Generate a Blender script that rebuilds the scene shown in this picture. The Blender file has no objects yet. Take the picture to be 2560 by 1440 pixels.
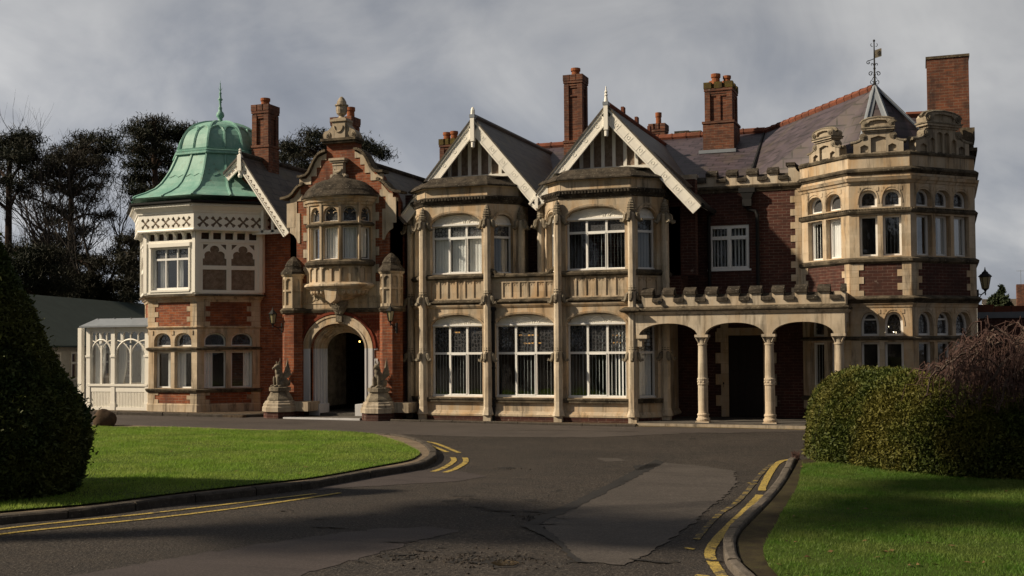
import bpy, bmesh, math, random
import numpy as np
from mathutils import Vector, Matrix
from mathutils.geometry import tessellate_polygon

random.seed(7); rng = np.random.default_rng(7)
scene = bpy.context.scene
COL = scene.collection

# ---------------------------------------------------------------- camera
PHI = math.radians(20.44)      # optical axis turned left of the facade normal (+Y)
FPX = 2900.0                   # focal length in pixels of the 2560-wide photograph
TILT = math.atan(0.032); ROLL = 0.007; CAMZ = 2.0; SHIFT = 52.0/2560.0
F0 = Vector((-math.sin(PHI), math.cos(PHI), 0)); R0 = Vector((math.cos(PHI), math.sin(PHI), 0)); Z0 = Vector((0, 0, 1))
c_f = F0*math.cos(TILT)+Z0*math.sin(TILT); c_u0 = -F0*math.sin(TILT)+Z0*math.cos(TILT)
c_r = R0*math.cos(ROLL)-c_u0*math.sin(ROLL); c_u = c_u0*math.cos(ROLL)+R0*math.sin(ROLL)
CAM = Vector((0, 0, CAMZ))
cd = bpy.data.cameras.new('camera'); cam = bpy.data.objects.new('camera', cd); COL.objects.link(cam)
M = Matrix.Identity(4)
for i, v in enumerate((c_r, c_u, -c_f)):
    for j in range(3): M[j][i] = v[j]
M.translation = CAM; cam.matrix_world = M
cd.sensor_width = 36; cd.lens = 36*FPX/2560; cd.shift_y = SHIFT; cd.clip_start = .1; cd.clip_end = 2000
scene.camera = cam

def ray(u, v):
    return (c_f + c_r*((u-1280)/FPX) + c_u*((720-v)/FPX+SHIFT*2560/FPX))
def pY(u, v, Y):                       # point of the photo's pixel on the upright plane y = Y
    d = ray(u, v); return CAM + d*((Y-CAM.y)/d.y)
GA, GX = -.005, -7.0
def gz(x): return GA*(x-GX)            # height of the gently sloping ground
def pG(u, v, dz=0):                    # point on the ground
    d = ray(u, v)                      # CAM.z + t d.z = GA*(CAM.x+t d.x-GX)+dz
    t = (GA*(CAM.x-GX)+dz-CAM.z)/(d.z-GA*d.x); return CAM+d*t
def pD(u, v, z):                       # point at depth z along the optical axis
    return CAM+ray(u, v)*z

# ---------------------------------------------------------------- light
SUN_AZ = math.radians(61)              # sun stands this far left of the facade's own front
SUN_EL = math.radians(34)
sun_dir = Vector((-math.sin(SUN_AZ)*math.cos(SUN_EL), -math.cos(SUN_AZ)*math.cos(SUN_EL), math.sin(SUN_EL)))
sd = bpy.data.lights.new('sun', 'SUN'); sd.energy = 4.6; sd.angle = math.radians(1.4); sd.color = (1, .84, .62)
so = bpy.data.objects.new('sun', sd); COL.objects.link(so); so.rotation_euler = sun_dir.to_track_quat('Z', 'Y').to_euler()

def nd(t, typ, ins=None, **props):
    n = t.nodes.new(typ)
    for k, v in props.items(): setattr(n, k, v)
    for k, v in (ins or {}).items():
        if isinstance(v, bpy.types.NodeSocket): t.links.new(v, n.inputs[k])
        else: n.inputs[k].default_value = v
    return n
def noise(t, vec, scale, detail=4, rough=.6, dist=0):
    return nd(t, 'ShaderNodeTexNoise', {'Vector': vec, 'Scale': scale, 'Detail': detail, 'Roughness': rough, 'Distortion': dist}).outputs['Fac']
def ramp(t, fac, stops, interp='LINEAR'):
    n = nd(t, 'ShaderNodeValToRGB', {'Fac': fac}); e = n.color_ramp.elements; n.color_ramp.interpolation = interp
    while len(e) < len(stops): e.new(.5)
    for el, (p, c) in zip(e, stops):
        el.position = p; el.color = (c, c, c, 1) if isinstance(c, (int, float)) else (*c, 1)
    return n.outputs['Color']
def mix(t, fac, a, b, blend='MIX'):
    n = nd(t, 'ShaderNodeMix', data_type='RGBA', blend_type=blend)
    for i, v in ((0, fac), (6, a), (7, b)):
        if isinstance(v, bpy.types.NodeSocket): t.links.new(v, n.inputs[i])
        elif i == 0: n.inputs[0].default_value = v
        else: n.inputs[i].default_value = (*v, 1)
    return n.outputs[2]
def mapped(t, vec, scale):
    return nd(t, 'ShaderNodeMapping', {'Vector': vec, 'Scale': scale}).outputs[0]

world = bpy.data.worlds.new('World'); scene.world = world; world.use_nodes = True
wt = world.node_tree; wt.nodes.clear()
sky = nd(wt, 'ShaderNodeTexSky', sky_type='NISHITA', sun_disc=False, sun_elevation=SUN_EL, sun_rotation=math.pi+SUN_AZ)
tc = nd(wt, 'ShaderNodeTexCoord').outputs['Generated']
sep = nd(wt, 'ShaderNodeSeparateXYZ', {0: tc})
# cloud deck: the view direction projected on a flat layer overhead
zz = nd(wt, 'ShaderNodeMath', {0: sep.outputs[2], 1: .55}, operation='ADD')
zm = nd(wt, 'ShaderNodeMath', {0: zz.outputs[0], 1: .12}, operation='MAXIMUM')
px = nd(wt, 'ShaderNodeMath', {0: sep.outputs[0], 1: zm.outputs[0]}, operation='DIVIDE')
py = nd(wt, 'ShaderNodeMath', {0: sep.outputs[1], 1: zm.outputs[0]}, operation='DIVIDE')
cv = nd(wt, 'ShaderNodeCombineXYZ', {0: px.outputs[0], 1: py.outputs[0], 2: 3.7}).outputs[0]
n1 = noise(wt, cv, 1.5, 6, .5, .25); n2 = noise(wt, mapped(wt, cv, (1, .8, 1)), 4.6, 6, .55, .5)
nm = mix(wt, .32, n1, n2)
cloud = ramp(wt, nm, [(.37, (.19, .208, .25)), (.46, (.29, .305, .34)), (.53, (.43, .435, .45)), (.61, (.60, .598, .595))])
dk = ramp(wt, sep.outputs[2], [(.10, 1.0), (.27, .76), (.5, .48)])       # sky dimmed towards the zenith to lower the ambient light
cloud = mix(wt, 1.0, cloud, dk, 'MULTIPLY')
sdot = nd(wt, 'ShaderNodeVectorMath', {0: tc, 1: (-math.sin(math.radians(62)), math.cos(math.radians(62)), 0)}, operation='DOT_PRODUCT')      # sky brightest front left, dimmed behind the camera to lower the fill
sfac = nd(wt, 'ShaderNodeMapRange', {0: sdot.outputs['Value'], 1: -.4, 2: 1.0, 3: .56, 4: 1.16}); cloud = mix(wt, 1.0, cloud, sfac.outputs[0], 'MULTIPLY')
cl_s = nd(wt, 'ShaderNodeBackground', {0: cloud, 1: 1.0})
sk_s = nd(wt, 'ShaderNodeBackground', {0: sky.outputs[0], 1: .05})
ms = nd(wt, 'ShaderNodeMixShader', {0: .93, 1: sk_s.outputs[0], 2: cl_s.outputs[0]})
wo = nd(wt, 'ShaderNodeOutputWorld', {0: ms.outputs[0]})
scene.view_settings.view_transform = 'Standard'; scene.view_settings.look = 'None'
scene.view_settings.exposure = .30; scene.view_settings.gamma = 1
scene.cycles.max_bounces = 6; scene.cycles.transparent_max_bounces = 10

# ---------------------------------------------------------------- materials
def newmat(name, rough=.85, spec=.3):
    m = bpy.data.materials.new(name); m.use_nodes = True; t = m.node_tree; t.nodes.clear()
    b = nd(t, 'ShaderNodeBsdfPrincipled', {'Roughness': rough, 'Specular IOR Level': spec})
    nd(t, 'ShaderNodeOutputMaterial', {0: b.outputs[0]})
    pos = nd(t, 'ShaderNodeNewGeometry').outputs['Position']; uv = nd(t, 'ShaderNodeUVMap').outputs[0]
    return m, t, b, pos, uv
def bump(t, b, h, strength=.4, dist=.02):
    n = nd(t, 'ShaderNodeBump', {'Height': h, 'Strength': strength, 'Distance': dist}); t.links.new(n.outputs[0], b.inputs['Normal'])
def setc(t, b, c): t.links.new(c, b.inputs['Base Color'])

def m_brick(name, c1, c2, c3, mortar, soot=.5):
    m, t, b, pos, uv = newmat(name, .85)
    br = nd(t, 'ShaderNodeTexBrick', {'Vector': uv, 'Color1': (*c1, 1), 'Color2': (*c2, 1), 'Mortar': (*mortar, 1), 'Scale': 1.0,
        'Mortar Size': .007, 'Mortar Smooth': .3, 'Bias': .1, 'Brick Width': .23, 'Row Height': .077})
    c = mix(t, ramp(t, noise(t, pos, 1.1, 5, .65), [(.42, 0), (.66, 1)]), br.outputs[0], mix(t, .6, br.outputs[0], (*c3,)))
    c = mix(t, ramp(t, noise(t, mapped(t, uv, (4.3, 13, 1)), 1, 1, .3), [(.5, 0), (.62, .55)]), c, c3)
    c = mix(t, ramp(t, noise(t, mapped(t, pos, (2.2, 2.2, .5)), 1, 5, .7), [(.5, 0), (.72, soot)]), c, (.03, .02, .018))
    c = mix(t, ramp(t, noise(t, pos, 7, 3, .6), [(.66, 0), (.75, .3)]), c, (.45, .38, .32))
    setc(t, b, c); bump(t, b, br.outputs[1], -.5, .012); return m
def m_stone(name, c, dark=.5, ochre=.4, joint=.25):
    m, t, b, pos, uv = newmat(name, .9, .2)
    br = nd(t, 'ShaderNodeTexBrick', {'Vector': uv, 'Color1': (1, 1, 1, 1), 'Color2': (.78, .77, .74, 1), 'Mortar': (1-joint*1.6,)*3+(1,), 'Scale': 1.0,
        'Mortar Size': .006, 'Mortar Smooth': .2, 'Brick Width': .62, 'Row Height': .31})
    k = mix(t, ramp(t, noise(t, pos, 1.7, 5, .65), [(.3, 0), (.7, 1)]), [x*.78 for x in c], [min(1, x*1.16) for x in c])
    k = mix(t, ramp(t, noise(t, mapped(t, pos, (2.6, 2.6, .55)), 1, 5, .65, .4), [(.44, 0), (.64, ochre)]), k, (c[0]*.92, c[1]*.66, c[2]*.38))
    k = mix(t, 1.0, k, br.outputs[0], 'MULTIPLY')
    k = mix(t, ramp(t, noise(t, mapped(t, pos, (5.5, 5.5, .6)), 1, 6, .7, .3), [(.51, 0), (.68, dark)]), k, (.075, .062, .048))
    k = mix(t, ramp(t, noise(t, pos, 16, 4, .7), [(.58, 0), (.74, .4)]), k, [x*.5 for x in c])
    setc(t, b, k); bump(t, b, noise(t, pos, 30, 4, .7), .25, .01); return m
def m_spotted(name, base, mid, spot, sc=9, rough=.95, bs=.5):
    m, t, b, pos, uv = newmat(name, rough, .15)
    k = mix(t, ramp(t, noise(t, pos, sc*.45, 5, .7), [(.38, 0), (.62, 1)]), base, mid)
    k = mix(t, ramp(t, noise(t, pos, sc*2.6, 4, .7), [(.60, 0), (.68, 1)]), k, spot)
    setc(t, b, k); bump(t, b, noise(t, pos, sc*3, 5, .75), bs, .02); return m
def m_paint(name, c, dirt=.3, rough=.45):
    m, t, b, pos, uv = newmat(name, rough, .4)
    k = mix(t, ramp(t, noise(t, mapped(t, pos, (4, 4, 1.2)), 1, 5, .7), [(.45, 0), (.75, dirt)]), c, [x*.45 for x in c])
    k = mix(t, ramp(t, noise(t, pos, 12, 4, .7), [(.62, 0), (.75, dirt)]), k, (c[0]*.55, c[1]*.5, c[2]*.42))
    setc(t, b, k); return m
def m_slate(name, c1, c2, moss, mossk=.5, w=.34, h=.2):
    m, t, b, pos, uv = newmat(name, .55, .4)
    br = nd(t, 'ShaderNodeTexBrick', {'Vector': uv, 'Color1': (*c1, 1), 'Color2': (*c2, 1), 'Mortar': (.012, .011, .012, 1), 'Scale': 1.0,
        'Mortar Size': .022, 'Mortar Smooth': .3, 'Bias': 0., 'Brick Width': w, 'Row Height': h})
    k = mix(t, ramp(t, noise(t, mapped(t, uv, (2.1, 4, 1)), 1, 2, .5), [(.4, 0), (.66, .8)]), br.outputs[0], [x*2.3 for x in c2])
    k = mix(t, ramp(t, noise(t, pos, .9, 5, .7), [(.5, 0), (.68, mossk)]), k, moss)
    setc(t, b, k); 
    sx = nd(t, 'ShaderNodeSeparateXYZ', {0: uv}); fr = nd(t, 'ShaderNodeMath', {0: sx.outputs[1], 1: 1/h}, operation='MULTIPLY')
    fr = nd(t, 'ShaderNodeMath', {0: fr.outputs[0]}, operation='FRACT')
    bump(t, b, fr.outputs[0], -.6, .03); return m
def m_plain(name, c, rough=.6, var=.25, sc=6, spec=.3, metal=0):
    m, t, b, pos, uv = newmat(name, rough, spec)
    k = mix(t, noise(t, pos, sc, 4, .6), [x*(1-var) for x in c], [min(1, x*(1+var)) for x in c])
    setc(t, b, k); b.inputs['Metallic'].default_value = metal; return m
def m_emit(name, c, s):
    m, t, b, pos, uv = newmat(name)
    b.inputs['Base Color'].default_value = (*c, 1); b.inputs['Emission Color'].default_value = (*c, 1); b.inputs['Emission Strength'].default_value = s; return m
def m_glass(name, tint=(.94, .95, .96), lead=0, gl=1.0):
    m = bpy.data.materials.new(name); m.use_nodes = True; t = m.node_tree; t.nodes.clear()
    tr = nd(t, 'ShaderNodeBsdfTransparent', {0: (*tint, 1)})
    gs = nd(t, 'ShaderNodeBsdfGlossy', {0: (.9, .92, .95, 1), 1: .03})
    pos = nd(t, 'ShaderNodeNewGeometry').outputs['Position']; uv = nd(t, 'ShaderNodeUVMap').outputs[0]
    ge = nd(t, 'ShaderNodeNewGeometry'); dt = nd(t, 'ShaderNodeVectorMath', {0: ge.outputs['Incoming'], 1: ge.outputs['Normal']}, operation='DOT_PRODUCT')
    ab = nd(t, 'ShaderNodeMath', {0: dt.outputs['Value']}, operation='ABSOLUTE'); om = nd(t, 'ShaderNodeMath', {0: 1.0, 1: ab.outputs[0]}, operation='SUBTRACT'); p5 = nd(t, 'ShaderNodeMath', {0: om.outputs[0], 1: 4.0}, operation='POWER')
    k = nd(t, 'ShaderNodeMath', {0: p5.outputs[0], 1: .8, 2: .09*gl}, operation='MULTIPLY_ADD', use_clamp=True)
    bp = nd(t, 'ShaderNodeBump', {'Height': noise(t, pos, 5, 2, .5), 'Strength': .06, 'Distance': .02}); t.links.new(bp.outputs[0], gs.inputs['Normal'])
    ms = nd(t, 'ShaderNodeMixShader', {0: k.outputs[0], 1: tr.outputs[0], 2: gs.outputs[0]}).outputs[0]
    if lead:
        vo = nd(t, 'ShaderNodeTexVoronoi', {'Vector': uv, 'Scale': 11.0, 'Randomness': .55}, feature='DISTANCE_TO_EDGE')
        ed = ramp(t, vo.outputs['Distance'], [(.06, 1), (.11, 0)])
        ld = nd(t, 'ShaderNodeBsdfPrincipled', {'Base Color': (.045, .045, .05, 1), 'Roughness': .5})
        gl2 = nd(t, 'ShaderNodeBsdfDiffuse', {0: (.22, .23, .25, 1)})
        m2 = nd(t, 'ShaderNodeMixShader', {0: .35*lead, 1: ms, 2: gl2.outputs[0]}).outputs[0]
        ms = nd(t, 'ShaderNodeMixShader', {0: ed, 1: m2, 2: ld.outputs[0]}).outputs[0]
    nd(t, 'ShaderNodeOutputMaterial', {0: ms}); return m

MT = {}
MT['brick'] = m_brick('orange_red_brick', (.34, .10, .036), (.22, .06, .025), (.11, .036, .021), (.26, .18, .125), .7)
MT['brick2'] = m_brick('plum_red_brick', (.092, .030, .020), (.064, .022, .016), (.04, .016, .013), (.15, .105, .085), .7)
MT['brick3'] = m_brick('chimney_brick', (.22, .076, .036), (.135, .048, .027), (.05, .026, .02), (.20, .14, .10), .85)
MT['stone'] = m_stone('honey_limestone', (.57, .475, .36), .8, .58, .12)
MT['stone_w'] = m_stone('pale_limestone', (.58, .505, .405), .7, .28, .09)
MT['stone_g'] = m_stone('grey_weathered_limestone', (.44, .38, .30), .85, .22, .08)
MT['lichen'] = m_spotted('lichen_crusted_stone', (.026, .022, .018), (.075, .062, .048), (.26, .24, .20))
MT['ledge'] = m_spotted('weathered_ledge_stone', (.035, .029, .022), (.135, .11, .078), (.24, .21, .16), 6)
MT['carved'] = m_spotted('carved_grey_stone', (.12, .10, .075), (.27, .235, .18), (.36, .32, .25), 7)
MT['jamb'] = m_paint('whitewashed_stone', (.55, .55, .57), .3, .8)
MT['white'] = m_paint('white_timber_paint', (.84, .815, .75), .18)
MT['white2'] = m_paint('white_window_paint', (.80, .80, .79), .12)
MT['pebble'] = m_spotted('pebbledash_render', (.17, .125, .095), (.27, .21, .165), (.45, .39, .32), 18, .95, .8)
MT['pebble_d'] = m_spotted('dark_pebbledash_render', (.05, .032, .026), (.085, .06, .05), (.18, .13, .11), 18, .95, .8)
MT['slate'] = m_slate('purple_grey_slate', (.074, .055, .066), (.034, .026, .033), (.095, .078, .045), .4, .46, .26)
MT['slate_o'] = m_slate('old_brown_slate', (.095, .080, .066), (.030, .026, .023), (.10, .082, .038), .7, .42, .25)
MT['terra'] = m_spotted('terracotta_ridge_tile', (.12, .05, .034), (.19, .068, .042), (.085, .06, .045), 4)
MT['pot'] = m_spotted('terracotta_pot', (.30, .11, .05), (.24, .085, .04), (.10, .05, .035), 6)
MT['moss'] = m_spotted('mossy_brick_cap', (.11, .085, .025), (.07, .05, .028), (.19, .145, .03), 6)
MT['lead'] = m_paint('lead_sheet', (.20, .225, .26), .4, .55)
MT['black'] = m_plain('black_iron_paint', (.009, .009, .010), .7)
MT['glass'] = m_glass('window_glass')
MT['glassr'] = m_glass('reflecting_glass', (.85, .87, .88), 0, 3.0)
MT['leaded'] = m_glass('leaded_glass', (.8, .82, .84), .8)
MT['leaded_d'] = m_glass('dark_leaded_glass', (.8, .82, .84), .22)
MT['blind'] = m_plain('pale_blind_fabric', (.84, .87, .86), .8, .12, 3)
MT['blind_d'] = m_plain('grey_blind_fabric', (.30, .34, .35), .8, .25, 3)
MT['blind_m'] = m_plain('mid_grey_blind_fabric', (.42, .45, .46), .8, .2, 3)
MT['curtain'] = m_plain('pale_curtain', (.90, .91, .90), .9, .1, 4)
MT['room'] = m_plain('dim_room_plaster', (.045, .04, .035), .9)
MT['oak'] = m_plain('dark_oak', (.016, .011, .008), .8, .4, 9)
MT['lampglass'] = m_plain('amber_lamp_glass', (.30, .26, .15), .15, .2, 8, .6)
MT['bulb'] = m_emit('lit_bulb', (1, .55, .12), 5)
MT['bulb_w'] = m_emit('lit_white_bulb', (1, .82, .55), 9)
MT['warm'] = m_emit('warm_ceiling_light', (1, .50, .13), .7)
MT['slab'] = m_spotted('dark_paving_slab', (.075, .068, .062), (.11, .10, .09), (.15, .14, .12), 4)
MT['tile_panel'] = m_spotted('red_moulded_tile', (.15, .035, .02), (.20, .05, .028), (.09, .022, .015), 14)

m, t, b, pos, uv = newmat('verdigris_copper', .6, .35)
k = mix(t, ramp(t, noise(t, pos, 1.6, 6, .7), [(.3, 0), (.7, 1)]), (.115, .295, .245), (.27, .46, .395))
k = mix(t, ramp(t, noise(t, mapped(t, pos, (7, 7, .8)), 1, 5, .7), [(.5, 0), (.75, .5)]), k, (.17, .30, .24))
k = mix(t, ramp(t, noise(t, pos, 5, 5, .7), [(.60, 0), (.70, .75)]), k, (.16, .15, .10))
k = mix(t, ramp(t, noise(t, mapped(t, pos, (9, 9, 1)), 1.3, 4, .6), [(.6, 0), (.7, .35)]), k, (.42, .60, .50))
setc(t, b, k); bump(t, b, noise(t, pos, 3, 4, .5), .15, .03); MT['copper'] = m

# ---------------------------------------------------------------- mesh building
def vec2(p): return Vector((p[0], p[1]))
class Frame:
    """A stretch of wall seen from outside: s runs left to right, z up, d outwards."""
    def __init__(s, a, b):
        s.a = vec2(a); s.b = vec2(b); s.L = (s.b-s.a).length; s.t = (s.b-s.a)/s.L; s.n = Vector((s.t.y, -s.t.x))
    def p(s, u, z, d=0):
        q = s.a+s.t*u+s.n*d; return (q.x, q.y, z)
class MB:
    def __init__(s): s.v = []; s.f = []
    def add(s, vs, fs):
        o = len(s.v); s.v += [tuple(x) for x in vs]; s.f += [tuple(i+o for i in f) for f in fs]
    def quad(s, *p): s.add(p, [tuple(range(len(p)))])
    def hexa(s, p):       # 8 points: bottom ring 0-3, top ring 4-7
        s.add(p, [(3, 2, 1, 0), (4, 5, 6, 7), (0, 1, 5, 4), (1, 2, 6, 5), (2, 3, 7, 6), (3, 0, 4, 7)])
    def box(s, x0, x1, y0, y1, z0, z1):
        s.hexa([(x0, y0, z0), (x1, y0, z0), (x1, y1, z0), (x0, y1, z0), (x0, y0, z1), (x1, y0, z1), (x1, y1, z1), (x0, y1, z1)])
    def fbox(s, fr, s0, s1, z0, z1, d0, d1):      # d1 outermost
        s.hexa([fr.p(s0, z0, d1), fr.p(s1, z0, d1), fr.p(s1, z0, d0), fr.p(s0, z0, d0), fr.p(s0, z1, d1), fr.p(s1, z1, d1), fr.p(s1, z1, d0), fr.p(s0, z1, d0)])
    def rbox(s, c, w, d, z0, z1, ang=0, w2=None, d2=None):    # rotated (tapered) box round (x,y)
        w2 = w if w2 is None else w2; d2 = d if d2 is None else d2; ca, sa = math.cos(ang), math.sin(ang); P = []
        for (ww, dd, z) in ((w, d, z0), (w2, d2, z1)):
            for sx, sy in ((-1, -1), (1, -1), (1, 1), (-1, 1)):
                x, y = sx*ww/2, sy*dd/2; P.append((c[0]+x*ca-y*sa, c[1]+x*sa+y*ca, z))
        s.hexa(P)
    def face_holes(s, fr, outer, holes, d):
        polys = [[Vector((p[0], p[1], 0)) for p in outer]]+[[Vector((p[0], p[1], 0)) for p in h] for h in holes]
        tri = tessellate_polygon(polys); flat = [p for pl in polys for p in pl]
        s.add([fr.p(p.x, p.y, d) for p in flat], [tuple(x) for x in tri])
    def rim(s, fr, outline, d0, d1):
        n = len(outline); vs = [fr.p(p[0], p[1], d1) for p in outline]+[fr.p(p[0], p[1], d0) for p in outline]
        s.add(vs, [(i, (i+1) % n, n+(i+1) % n, n+i) for i in range(n)])
    def slab(s, fr, outer, holes=(), d0=-.2, d1=0, back=False):
        s.face_holes(fr, outer, holes, d1)
        if back: s.face_holes(fr, outer, holes, d0)
        s.rim(fr, outer, d0, d1)
        for h in holes: s.rim(fr, h, d0, d1)
    def mold(s, path, prof, closed=False, caps=True):
        """Sweep a profile [(out, z)] along a plan polyline; out is to the right of travel (mitred)."""
        pts = [vec2(p) for p in path]; n = len(pts); offs = []
        for i in range(n):
            a = pts[i-1] if (i > 0 or closed) else None; c = pts[(i+1) % n] if (i < n-1 or closed) else None
            t1 = (pts[i]-a).normalized() if a is not None else None; t2 = (c-pts[i]).normalized() if c is not None else None
            if t1 is None: t1 = t2
            if t2 is None: t2 = t1
            n1 = Vector((t1.y, -t1.x)); n2 = Vector((t2.y, -t2.x)); k = 1+n1.dot(n2)
            offs.append((n1+n2)/max(k, .25))
        m = len(prof); vs = []
        for i in range(n):
            for (o, z) in prof: q = pts[i]+offs[i]*o; vs.append((q.x, q.y, z))
        fs = []
        for i in range(n if closed else n-1):
            j = (i+1) % n
            for k in range(m-1): fs.append((i*m+k, j*m+k, j*m+k+1, i*m+k+1))
        if caps and not closed: fs += [tuple(range(m)), tuple((n-1)*m+k for k in range(m))]
        s.add(vs, fs)
    def tube(s, pts, r, n=6, cap=True):
        pts = [Vector(p) for p in pts]; rs = r if isinstance(r, (list, tuple)) else [r]*len(pts); vs = []; fs = []; prev = None
        for i, p in enumerate(pts):
            d = (pts[min(i+1, len(pts)-1)]-pts[max(i-1, 0)]).normalized()
            if prev is None: a = d.orthogonal().normalized()
            else:
                a = prev-d*prev.dot(d); a = a.normalized() if a.length > 1e-6 else d.orthogonal().normalized()
            prev = a; bb = d.cross(a)
            for k in range(n):
                th = 2*math.pi*k/n; vs.append(p+(a*math.cos(th)+bb*math.sin(th))*rs[i])
        for i in range(len(pts)-1):
            for k in range(n): fs.append((i*n+k, i*n+(k+1) % n, (i+1)*n+(k+1) % n, (i+1)*n+k))
        if cap: fs += [tuple(range(n)), tuple((len(pts)-1)*n+k for k in range(n))]
        s.add(vs, fs)
    def lathe(s, c, prof, n=16, rot=0, sy=1.0):
        vs = []; fs = []; m = len(prof)
        for k in range(n):
            th = 2*math.pi*k/n+rot
            for (r, z) in prof: vs.append((c[0]+r*math.cos(th), c[1]+r*math.sin(th)*sy, z))
        for k in range(n):
            j = (k+1) % n
            for i in range(m-1): fs.append((k*m+i, j*m+i, j*m+i+1, k*m+i+1))
        fs += [tuple(k*m for k in range(n)), tuple(k*m+m-1 for k in range(n))]
        s.add(vs, fs)
    def ell(s, c, r, n=10, m=7, rot=None):
        vs = []; fs = []
        for i in range(m+1):
            ph = math.pi*i/m-math.pi/2
            for k in range(n):
                th = 2*math.pi*k/n; v = Vector((r[0]*math.cos(ph)*math.cos(th), r[1]*math.cos(ph)*math.sin(th), r[2]*math.sin(ph)))
                if rot is not None: v = rot @ v
                vs.append(Vector(c)+v)
        for i in range(m):
            for k in range(n): fs.append((i*n+k, i*n+(k+1) % n, (i+1)*n+(k+1) % n, (i+1)*n+k))
        s.add(vs, fs)
    def build(s, name, mat, parent=None, smooth=False, label=None, rel=True, loc=None, uvn=None):
        me = bpy.data.meshes.new(name); o = bpy.data.objects.new(name, me); COL.objects.link(o)
        off = Vector((0, 0, 0))
        if parent is not None:
            o.parent = parent
            if rel: off = Vector(ROOTLOC.get(parent.name, (0, 0, 0)))
            ROOTLOC[o.name] = tuple(off)
        V = np.array(s.v, dtype=np.float64).reshape(-1, 3); me.from_pydata((V-np.array(off)).tolist(), [], s.f)
        add_uv(me, V, uvn)
        if smooth: me.polygons.foreach_set('use_smooth', [True]*len(me.polygons))
        me.materials.append(MT[mat] if isinstance(mat, str) else mat)
        if label: o['label'] = label
        if loc is not None: o.location = loc
        return o
ROOTLOC = {}
def add_uv(me, V, uvn=None):
    nl = len(me.loops)
    if nl == 0: return
    li = np.zeros(nl, dtype=np.int64); me.loops.foreach_get('vertex_index', li)
    np_ = len(me.polygons); ls = np.zeros(np_, dtype=np.int64); lt = np.zeros(np_, dtype=np.int64)
    me.polygons.foreach_get('loop_start', ls); me.polygons.foreach_get('loop_total', lt)
    N = np.zeros(np_*3); me.polygons.foreach_get('normal', N); N = N.reshape(-1, 3)
    pl = np.repeat(np.arange(np_), lt); n = N[pl]
    if uvn is not None: n = np.tile(np.array(uvn, dtype=float), (nl, 1))
    flip = np.where((n[:, 1] > .02) | ((abs(n[:, 1]) <= .02) & (n[:, 0] < 0) & (abs(n[:, 2]) < .9)), -1.0, 1.0); n = n*flip[:, None]
    t = np.stack([-n[:, 1], n[:, 0], np.zeros(nl)], 1); L = np.linalg.norm(t, axis=1); flat = L < .12
    t[flat] = (1, 0, 0); t /= np.linalg.norm(t, axis=1)[:, None]; bt = np.cross(n, t); bt[flat] = (0, 1, 0)
    P = V[li]; uv = np.stack([(P*t).sum(1), (P*bt).sum(1)], 1)
    lay = me.uv_layers.new(name='UVMap'); lay.data.foreach_set('uv', uv.astype(np.float32).ravel())
def thing(name, label, cat, loc, group=None):
    o = bpy.data.objects.new(name, None); COL.objects.link(o); o.location = loc; o['label'] = label; o['category'] = cat
    o.empty_display_size = .2
    if group: o['group'] = group
    ROOTLOC[o.name] = tuple(loc); return o
def tag(o, label, cat, group=None):
    o['label'] = label; o['category'] = cat
    if group: o['group'] = group
    return o
def struct(o): o['kind'] = 'structure'; return o
def place_copy(src, parent, loc, rot=None, sc=None):
    c = src.copy(); COL.objects.link(c); c.parent = parent; c.location = Vector(loc)-Vector(ROOTLOC[parent.name])
    ROOTLOC[c.name] = ROOTLOC[parent.name]
    if rot is not None: c.rotation_euler = rot
    if sc is not None: c.scale = sc
    for ch in src.children:
        d = ch.copy(); COL.objects.link(d); d.parent = c
    return c

def arch(s0, s1, z0, zs, zt, n=14, p=2.0, q=2.0):
    """Outline of an arch-headed opening; p, q shape the curve (2,2 an ellipse)."""
    c = (s0+s1)/2; h = (s1-s0)/2; o = [(s0, z0), (s1, z0)]
    for i in range(n+1):
        th = math.pi*i/n; x = math.cos(th); x = math.copysign(abs(x)**(2/p), x); y = abs(math.sin(th))**(2/q); o.append((c+h*x, zs+(zt-zs)*y))
    return o
def rect(s0, s1, z0, z1): return [(s0, z0), (s1, z0), (s1, z1), (s0, z1)]
def octo(c, R, a0, n=8): return [(c[0]+R*math.cos(a0+2*math.pi*k/n), c[1]+R*math.sin(a0+2*math.pi*k/n)) for k in range(n)]
# ---------------------------------------------------------------- the mansion: shared builders
MAN = thing('mansion', 'Victorian brick and limestone mansion with copper dome, white gables, bay windows and an arched portico', 'mansion', (-11, 31, 0))
ROOM = MB()
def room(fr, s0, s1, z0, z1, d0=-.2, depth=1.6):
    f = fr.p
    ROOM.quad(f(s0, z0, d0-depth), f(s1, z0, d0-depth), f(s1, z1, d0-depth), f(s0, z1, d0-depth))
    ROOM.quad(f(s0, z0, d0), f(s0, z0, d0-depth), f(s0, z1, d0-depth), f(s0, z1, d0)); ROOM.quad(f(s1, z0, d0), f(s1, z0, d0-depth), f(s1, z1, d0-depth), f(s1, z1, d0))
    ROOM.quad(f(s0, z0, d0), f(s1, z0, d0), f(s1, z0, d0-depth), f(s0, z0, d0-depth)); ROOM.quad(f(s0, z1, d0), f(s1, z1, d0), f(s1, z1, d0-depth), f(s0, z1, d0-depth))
def slats(fr, s0, s1, z0, z1, d, parent, mat='blind', pitch=.095, ang=35, w=.085, jit=0):
    b = MB(); n = max(2, int((s1-s0)/pitch)); a = math.radians(ang)
    for i in range(n):
        c = s0+(i+.5)*(s1-s0)/n; an = a+random.uniform(-jit, jit); x = math.cos(an)*w/2; y = math.sin(an)*w/2; zz = z0+random.uniform(0, .015)
        b.quad(fr.p(c-x, zz, d-y), fr.p(c, zz, d+.006), fr.p(c, z1, d+.006), fr.p(c-x, z1, d-y)); b.quad(fr.p(c, zz, d+.006), fr.p(c+x, zz, d+y), fr.p(c+x, z1, d+y), fr.p(c, z1, d+.006))
    return b.build('blind', mat, parent)
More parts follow.
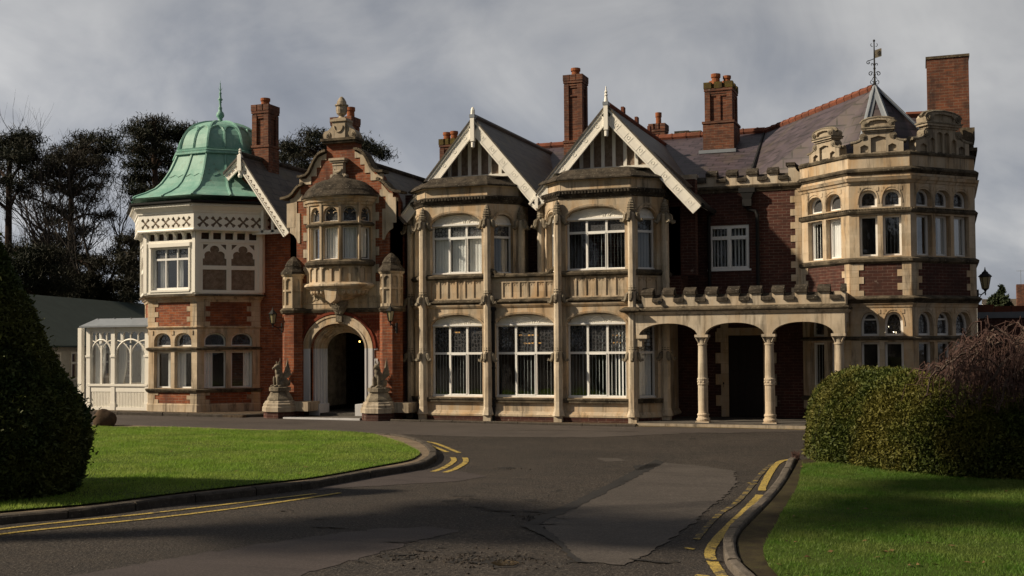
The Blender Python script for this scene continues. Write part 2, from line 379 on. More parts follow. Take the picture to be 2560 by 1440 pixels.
def drape(fr, s0, s1, z0, z1, d, parent, mat='curtain', amp=.022, wl=.09):
    b = MB(); n = max(8, int((s1-s0)/.018)); r0 = random.random()*6
    P = [(s0+(s1-s0)*i/n, d+amp*math.sin(r0+2*math.pi*(s0+(s1-s0)*i/n)/wl+1.3*math.sin(i*.13))) for i in range(n+1)]
    for (a, da), (c, dc) in zip(P, P[1:]): b.quad(fr.p(a, z0, da), fr.p(c, z0, dc), fr.p(c, z1, dc), fr.p(a, z1, da))
    return b.build('curtain', mat, parent, smooth=True)
def light(fr, s0, s1, z0, zs, zt, d, parent, glass='glass', fw=.045, cur=None, bar=None, p=2.0):
    """One light of a stone mullioned window: white casement, pane and what hangs behind it. Returns the opening's outline."""
    ar = zt > zs+.01
    out = arch(s0, s1, z0, zs, zt, 14, p) if ar else rect(s0, s1, z0, zs)
    g0, g1 = s0+.004, s1-.004
    fo = arch(g0, g1, z0+.004, zs, zt-.004, 14, p) if ar else rect(g0, g1, z0+.004, zs-.004)
    inn = arch(g0+fw, g1-fw, z0+fw, zs, zt-fw, 14, p) if ar else rect(g0+fw, g1-fw, z0+fw, zs-fw)
    b = MB(); b.slab(fr, fo, [inn], d-.06, d)
    if bar: b.fbox(fr, g0+fw, g1-fw, bar-.02, bar+.02, d-.05, d-.002)
    w = b.build('window', 'white2', parent)
    g = MB(); g.face_holes(fr, inn, [], d-.03); g.build('pane', glass, w)
    if cur == 'slats': slats(fr, s0+.05, s1-.05, z0+.05, zs-.03, d-.075, w)
    elif cur == 'dark': slats(fr, s0+.05, s1-.05, z0+.05, zs-.03, d-.075, w, 'blind_d', .07, 70, .05)
    elif cur == 'drape': drape(fr, s0+.05, s1-.05, z0+.03, zs-.03, d-.075, w)
    elif cur == 'half': drape(fr, s0+.04, s0+(s1-s0)*.42, z0+.03, zs-.03, d-.075, w)
    elif cur == 'half_r': drape(fr, s0+(s1-s0)*.6, s1-.04, z0+.03, zs-.03, d-.075, w)
    return out
def quoins(mb, fr, left, z0, z1, h=.155, w1=.22, w2=.34, d=.014, first=0):
    z = z0; k = first
    while z < z1-.02:
        w = w1 if k % 2 else w2; zt = min(z+h, z1)
        if left: mb.fbox(fr, -.0, w, z+.002, zt-.002, -.05, d)
        else: mb.fbox(fr, fr.L-w, fr.L, z+.002, zt-.002, -.05, d)
        z = zt; k += 1
def plan_faces(pts, closed=False):
    return [Frame(pts[i], pts[(i+1) % len(pts)]) for i in range(len(pts) if closed else len(pts)-1)]

# ---------------------------------------------------------------- domed octagonal tower
TC = (-21.24, 30.82); TA = math.radians(-71.5)
def oc(R): return octo(TC, R, TA-math.radians(90))      # faces 0 left, 1 front, 2 right cant
Rs, Rt, Rf = 2.36, 2.5, 2.70
brick = MB(); brick_up = MB(); stone = MB(); ledge = MB(); QU = {}
fs = plan_faces(oc(Rs), True); L = fs[0].L
for i, fr in enumerate(fs):
    brick.slab(fr, rect(0, L, .05, .72), (), -.2, 0); brick_up.slab(fr, rect(0, L, 2.6, 3.4), (), -.2, 0)
    for (z0, z1) in ((.37, .70), (2.63, 3.36)):
        (quoins(QU.setdefault((i, z0), MB()), fr, True, z0, z1, .122 if z1 < 1 else .15, .24, .37), quoins(QU.setdefault(((i+1) % 8, z0), MB()), fr, False, z0, z1, .122 if z1 < 1 else .15, .24, .37, first=1)) if i < 4 else None
    holes = []
    if i in (0, 1, 2, 3):
        for (a, b_), cur in zip(((.20, .83), (.97, 1.60)), (('half', 'half_r'), ('half_r', 'half'))[i % 2]):
            holes.append(light(fr, a, b_, .82, 1.90, 1.90, -.13, MAN, cur=cur)); holes.append(light(fr, a, b_, 2.05, 2.2, 2.45, -.13, MAN, glass='leaded_d', p=2.3))
        room(fr, .1, L-.1, .5, 2.55, -.22, .9)
        for m in (.515, 1.285):     # carved spandrels and arch hoods
            for sg in (-1, 1): stone.fbox(fr, m+sg*.36-.025, m+sg*.36+.025, 2.40, 2.52, -.01, .022)
    stone.slab(fr, rect(0, L, .7, 2.62), holes, -.17, 0)
pl = oc(Rs)
stone.mold(pl, [(-.05, .0), (.035, .0), (.035, .33), (.01, .37), (-.05, .37)], True)
ledge.mold(pl, [(-.03, .685), (.05, .70), (.085, .76), (.085, .785), (-.03, .81)], True)
ledge.mold(pl, [(-.03, 1.94), (.06, 1.955), (.075, 2.0), (-.03, 2.04)], True)
stone.mold(pl, [(-.03, 2.57), (.03, 2.585), (.05, 2.62), (.05, 2.64), (-.03, 2.66)], True)
stone.mold(pl, [(-.03, 3.34), (.03, 3.36), (.05, 3.42), (.09, 3.44), (.10, 3.49), (.17, 3.52)], True)
ledge.mold(pl, [(.10, 3.515), (.19, 3.52), (.19, 3.57), (-.03, 3.61)], True)
brick.build('brick_wall', 'brick', MAN); stone.build('stone_wall', 'stone', MAN); ledge.build('sill_course', 'ledge', MAN); brick_up.build('brick_wall', 'brick', MAN)
for m_ in QU.values(): m_.build('quoins', 'stone', MAN)

# white timber storey
def trefoil(x0, x1, z0, z1):
    w = x1-x0; h = z1-z0; o = [(0, 0), (1, 0), (1, .34), (.93, .34)]
    for c, r, a, b_ in (((.73, .5), .2, -20, 95), ((.5, .78), .2, -40, 220), ((.27, .5), .2, 85, 200)):
        for i in range(9):
            th = math.radians(a+(b_-a)*i/8); o.append((c[0]+r*math.cos(th), c[1]+r*math.sin(th)))
    o += [(.07, .34), (0, .34)]; return [(x0+w*x, z0+h*y) for x, y in o]
tim = MB(); dash = MB(); dashd = MB(); fs = plan_faces(oc(Rt), True); L = fs[0].L
for i, fr in enumerate(fs):
    holes = [rect(a, a+.23, 5.19, 5.385) for a in [.15+.346*k for k in range(5)]]
    if i == 1:
        holes.append(rect(.27, 1.66, 3.72, 4.98)); f = MB(); f.slab(fr, rect(.275, 1.655, 3.725, 4.975), [rect(a, a+.40, z0, z1) for a in (.33, .765, 1.20) for (z0, z1) in ((3.79, 4.60), (4.66, 4.93))], -.16, -.07)
        w = f.build('window', 'white2', MAN)
        g = MB(); g.face_holes(fr, rect(.3, 1.63, 3.75, 4.62), [], -.12); g.build('pane', 'glass', w); g = MB(); g.face_holes(fr, rect(.3, 1.63, 4.64, 4.95), [], -.12); g.build('leaded_light', 'leaded', w)
        drape(fr, .33, .62, 3.74, 4.65, -.3, w); drape(fr, 1.02, 1.2, 3.74, 4.65, -.3, w); drape(fr, 1.42, 1.62, 3.74, 4.65, -.3, w, 'blind'); room(fr, .2, 1.75, 3.7, 5.0, -.2, 1.5)
        tim.fbox(fr, .2, 1.74, 4.99, 5.10, 0, .07); tim.fbox(fr, .22, 1.70, 3.66, 3.715, 0, .05)
        for a in (.215, 1.665): tim.fbox(fr, a, a+.05, 3.715, 4.99, 0, .03)
    elif i in (0, 2, 3):
        for a in (.20, 1.02):
            holes += [rect(a, a+.68, 3.70, 4.30), trefoil(a, a+.68, 4.42, 5.02), [(a+.01, 5.04), (a+.01, 4.88), (a+.17, 5.04)], [(a+.67, 5.04), (a+.51, 5.04), (a+.67, 4.88)]]
        dash.face_holes(fr, rect(.1, L-.1, 3.65, 5.08), [], -.045)
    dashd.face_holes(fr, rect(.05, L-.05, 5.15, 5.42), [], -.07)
    tim.slab(fr, rect(0, L, 3.58, 5.44), holes, -.1, 0)
    tim.fbox(fr, 0, .10, 3.63, 5.42, 0, .035); tim.fbox(fr, L-.10, L, 3.63, 5.42, 0, .035); tim.fbox(fr, .1, L-.1, 5.10, 5.15, 0, .03); tim.fbox(fr, .1, L-.1, 3.60, 3.655, 0, .025)
ff = plan_faces(oc(Rf), True); LF = ff[0].L
def cross(cx, cz, r):
    w = r*.36; o = []
    base = [(w, w*.0+w), (r, w*.62), (r, -w*.62), (w, -w)]
    pts = []
    for q in range(4):
        a = math.pi/2*q+math.pi/4
        loc = [(r, -w*.75), (r, w*.75), (r*.62, w*.75), (r*.62, w*.55)] if False else [(r*1.12, -w*.8), (r*1.12, w*.8), (r*.72, w*.8), (r*.72, w*.52)]
        for (x, y) in loc: pts.append((cx+x*math.cos(a)-y*math.sin(a), cz+x*math.sin(a)+y*math.cos(a)))
        a2 = a+math.pi/4; pts.append((cx+w*.62*math.cos(a2), cz+w*.62*math.sin(a2)))
        a3 = a+math.pi/2; x, y = r*.72, -w*.52; pts.append((cx+x*math.cos(a3)-y*math.sin(a3), cz+x*math.sin(a3)+y*math.cos(a3)))
        x, y = r*.72, -w*.8; pts.append((cx+x*math.cos(a3)-y*math.sin(a3), cz+x*math.sin(a3)+y*math.cos(a3)))
    return pts
for fr in ff:
    hs = [cross(LF*(.5+(k-2)*.185), 5.69, .168) for k in range(5)]
    tim.slab(fr, rect(0, LF, 5.44, 5.97), hs, -.05, 0); dash.face_holes(fr, rect(.02, LF-.02, 5.46, 5.95), [], -.04)
    for k in range(6):      # little curved brackets that carry the jettied frieze
        a = LF*(.5+(k-2.5)*.162)
        for j in range(4):
            th0, th1 = j*math.pi/8, (j+1)*math.pi/8
            tim.hexa([fr.p(a-.04, 5.16+.26*math.sin(th0), -.30), fr.p(a+.04, 5.16+.26*math.sin(th0), -.30), fr.p(a+.04, 5.16+.26*math.sin(th0), -.19*math.cos(th0)-.02), fr.p(a-.04, 5.16+.26*math.sin(th0), -.19*math.cos(th0)-.02),
                      fr.p(a-.04, 5.16+.26*math.sin(th1), -.30), fr.p(a+.04, 5.16+.26*math.sin(th1), -.30), fr.p(a+.04, 5.16+.26*math.sin(th1), -.19*math.cos(th1)-.02), fr.p(a-.04, 5.16+.26*math.sin(th1), -.19*math.cos(th1)-.02)])
    n = int(LF/.055)
    for k in range(n): tim.fbox(fr, LF*k/n+.008, LF*k/n+.04, 6.13, 6.175, .10, .175)
tim.mold(oc(Rf), [(-.2, 5.43), (.02, 5.43), (.03, 5.46), (.02, 5.49), (0, 5.49)], True)
tim.mold(oc(Rf), [(-.02, 5.95), (.03, 5.96), (.035, 6.0), (.05, 6.02), (.10, 6.08), (.13, 6.12), (.13, 6.18), (.18, 6.185), (.18, 6.22), (-.05, 6.22)], True)
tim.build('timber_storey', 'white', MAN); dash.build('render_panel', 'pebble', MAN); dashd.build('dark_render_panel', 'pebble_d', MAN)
gut = MB(); gut.mold(oc(Rf+.2), [(-.1, 6.2), (.02, 6.2), (.06, 6.24), (.065, 6.29), (.03, 6.29), (-.1, 6.26)], True); gut.build('gutter', 'black', MAN)
# copper roof: swept octagonal bell below, ribbed dome above
def prof_dome(pts): return [(r*.0132, 2+(870-y)*.01252) for r, y in pts]
bell = prof_dome([(217, 514), (212, 510), (188, 500), (164, 487), (149, 473), (137, 456), (127, 440), (119.5, 424), (113, 409), (109, 399)])
band = prof_dome([(109, 399), (115, 399), (115, 396), (112, 394), (113, 390), (108, 388), (109, 384), (103, 383)])
dome = prof_dome([(103, 383), (101.5, 374), (98, 361), (93, 349), (86, 338), (77.5, 328), (67, 320), (54, 313.5), (39, 308.5), (22, 305.5), (9, 304.5)])
a8 = TA-math.radians(90)
cop = MB(); cop.lathe(TC, bell, 8, a8); cop.lathe(TC, band, 8, a8); cop.lathe(TC, dome, 8, a8); cp = cop.build('copper_roof', 'copper', MAN)
seam = MB()
def on8(r, z, a):       # point on the octagon of circumradius r in direction a
    k = (a-a8) % (math.pi/4)-math.pi/8; rr = r*math.cos(math.pi/8)/math.cos(k); return (TC[0]+rr*math.cos(a), TC[1]+rr*math.sin(a), z)
def interp(pf, z):
    for (r0, z0), (r1, z1) in zip(pf, pf[1:]):
        if z0 <= z <= z1: return r0+(r1-r0)*(z-z0)/(z1-z0)
    return pf[-1][0]
for k in range(16):
    a = a8+k*math.pi/8
    seam.tube([on8(r+.004, z, a) for r, z in bell], .042, 5)
    if k % 2 == 0: seam.tube([on8(r+.004, z, a) for r, z in dome], .046, 5)
    else: seam.tube([on8(r+.004, z, a) for r, z in dome[:5]], .042, 5)
zd0 = dome[2][1]; zd1 = dome[5][1]
for k in range(8):      # looped seams over the dome's panels
    for half in (0, 1):
        ar_ = []
        for i in range(9):
            u = i/8; an = a8+k*math.pi/4+(math.pi/8)*(half+u); z = zd0+.25+(zd1-zd0+.02-.25)*math.sqrt(max(0, 1-(2*u-1)**2)*1.0); ar_.append(on8(interp(dome, z)+.006, z, an))
        seam.tube(ar_, .042, 5)
zz_ = bell[5][1]
zig = []
for k in range(8*9):
    an = a8+math.pi/4*k/9; z = zz_+(.05 if k % 2 else -.03); zig.append(on8(interp(bell, z)+.004, z, an))
seam.tube(zig+[zig[0]], .012, 4)
seam.build('standing_seams', 'copper', cp)
fin = MB(); zf = 2+(870-305)*.01252
pf = [(0, 345), (9.5, 345), (9.5, 340), (6, 336), (5, 331), (9, 326), (9.8, 321), (8, 315), (4.5, 311), (4, 305), (5, 303), (3, 299), (2.5, 290), (4, 287), (2.5, 284), (5.8, 281), (5.8, 279), (3, 276), (2.4, 266), (3.6, 263), (1.8, 260), (1.4, 252), (1.1, 240), (.3, 238)]
fin.lathe(TC, [(r*.0129, zf+(345-y)*.0129*.92-.03) for r, y in pf], 12)
for k in range(6):
    th = k*math.pi/3; zb = zf+1.02; fin.tube([(TC[0], TC[1], zb), (TC[0]+.035*math.cos(th), TC[1]+.035*math.sin(th), zb+.03), (TC[0]+.07*math.cos(th), TC[1]+.07*math.sin(th), zb+.1)], [.008, .006, .002], 4)
fin.lathe(TC, [(.016, zf+1.0), (.012, zf+1.12), (.01, zf+1.22), (.02, zf+1.24), (.006, zf+1.28), (.003, zf+1.36)], 6)
fin.build('finial', 'copper', cp, smooth=True)

# ---------------------------------------------------------------- carved-board gable behind the tower
GY = 29.28
wl = Frame((-20.2, GY+.52), (-17.2, GY+.52))
b = MB(); b.slab(wl, [(0, 0), (wl.L, 0), (wl.L, 5.38), (2.35, 5.38), (.72, 7.45), (0, 6.5)], (), -.25, 0); b.build('brick_wall', 'brick', MAN)
ap = Vector((-19.47, 7.66)); ft = pY(724, 580, GY); lf = pY(560, 437, GY)
def board(mb, p, q, w, y, th=.05, up=0):
    """Sloping barge board from p to q (x, z) hanging below the line."""
    d = Vector((q[0]-p[0], q[1]-p[1])).normalized(); n = Vector((d.y, -d.x)); 
    if n.y > 0: n = -n
    a = [(p[0]+n.x*up, p[1]+n.y*up), (q[0]+n.x*up, q[1]+n.y*up), (q[0]+n.x*(w+up), q[1]+n.y*(w+up)), (p[0]+n.x*(w+up), p[1]+n.y*(w+up))]
    mb.hexa([(a[0][0], y, a[0][1]), (a[1][0], y, a[1][1]), (a[1][0], y+th, a[1][1]), (a[0][0], y+th, a[0][1]), (a[3][0], y, a[3][1]), (a[2][0], y, a[2][1]), (a[2][0], y+th, a[2][1]), (a[3][0], y+th, a[3][1])])
    return d, n
bb = MB(); cut = MB()
for q in (ft, lf):
    qq = (q.x, q.z); d, n = board(bb, ap, qq, .24, GY, .05); board(bb, ap, qq, .045, GY-.025, .04); board(bb, ap, qq, .04, GY-.02, .03, .205)
    Ln = (Vector(qq)-ap).length; k = .3
    while k < Ln-.1:       # pierced scroll carving
        c = ap+d*k+n*.13
        for (dx, dy, r) in ((0, 0, .026), (.045, .03, .016), (-.045, .025, .016)):
            x = c.x+d.x*dx+n.x*dy; z = c.y+d.y*dx+n.y*dy; cut.ell((x, GY-.002, z), (r, .012, r), 8, 5)
        k += .17
bb.rbox((ap.x, GY-.02), .13, .13, ap.y-.42, ap.y+.05); bb.lathe((ap.x, GY-.02), [(.05, ap.y-.62), (.07, ap.y-.56), (.045, ap.y-.5), (.06, ap.y-.44), (.06, ap.y-.42)], 10)
bb.lathe((ap.x, GY-.02), [(.06, ap.y+.05), (.035, ap.y+.09), (.05, ap.y+.13), (.03, ap.y+.17), (.05, ap.y+.2), (0.01, ap.y+.25)], 8)
for z in (5.55,): bb.box(-19.2, ft.x-.1, GY+.2, GY+.29, z-.2, z-.08)
for x in (-18.9, -18.55, -18.2): bb.box(x, x+.09, GY+.2, GY+.29, 5.4, 7.05-(x+19.4)*1.28)
bg = bb.build('bargeboard', 'white', MAN); cut.build('pierced_scrolls', 'pebble', bg)
r = MB()
for q in (ft, lf):
    r.hexa([(ap.x, GY-.06, ap.y+.0), (q.x, GY-.06, q.z), (q.x, 37, q.z), (ap.x, 37, ap.y), (ap.x, GY-.06, ap.y+.07), (q.x, GY-.06, q.z+.07), (q.x, 37, q.z+.07), (ap.x, 37, ap.y+.07)])
r.build('slate_roof', 'slate_o', MAN); r = MB(); r.tube([(ap.x, GY, ap.y+.07), (ap.x, 37, ap.y+.07)], .09, 8); r.build('ridge', 'lichen', MAN)
g = MB(); g.tube([(-18.55, GY+.3, 5.52), (ft.x-.0, GY+.3, ft.z-.02), ], .045, 8); g.build('gutter', 'black', MAN)
# ---------------------------------------------------------------- entrance porch with shaped gable and bow oriel
PY, PX, PWL = 28.6, -15.74, 1.62
fr = Frame((PX-PWL, PY), (PX+PWL+.1, PY)); PC = PWL      # s of the centre line
AC = PC-.10
outl = [(0, .0), (fr.L, 0), (fr.L, 6.0), (PC+1.55, 6.35), (PC+1.28, 6.55), (PC+1.2, 6.75), (PC+.95, 6.9), (PC+.75, 7.25), (PC+.44, 7.45), (PC+.44, 7.72), (PC-.44, 7.72), (PC-.44, 7.45), (PC-.75, 7.25), (PC-.95, 6.9), (PC-1.2, 6.75), (PC-1.28, 6.55), (PC-1.55, 6.35), (0, 6.0)]
ent = arch(AC-.86, AC+.86, 0.05, 1.96, 2.66, 18, 2.1, 1.9)
b = MB(); b.slab(fr, outl, [ent, rect(PC-1.0, PC+1.0, 4.3, 6.1)], -.4, 0)
rs = Frame((PX+PWL+.1, PY), (PX+PWL+.1, 36)); b.slab(rs, rect(0, rs.L, 0, 5.6), (), -.2, 0)
ls = Frame((PX-PWL, 36), (PX-PWL, PY)); b.slab(ls, rect(0, ls.L, 0, 5.6), (), -.2, 0)
b.slab(Frame((PX+PWL+.1, 31.0), (-13.3, 31.0)), rect(0, .3, 0, 5.6), (), -.2, 0)
b.build('brick_wall', 'brick', MAN)
# brick piers that carry the turrets
b = MB(); st = MB(); lg = MB(); cap = MB(); pan = MB()
PIER = []
for sx, w in ((-1, .62), (1, .62)):
    cx = PX+sx*(PWL-.16)+(.12 if sx > 0 else -.02); x0, x1 = cx-w/2, cx+w/2; PIER.append(cx)
    path = [(x0, PY+.02), (x0, PY-.14), (x0+.16, PY-.30), (x1-.16, PY-.30), (x1, PY-.14), (x1, PY+.02)]
    for f_ in plan_faces(path): b.slab(f_, rect(0, f_.L, 0, 3.0), (), -.1, 0)
    c = (cx, PY-.04); R = .315
    for f_ in plan_faces(octo(c, R, math.pi/8), True):      # octagonal stone turret with blind tracery
        Lf = f_.L; st.slab(f_, rect(0, Lf, 3.1, 4.02), [rect(.035, Lf-.035, 3.18, 3.57), arch(.035, Lf-.035, 3.62, 3.84, 3.93, 8)], -.06, 0); pan.face_holes(f_, rect(.0, Lf, 3.12, 4.0), [], -.035)
    st.mold(octo(c, R, math.pi/8), [(-.05, 4.0), (.02, 4.0), (.05, 4.05), (.05, 4.08), (-.05, 4.08)], True)
    cap = MB(); cap.lathe(c, [(R+.07, 4.06), (R+.05, 4.12), (R-.02, 4.2), (R-.07, 4.27), (R-.06, 4.3), (R-.12, 4.42), (R-.2, 4.5), (.05, 4.56), (.0, 4.57)], 8, math.pi/8); cap.build('turret_cap', 'lichen', MAN); b.build('brick_pier', 'brick', MAN); b = MB()
xs0, xs1 = PIER[0], PIER[1]
lp = [(xs0-.33, PY+.1), (xs0-.33, PY-.14), (xs0-.16, PY-.32), (xs0+.16, PY-.32), (xs0+.33, PY-.1), (xs0+.4, PY-.02), (xs1-.4, PY-.02), (xs1-.33, PY-.1), (xs1-.16, PY-.32), (xs1+.16, PY-.32), (xs1+.33, PY-.14), (xs1+.33, PY+.1)]
lg.mold(lp, [(-.05, 2.95), (.02, 2.96), (.04, 3.0), (.06, 3.04), (.0, 3.10), (-.05, 3.12)])
cap = MB()
# stone panel behind the oriel corbel with blind tracery
st.fbox(fr, PC-1.34, PC+1.40, 3.08, 3.80, -.02, .05)
for sg in (-1, 1):
    for k in range(6):
        a = PC+sg*(.62+.12*k); 
        if k < 5: st.add(*(lambda m: (m.v, m.f))((lambda m: (m.tube([fr.p(a+.07*math.cos(t_), 3.28+.055*(5-k)*.5+.07*math.sin(t_), .055) for t_ in [i*math.pi/6 for i in range(13)]], .012, 4), m)[1])(MB())))
    st.hexa([fr.p(PC+sg*.4, 3.2, .05), fr.p(PC+sg*1.25, 3.2, .05), fr.p(PC+sg*1.25, 3.22, .07), fr.p(PC+sg*.4, 3.22, .07), fr.p(PC+sg*.4, 3.24, .05), fr.p(PC+sg*1.25, 3.24, .05), fr.p(PC+sg*1.25, 3.23, .07), fr.p(PC+sg*.4, 3.23, .07)])
# toothed stone dressings beside the oriel and below the copings
q = MB(); z = 3.8; k = 0
while z < 6.0:
    w = (.06, .17)[k % 2]; h = .24
    for sg in (-1, 1): q.fbox(fr, min(PC+sg*.98, PC+sg*(1.02+w)), max(PC+sg*.98, PC+sg*(1.02+w)), z+.002, z+h-.002, -.05, .02)
    z += h; k += 1
q.fbox(fr, PC-1.04, PC+1.04, 5.98, 6.16, -.05, .017)
# shaped-gable stone blocks
def mir(pts, sg): return [(PC+sg*x, z) for x, z in pts]
for sg in (-1, 1):
    for poly in ([(1.62, 5.38), (1.62, 6.2), (1.5, 6.24), (1.38, 6.38), (1.28, 6.5), (1.28, 6.34), (1.22, 6.34), (1.22, 6.14), (1.40, 6.14), (1.40, 5.80), (1.30, 5.80), (1.30, 5.40)],
                 [(1.31, 6.56), (1.31, 6.78), (1.1, 6.76), (.97, 6.88), (.88, 7.04), (.80, 7.2), (.68, 7.36), (.45, 7.44), (.45, 7.26), (.62, 7.26), (.62, 7.06), (.76, 7.06), (.76, 6.82), (.94, 6.82), (.94, 6.6), (1.15, 6.6)]):
        q.slab(fr, mir(poly, sg), (), -.06, .022)
    q.fbox(fr, min(PC+sg*1.46, PC+sg*1.72), max(PC+sg*1.46, PC+sg*1.72), 5.4, 6.1, -.12, .03)
    q.slab(fr, mir([(1.3, 5.4), (1.62, 5.4), (1.62, 5.25), (1.5, 5.18), (1.42, 5.08), (1.36, 4.95), (1.3, 4.95)], sg), (), -.06, .025)
def pc_pt(s, z, d): return fr.p(s, z, d)
def coping(mb, pts, th=.07, d0=-.3, d1=.12):
    for (a, b_) in zip(pts, pts[1:]):
        d = Vector((b_[0]-a[0], b_[1]-a[1])).normalized(); n = Vector((-d.y, d.x)); 
        if n.y < 0: n = -n
        mb.hexa([pc_pt(a[0], a[1], d1), pc_pt(b_[0], b_[1], d1), pc_pt(b_[0], b_[1], d0), pc_pt(a[0], a[1], d0),
                 pc_pt(a[0]+n.x*th, a[1]+n.y*th, d1-.02), pc_pt(b_[0]+n.x*th, b_[1]+n.y*th, d1-.02), pc_pt(b_[0]+n.x*th, b_[1]+n.y*th, d0), pc_pt(a[0]+n.x*th, a[1]+n.y*th, d0)])
cpg = MB()
for sg in (-1, 1):
    coping(cpg, mir([(1.9, 6.2), (1.74, 6.22), (1.6, 6.26), (1.48, 6.35), (1.39, 6.46), (1.3, 6.54), (1.18, 6.57)], sg)); coping(cpg, mir([(1.35, 6.8), (1.2, 6.8), (1.07, 6.83), (.97, 6.92), (.89, 7.07), (.80, 7.24), (.69, 7.38), (.56, 7.46), (.44, 7.48)], sg))
    cpg.tube([pc_pt(PC+sg*1.2, 6.62, .12), pc_pt(PC+sg*1.2, 6.62, -.2)], .05, 8)
# crowning block: slab, scrolls, pedestal and urn
cpg.fbox(fr, PC-.5, PC+.5, 7.70, 7.76, -.35, .14); cpg.fbox(fr, PC-.55, PC+.55, 7.76, 7.83, -.35, .18)
crown = MB(); crown.slab(fr, mir([(-.5, 7.83), (.5, 7.83), (.52, 7.93), (.46, 8.03), (.33, 8.10), (.22, 8.22), (.22, 8.3), (-.22, 8.3), (-.22, 8.22), (-.33, 8.10), (-.46, 8.03), (-.52, 7.93)], 1), (), -.28, .06, True)
for sg in (-1, 1):
    for r_ in (.11, .07, .035): crown.tube([pc_pt(PC+sg*.40, 7.95, .06), pc_pt(PC+sg*.40, 7.95, .09+.04*(.11-r_)*10)], r_, 12)
crown.fbox(fr, PC-.2, PC+.2, 7.84, 8.3, -.1, .12); crown.tube([pc_pt(PC+.13*math.cos(t_), 8.17+.17*math.sin(t_), .13) for t_ in [math.pi+i*math.pi/8 for i in range(9)]], .025, 6)
crown.fbox(fr, PC-.25, PC+.25, 8.3, 8.36, -.26, .16); crown.fbox(fr, PC-.19, PC+.19, 8.36, 8.40, -.22, .1)
uc = fr.p(PC, 0, -.06)
crown.lathe(uc, [(.13, 8.40), (.08, 8.44), (.07, 8.47), (.14, 8.54), (.16, 8.64), (.155, 8.74), (.19, 8.76), (.19, 8.79), (.14, 8.8), (.13, 8.88), (.08, 8.97), (.03, 9.02), (.0, 9.03)], 14)
crown.build('gable_urn', 'stone_g', MAN)
q.build('stone_dressings', 'stone_w', MAN); cpg.build('gable_coping', 'ledge', MAN)
# cartouche above the oriel roof
ct = MB(); ct.fbox(fr, PC-.16, PC+.16, 6.72, 7.14, -.05, .17); ct.fbox(fr, PC-.22, PC+.22, 7.14, 7.19, -.05, .22); ct.fbox(fr, PC-.25, PC+.25, 7.19, 7.25, -.05, .25); ct.fbox(fr, PC-.17, PC+.17, 7.06, 7.1, .1, .19)
ct.tube([fr.p(PC+.12*math.cos(t_), 6.96+.09*math.sin(t_), .18) for t_ in [math.pi+i*math.pi/8 for i in range(9)]], [.015, .025, .032, .038, .04, .038, .032, .025, .015], 6)
for sg in (-1, 1):
    ct.tube([fr.p(PC+sg*.2, 6.76, -.02), fr.p(PC+sg*.2, 6.76, .16)], .06, 10); ct.tube([fr.p(PC+sg*.2, 6.76, .16), fr.p(PC+sg*.2, 6.76, .18)], .03, 8)
ct.build('cartouche', 'stone_g', MAN)
# bow oriel
BW, BD = 1.0, .62
def bow(k, n, w=BW, dd=BD): th = math.pi*(1-k/n); return fr.p(PC+w*math.cos(th), 0, dd*math.sin(th))[:2]
def bowpath(n=20, w=BW, dd=BD): return [bow(k, n, w, dd) for k in range(n+1)]
bp = bowpath(); NL = 5
angs = [0, .17, .375, .5]      # light divisions
vs5 = [fr.p(PC+BW*math.cos(math.pi*(1-u)), 0, BD*math.sin(math.pi*(1-u)))[:2] for u in (0, .215, .405, .595, .785, 1.0)]
for i, f_ in enumerate(plan_faces(vs5)):
    Lf = f_.L; m = .065; cur = ('drape', 'half_r', 'drape', 'drape', 'slats')[i]
    hs = [light(f_, m, Lf-m, 4.42, 5.30, 5.30, -.09, MAN, cur=cur, fw=.03, glass='glassr' if i < 2 else 'glass'), light(f_, m, Lf-m, 5.46, 5.62, 5.86, -.09, MAN, glass='leaded', fw=.02, p=2.4)]
    st.slab(f_, rect(0, Lf, 4.3, 6.02), hs, -.14, 0); room(f_, .05, Lf-.05, 4.35, 5.95, -.2, .55)
    for sg in (0, 1):       # cusped tracery under the arch
        for c in (.2, .8): pass
    hh = Lf-2*m
    for u in (.2, .5, .8):
        st.tube([f_.p(m+hh*u+hh*.16*math.cos(t_), 5.83-.23*abs(u-.5)**1.6*3.0+.05*math.sin(t_)-.05, -.06) for t_ in [i_*math.pi/6 for i_ in range(7)]], .013, 4)
    st.fbox(f_, -.03, .03, 4.4, 5.98, 0, .03)
    for j in range(2):     # panelled apron, two panels a light
        a0, a1 = Lf*j/2+.03, Lf*(j+1)/2-.03; pan.face_holes(f_, rect(a0-.02, a1+.02, 3.76, 4.22), [], -.04)
    st.slab(f_, rect(0, Lf, 3.74, 4.24), [arch(Lf*j/2+.03, Lf*(j+1)/2-.03, 3.80, 4.12, 4.19, 8) for j in range(2)], -.05, 0)
st.mold(bp, [(-.05, 5.9), (.02, 5.92), (.04, 5.97), (.08, 6.0), (.10, 6.06), (.14, 6.09), (.15, 6.14), (-.05, 6.14)])
lg.mold(bp, [(-.05, 5.33), (.05, 5.34), (.07, 5.38), (.0, 5.44)])
lg.mold(bp, [(-.05, 4.22), (.03, 4.23), (.07, 4.27), (.08, 4.34), (.0, 4.40), (-.05, 4.41)])
st.mold(bp, [(-.05, 3.60), (.01, 3.62), (.09, 3.68), (.09, 3.72), (.04, 3.76), (-.05, 3.78)])
crb = MB()
def ring(mb, lev):
    P = [[fr.p(PC+w*math.cos(math.pi*(1-k/16)), z, dd*math.sin(math.pi*(1-k/16))+.02) for k in range(17)] for (w, dd, z) in lev]
    for A, B in zip(P, P[1:]):
        for k in range(16): mb.quad(A[k], A[k+1], B[k+1], B[k])
ring(crb, [(.95, .55, 3.64), (.93, .52, 3.56), (.72, .44, 3.44), (.42, .32, 3.34), (.26, .24, 3.30), (.2, .2, 3.26)])
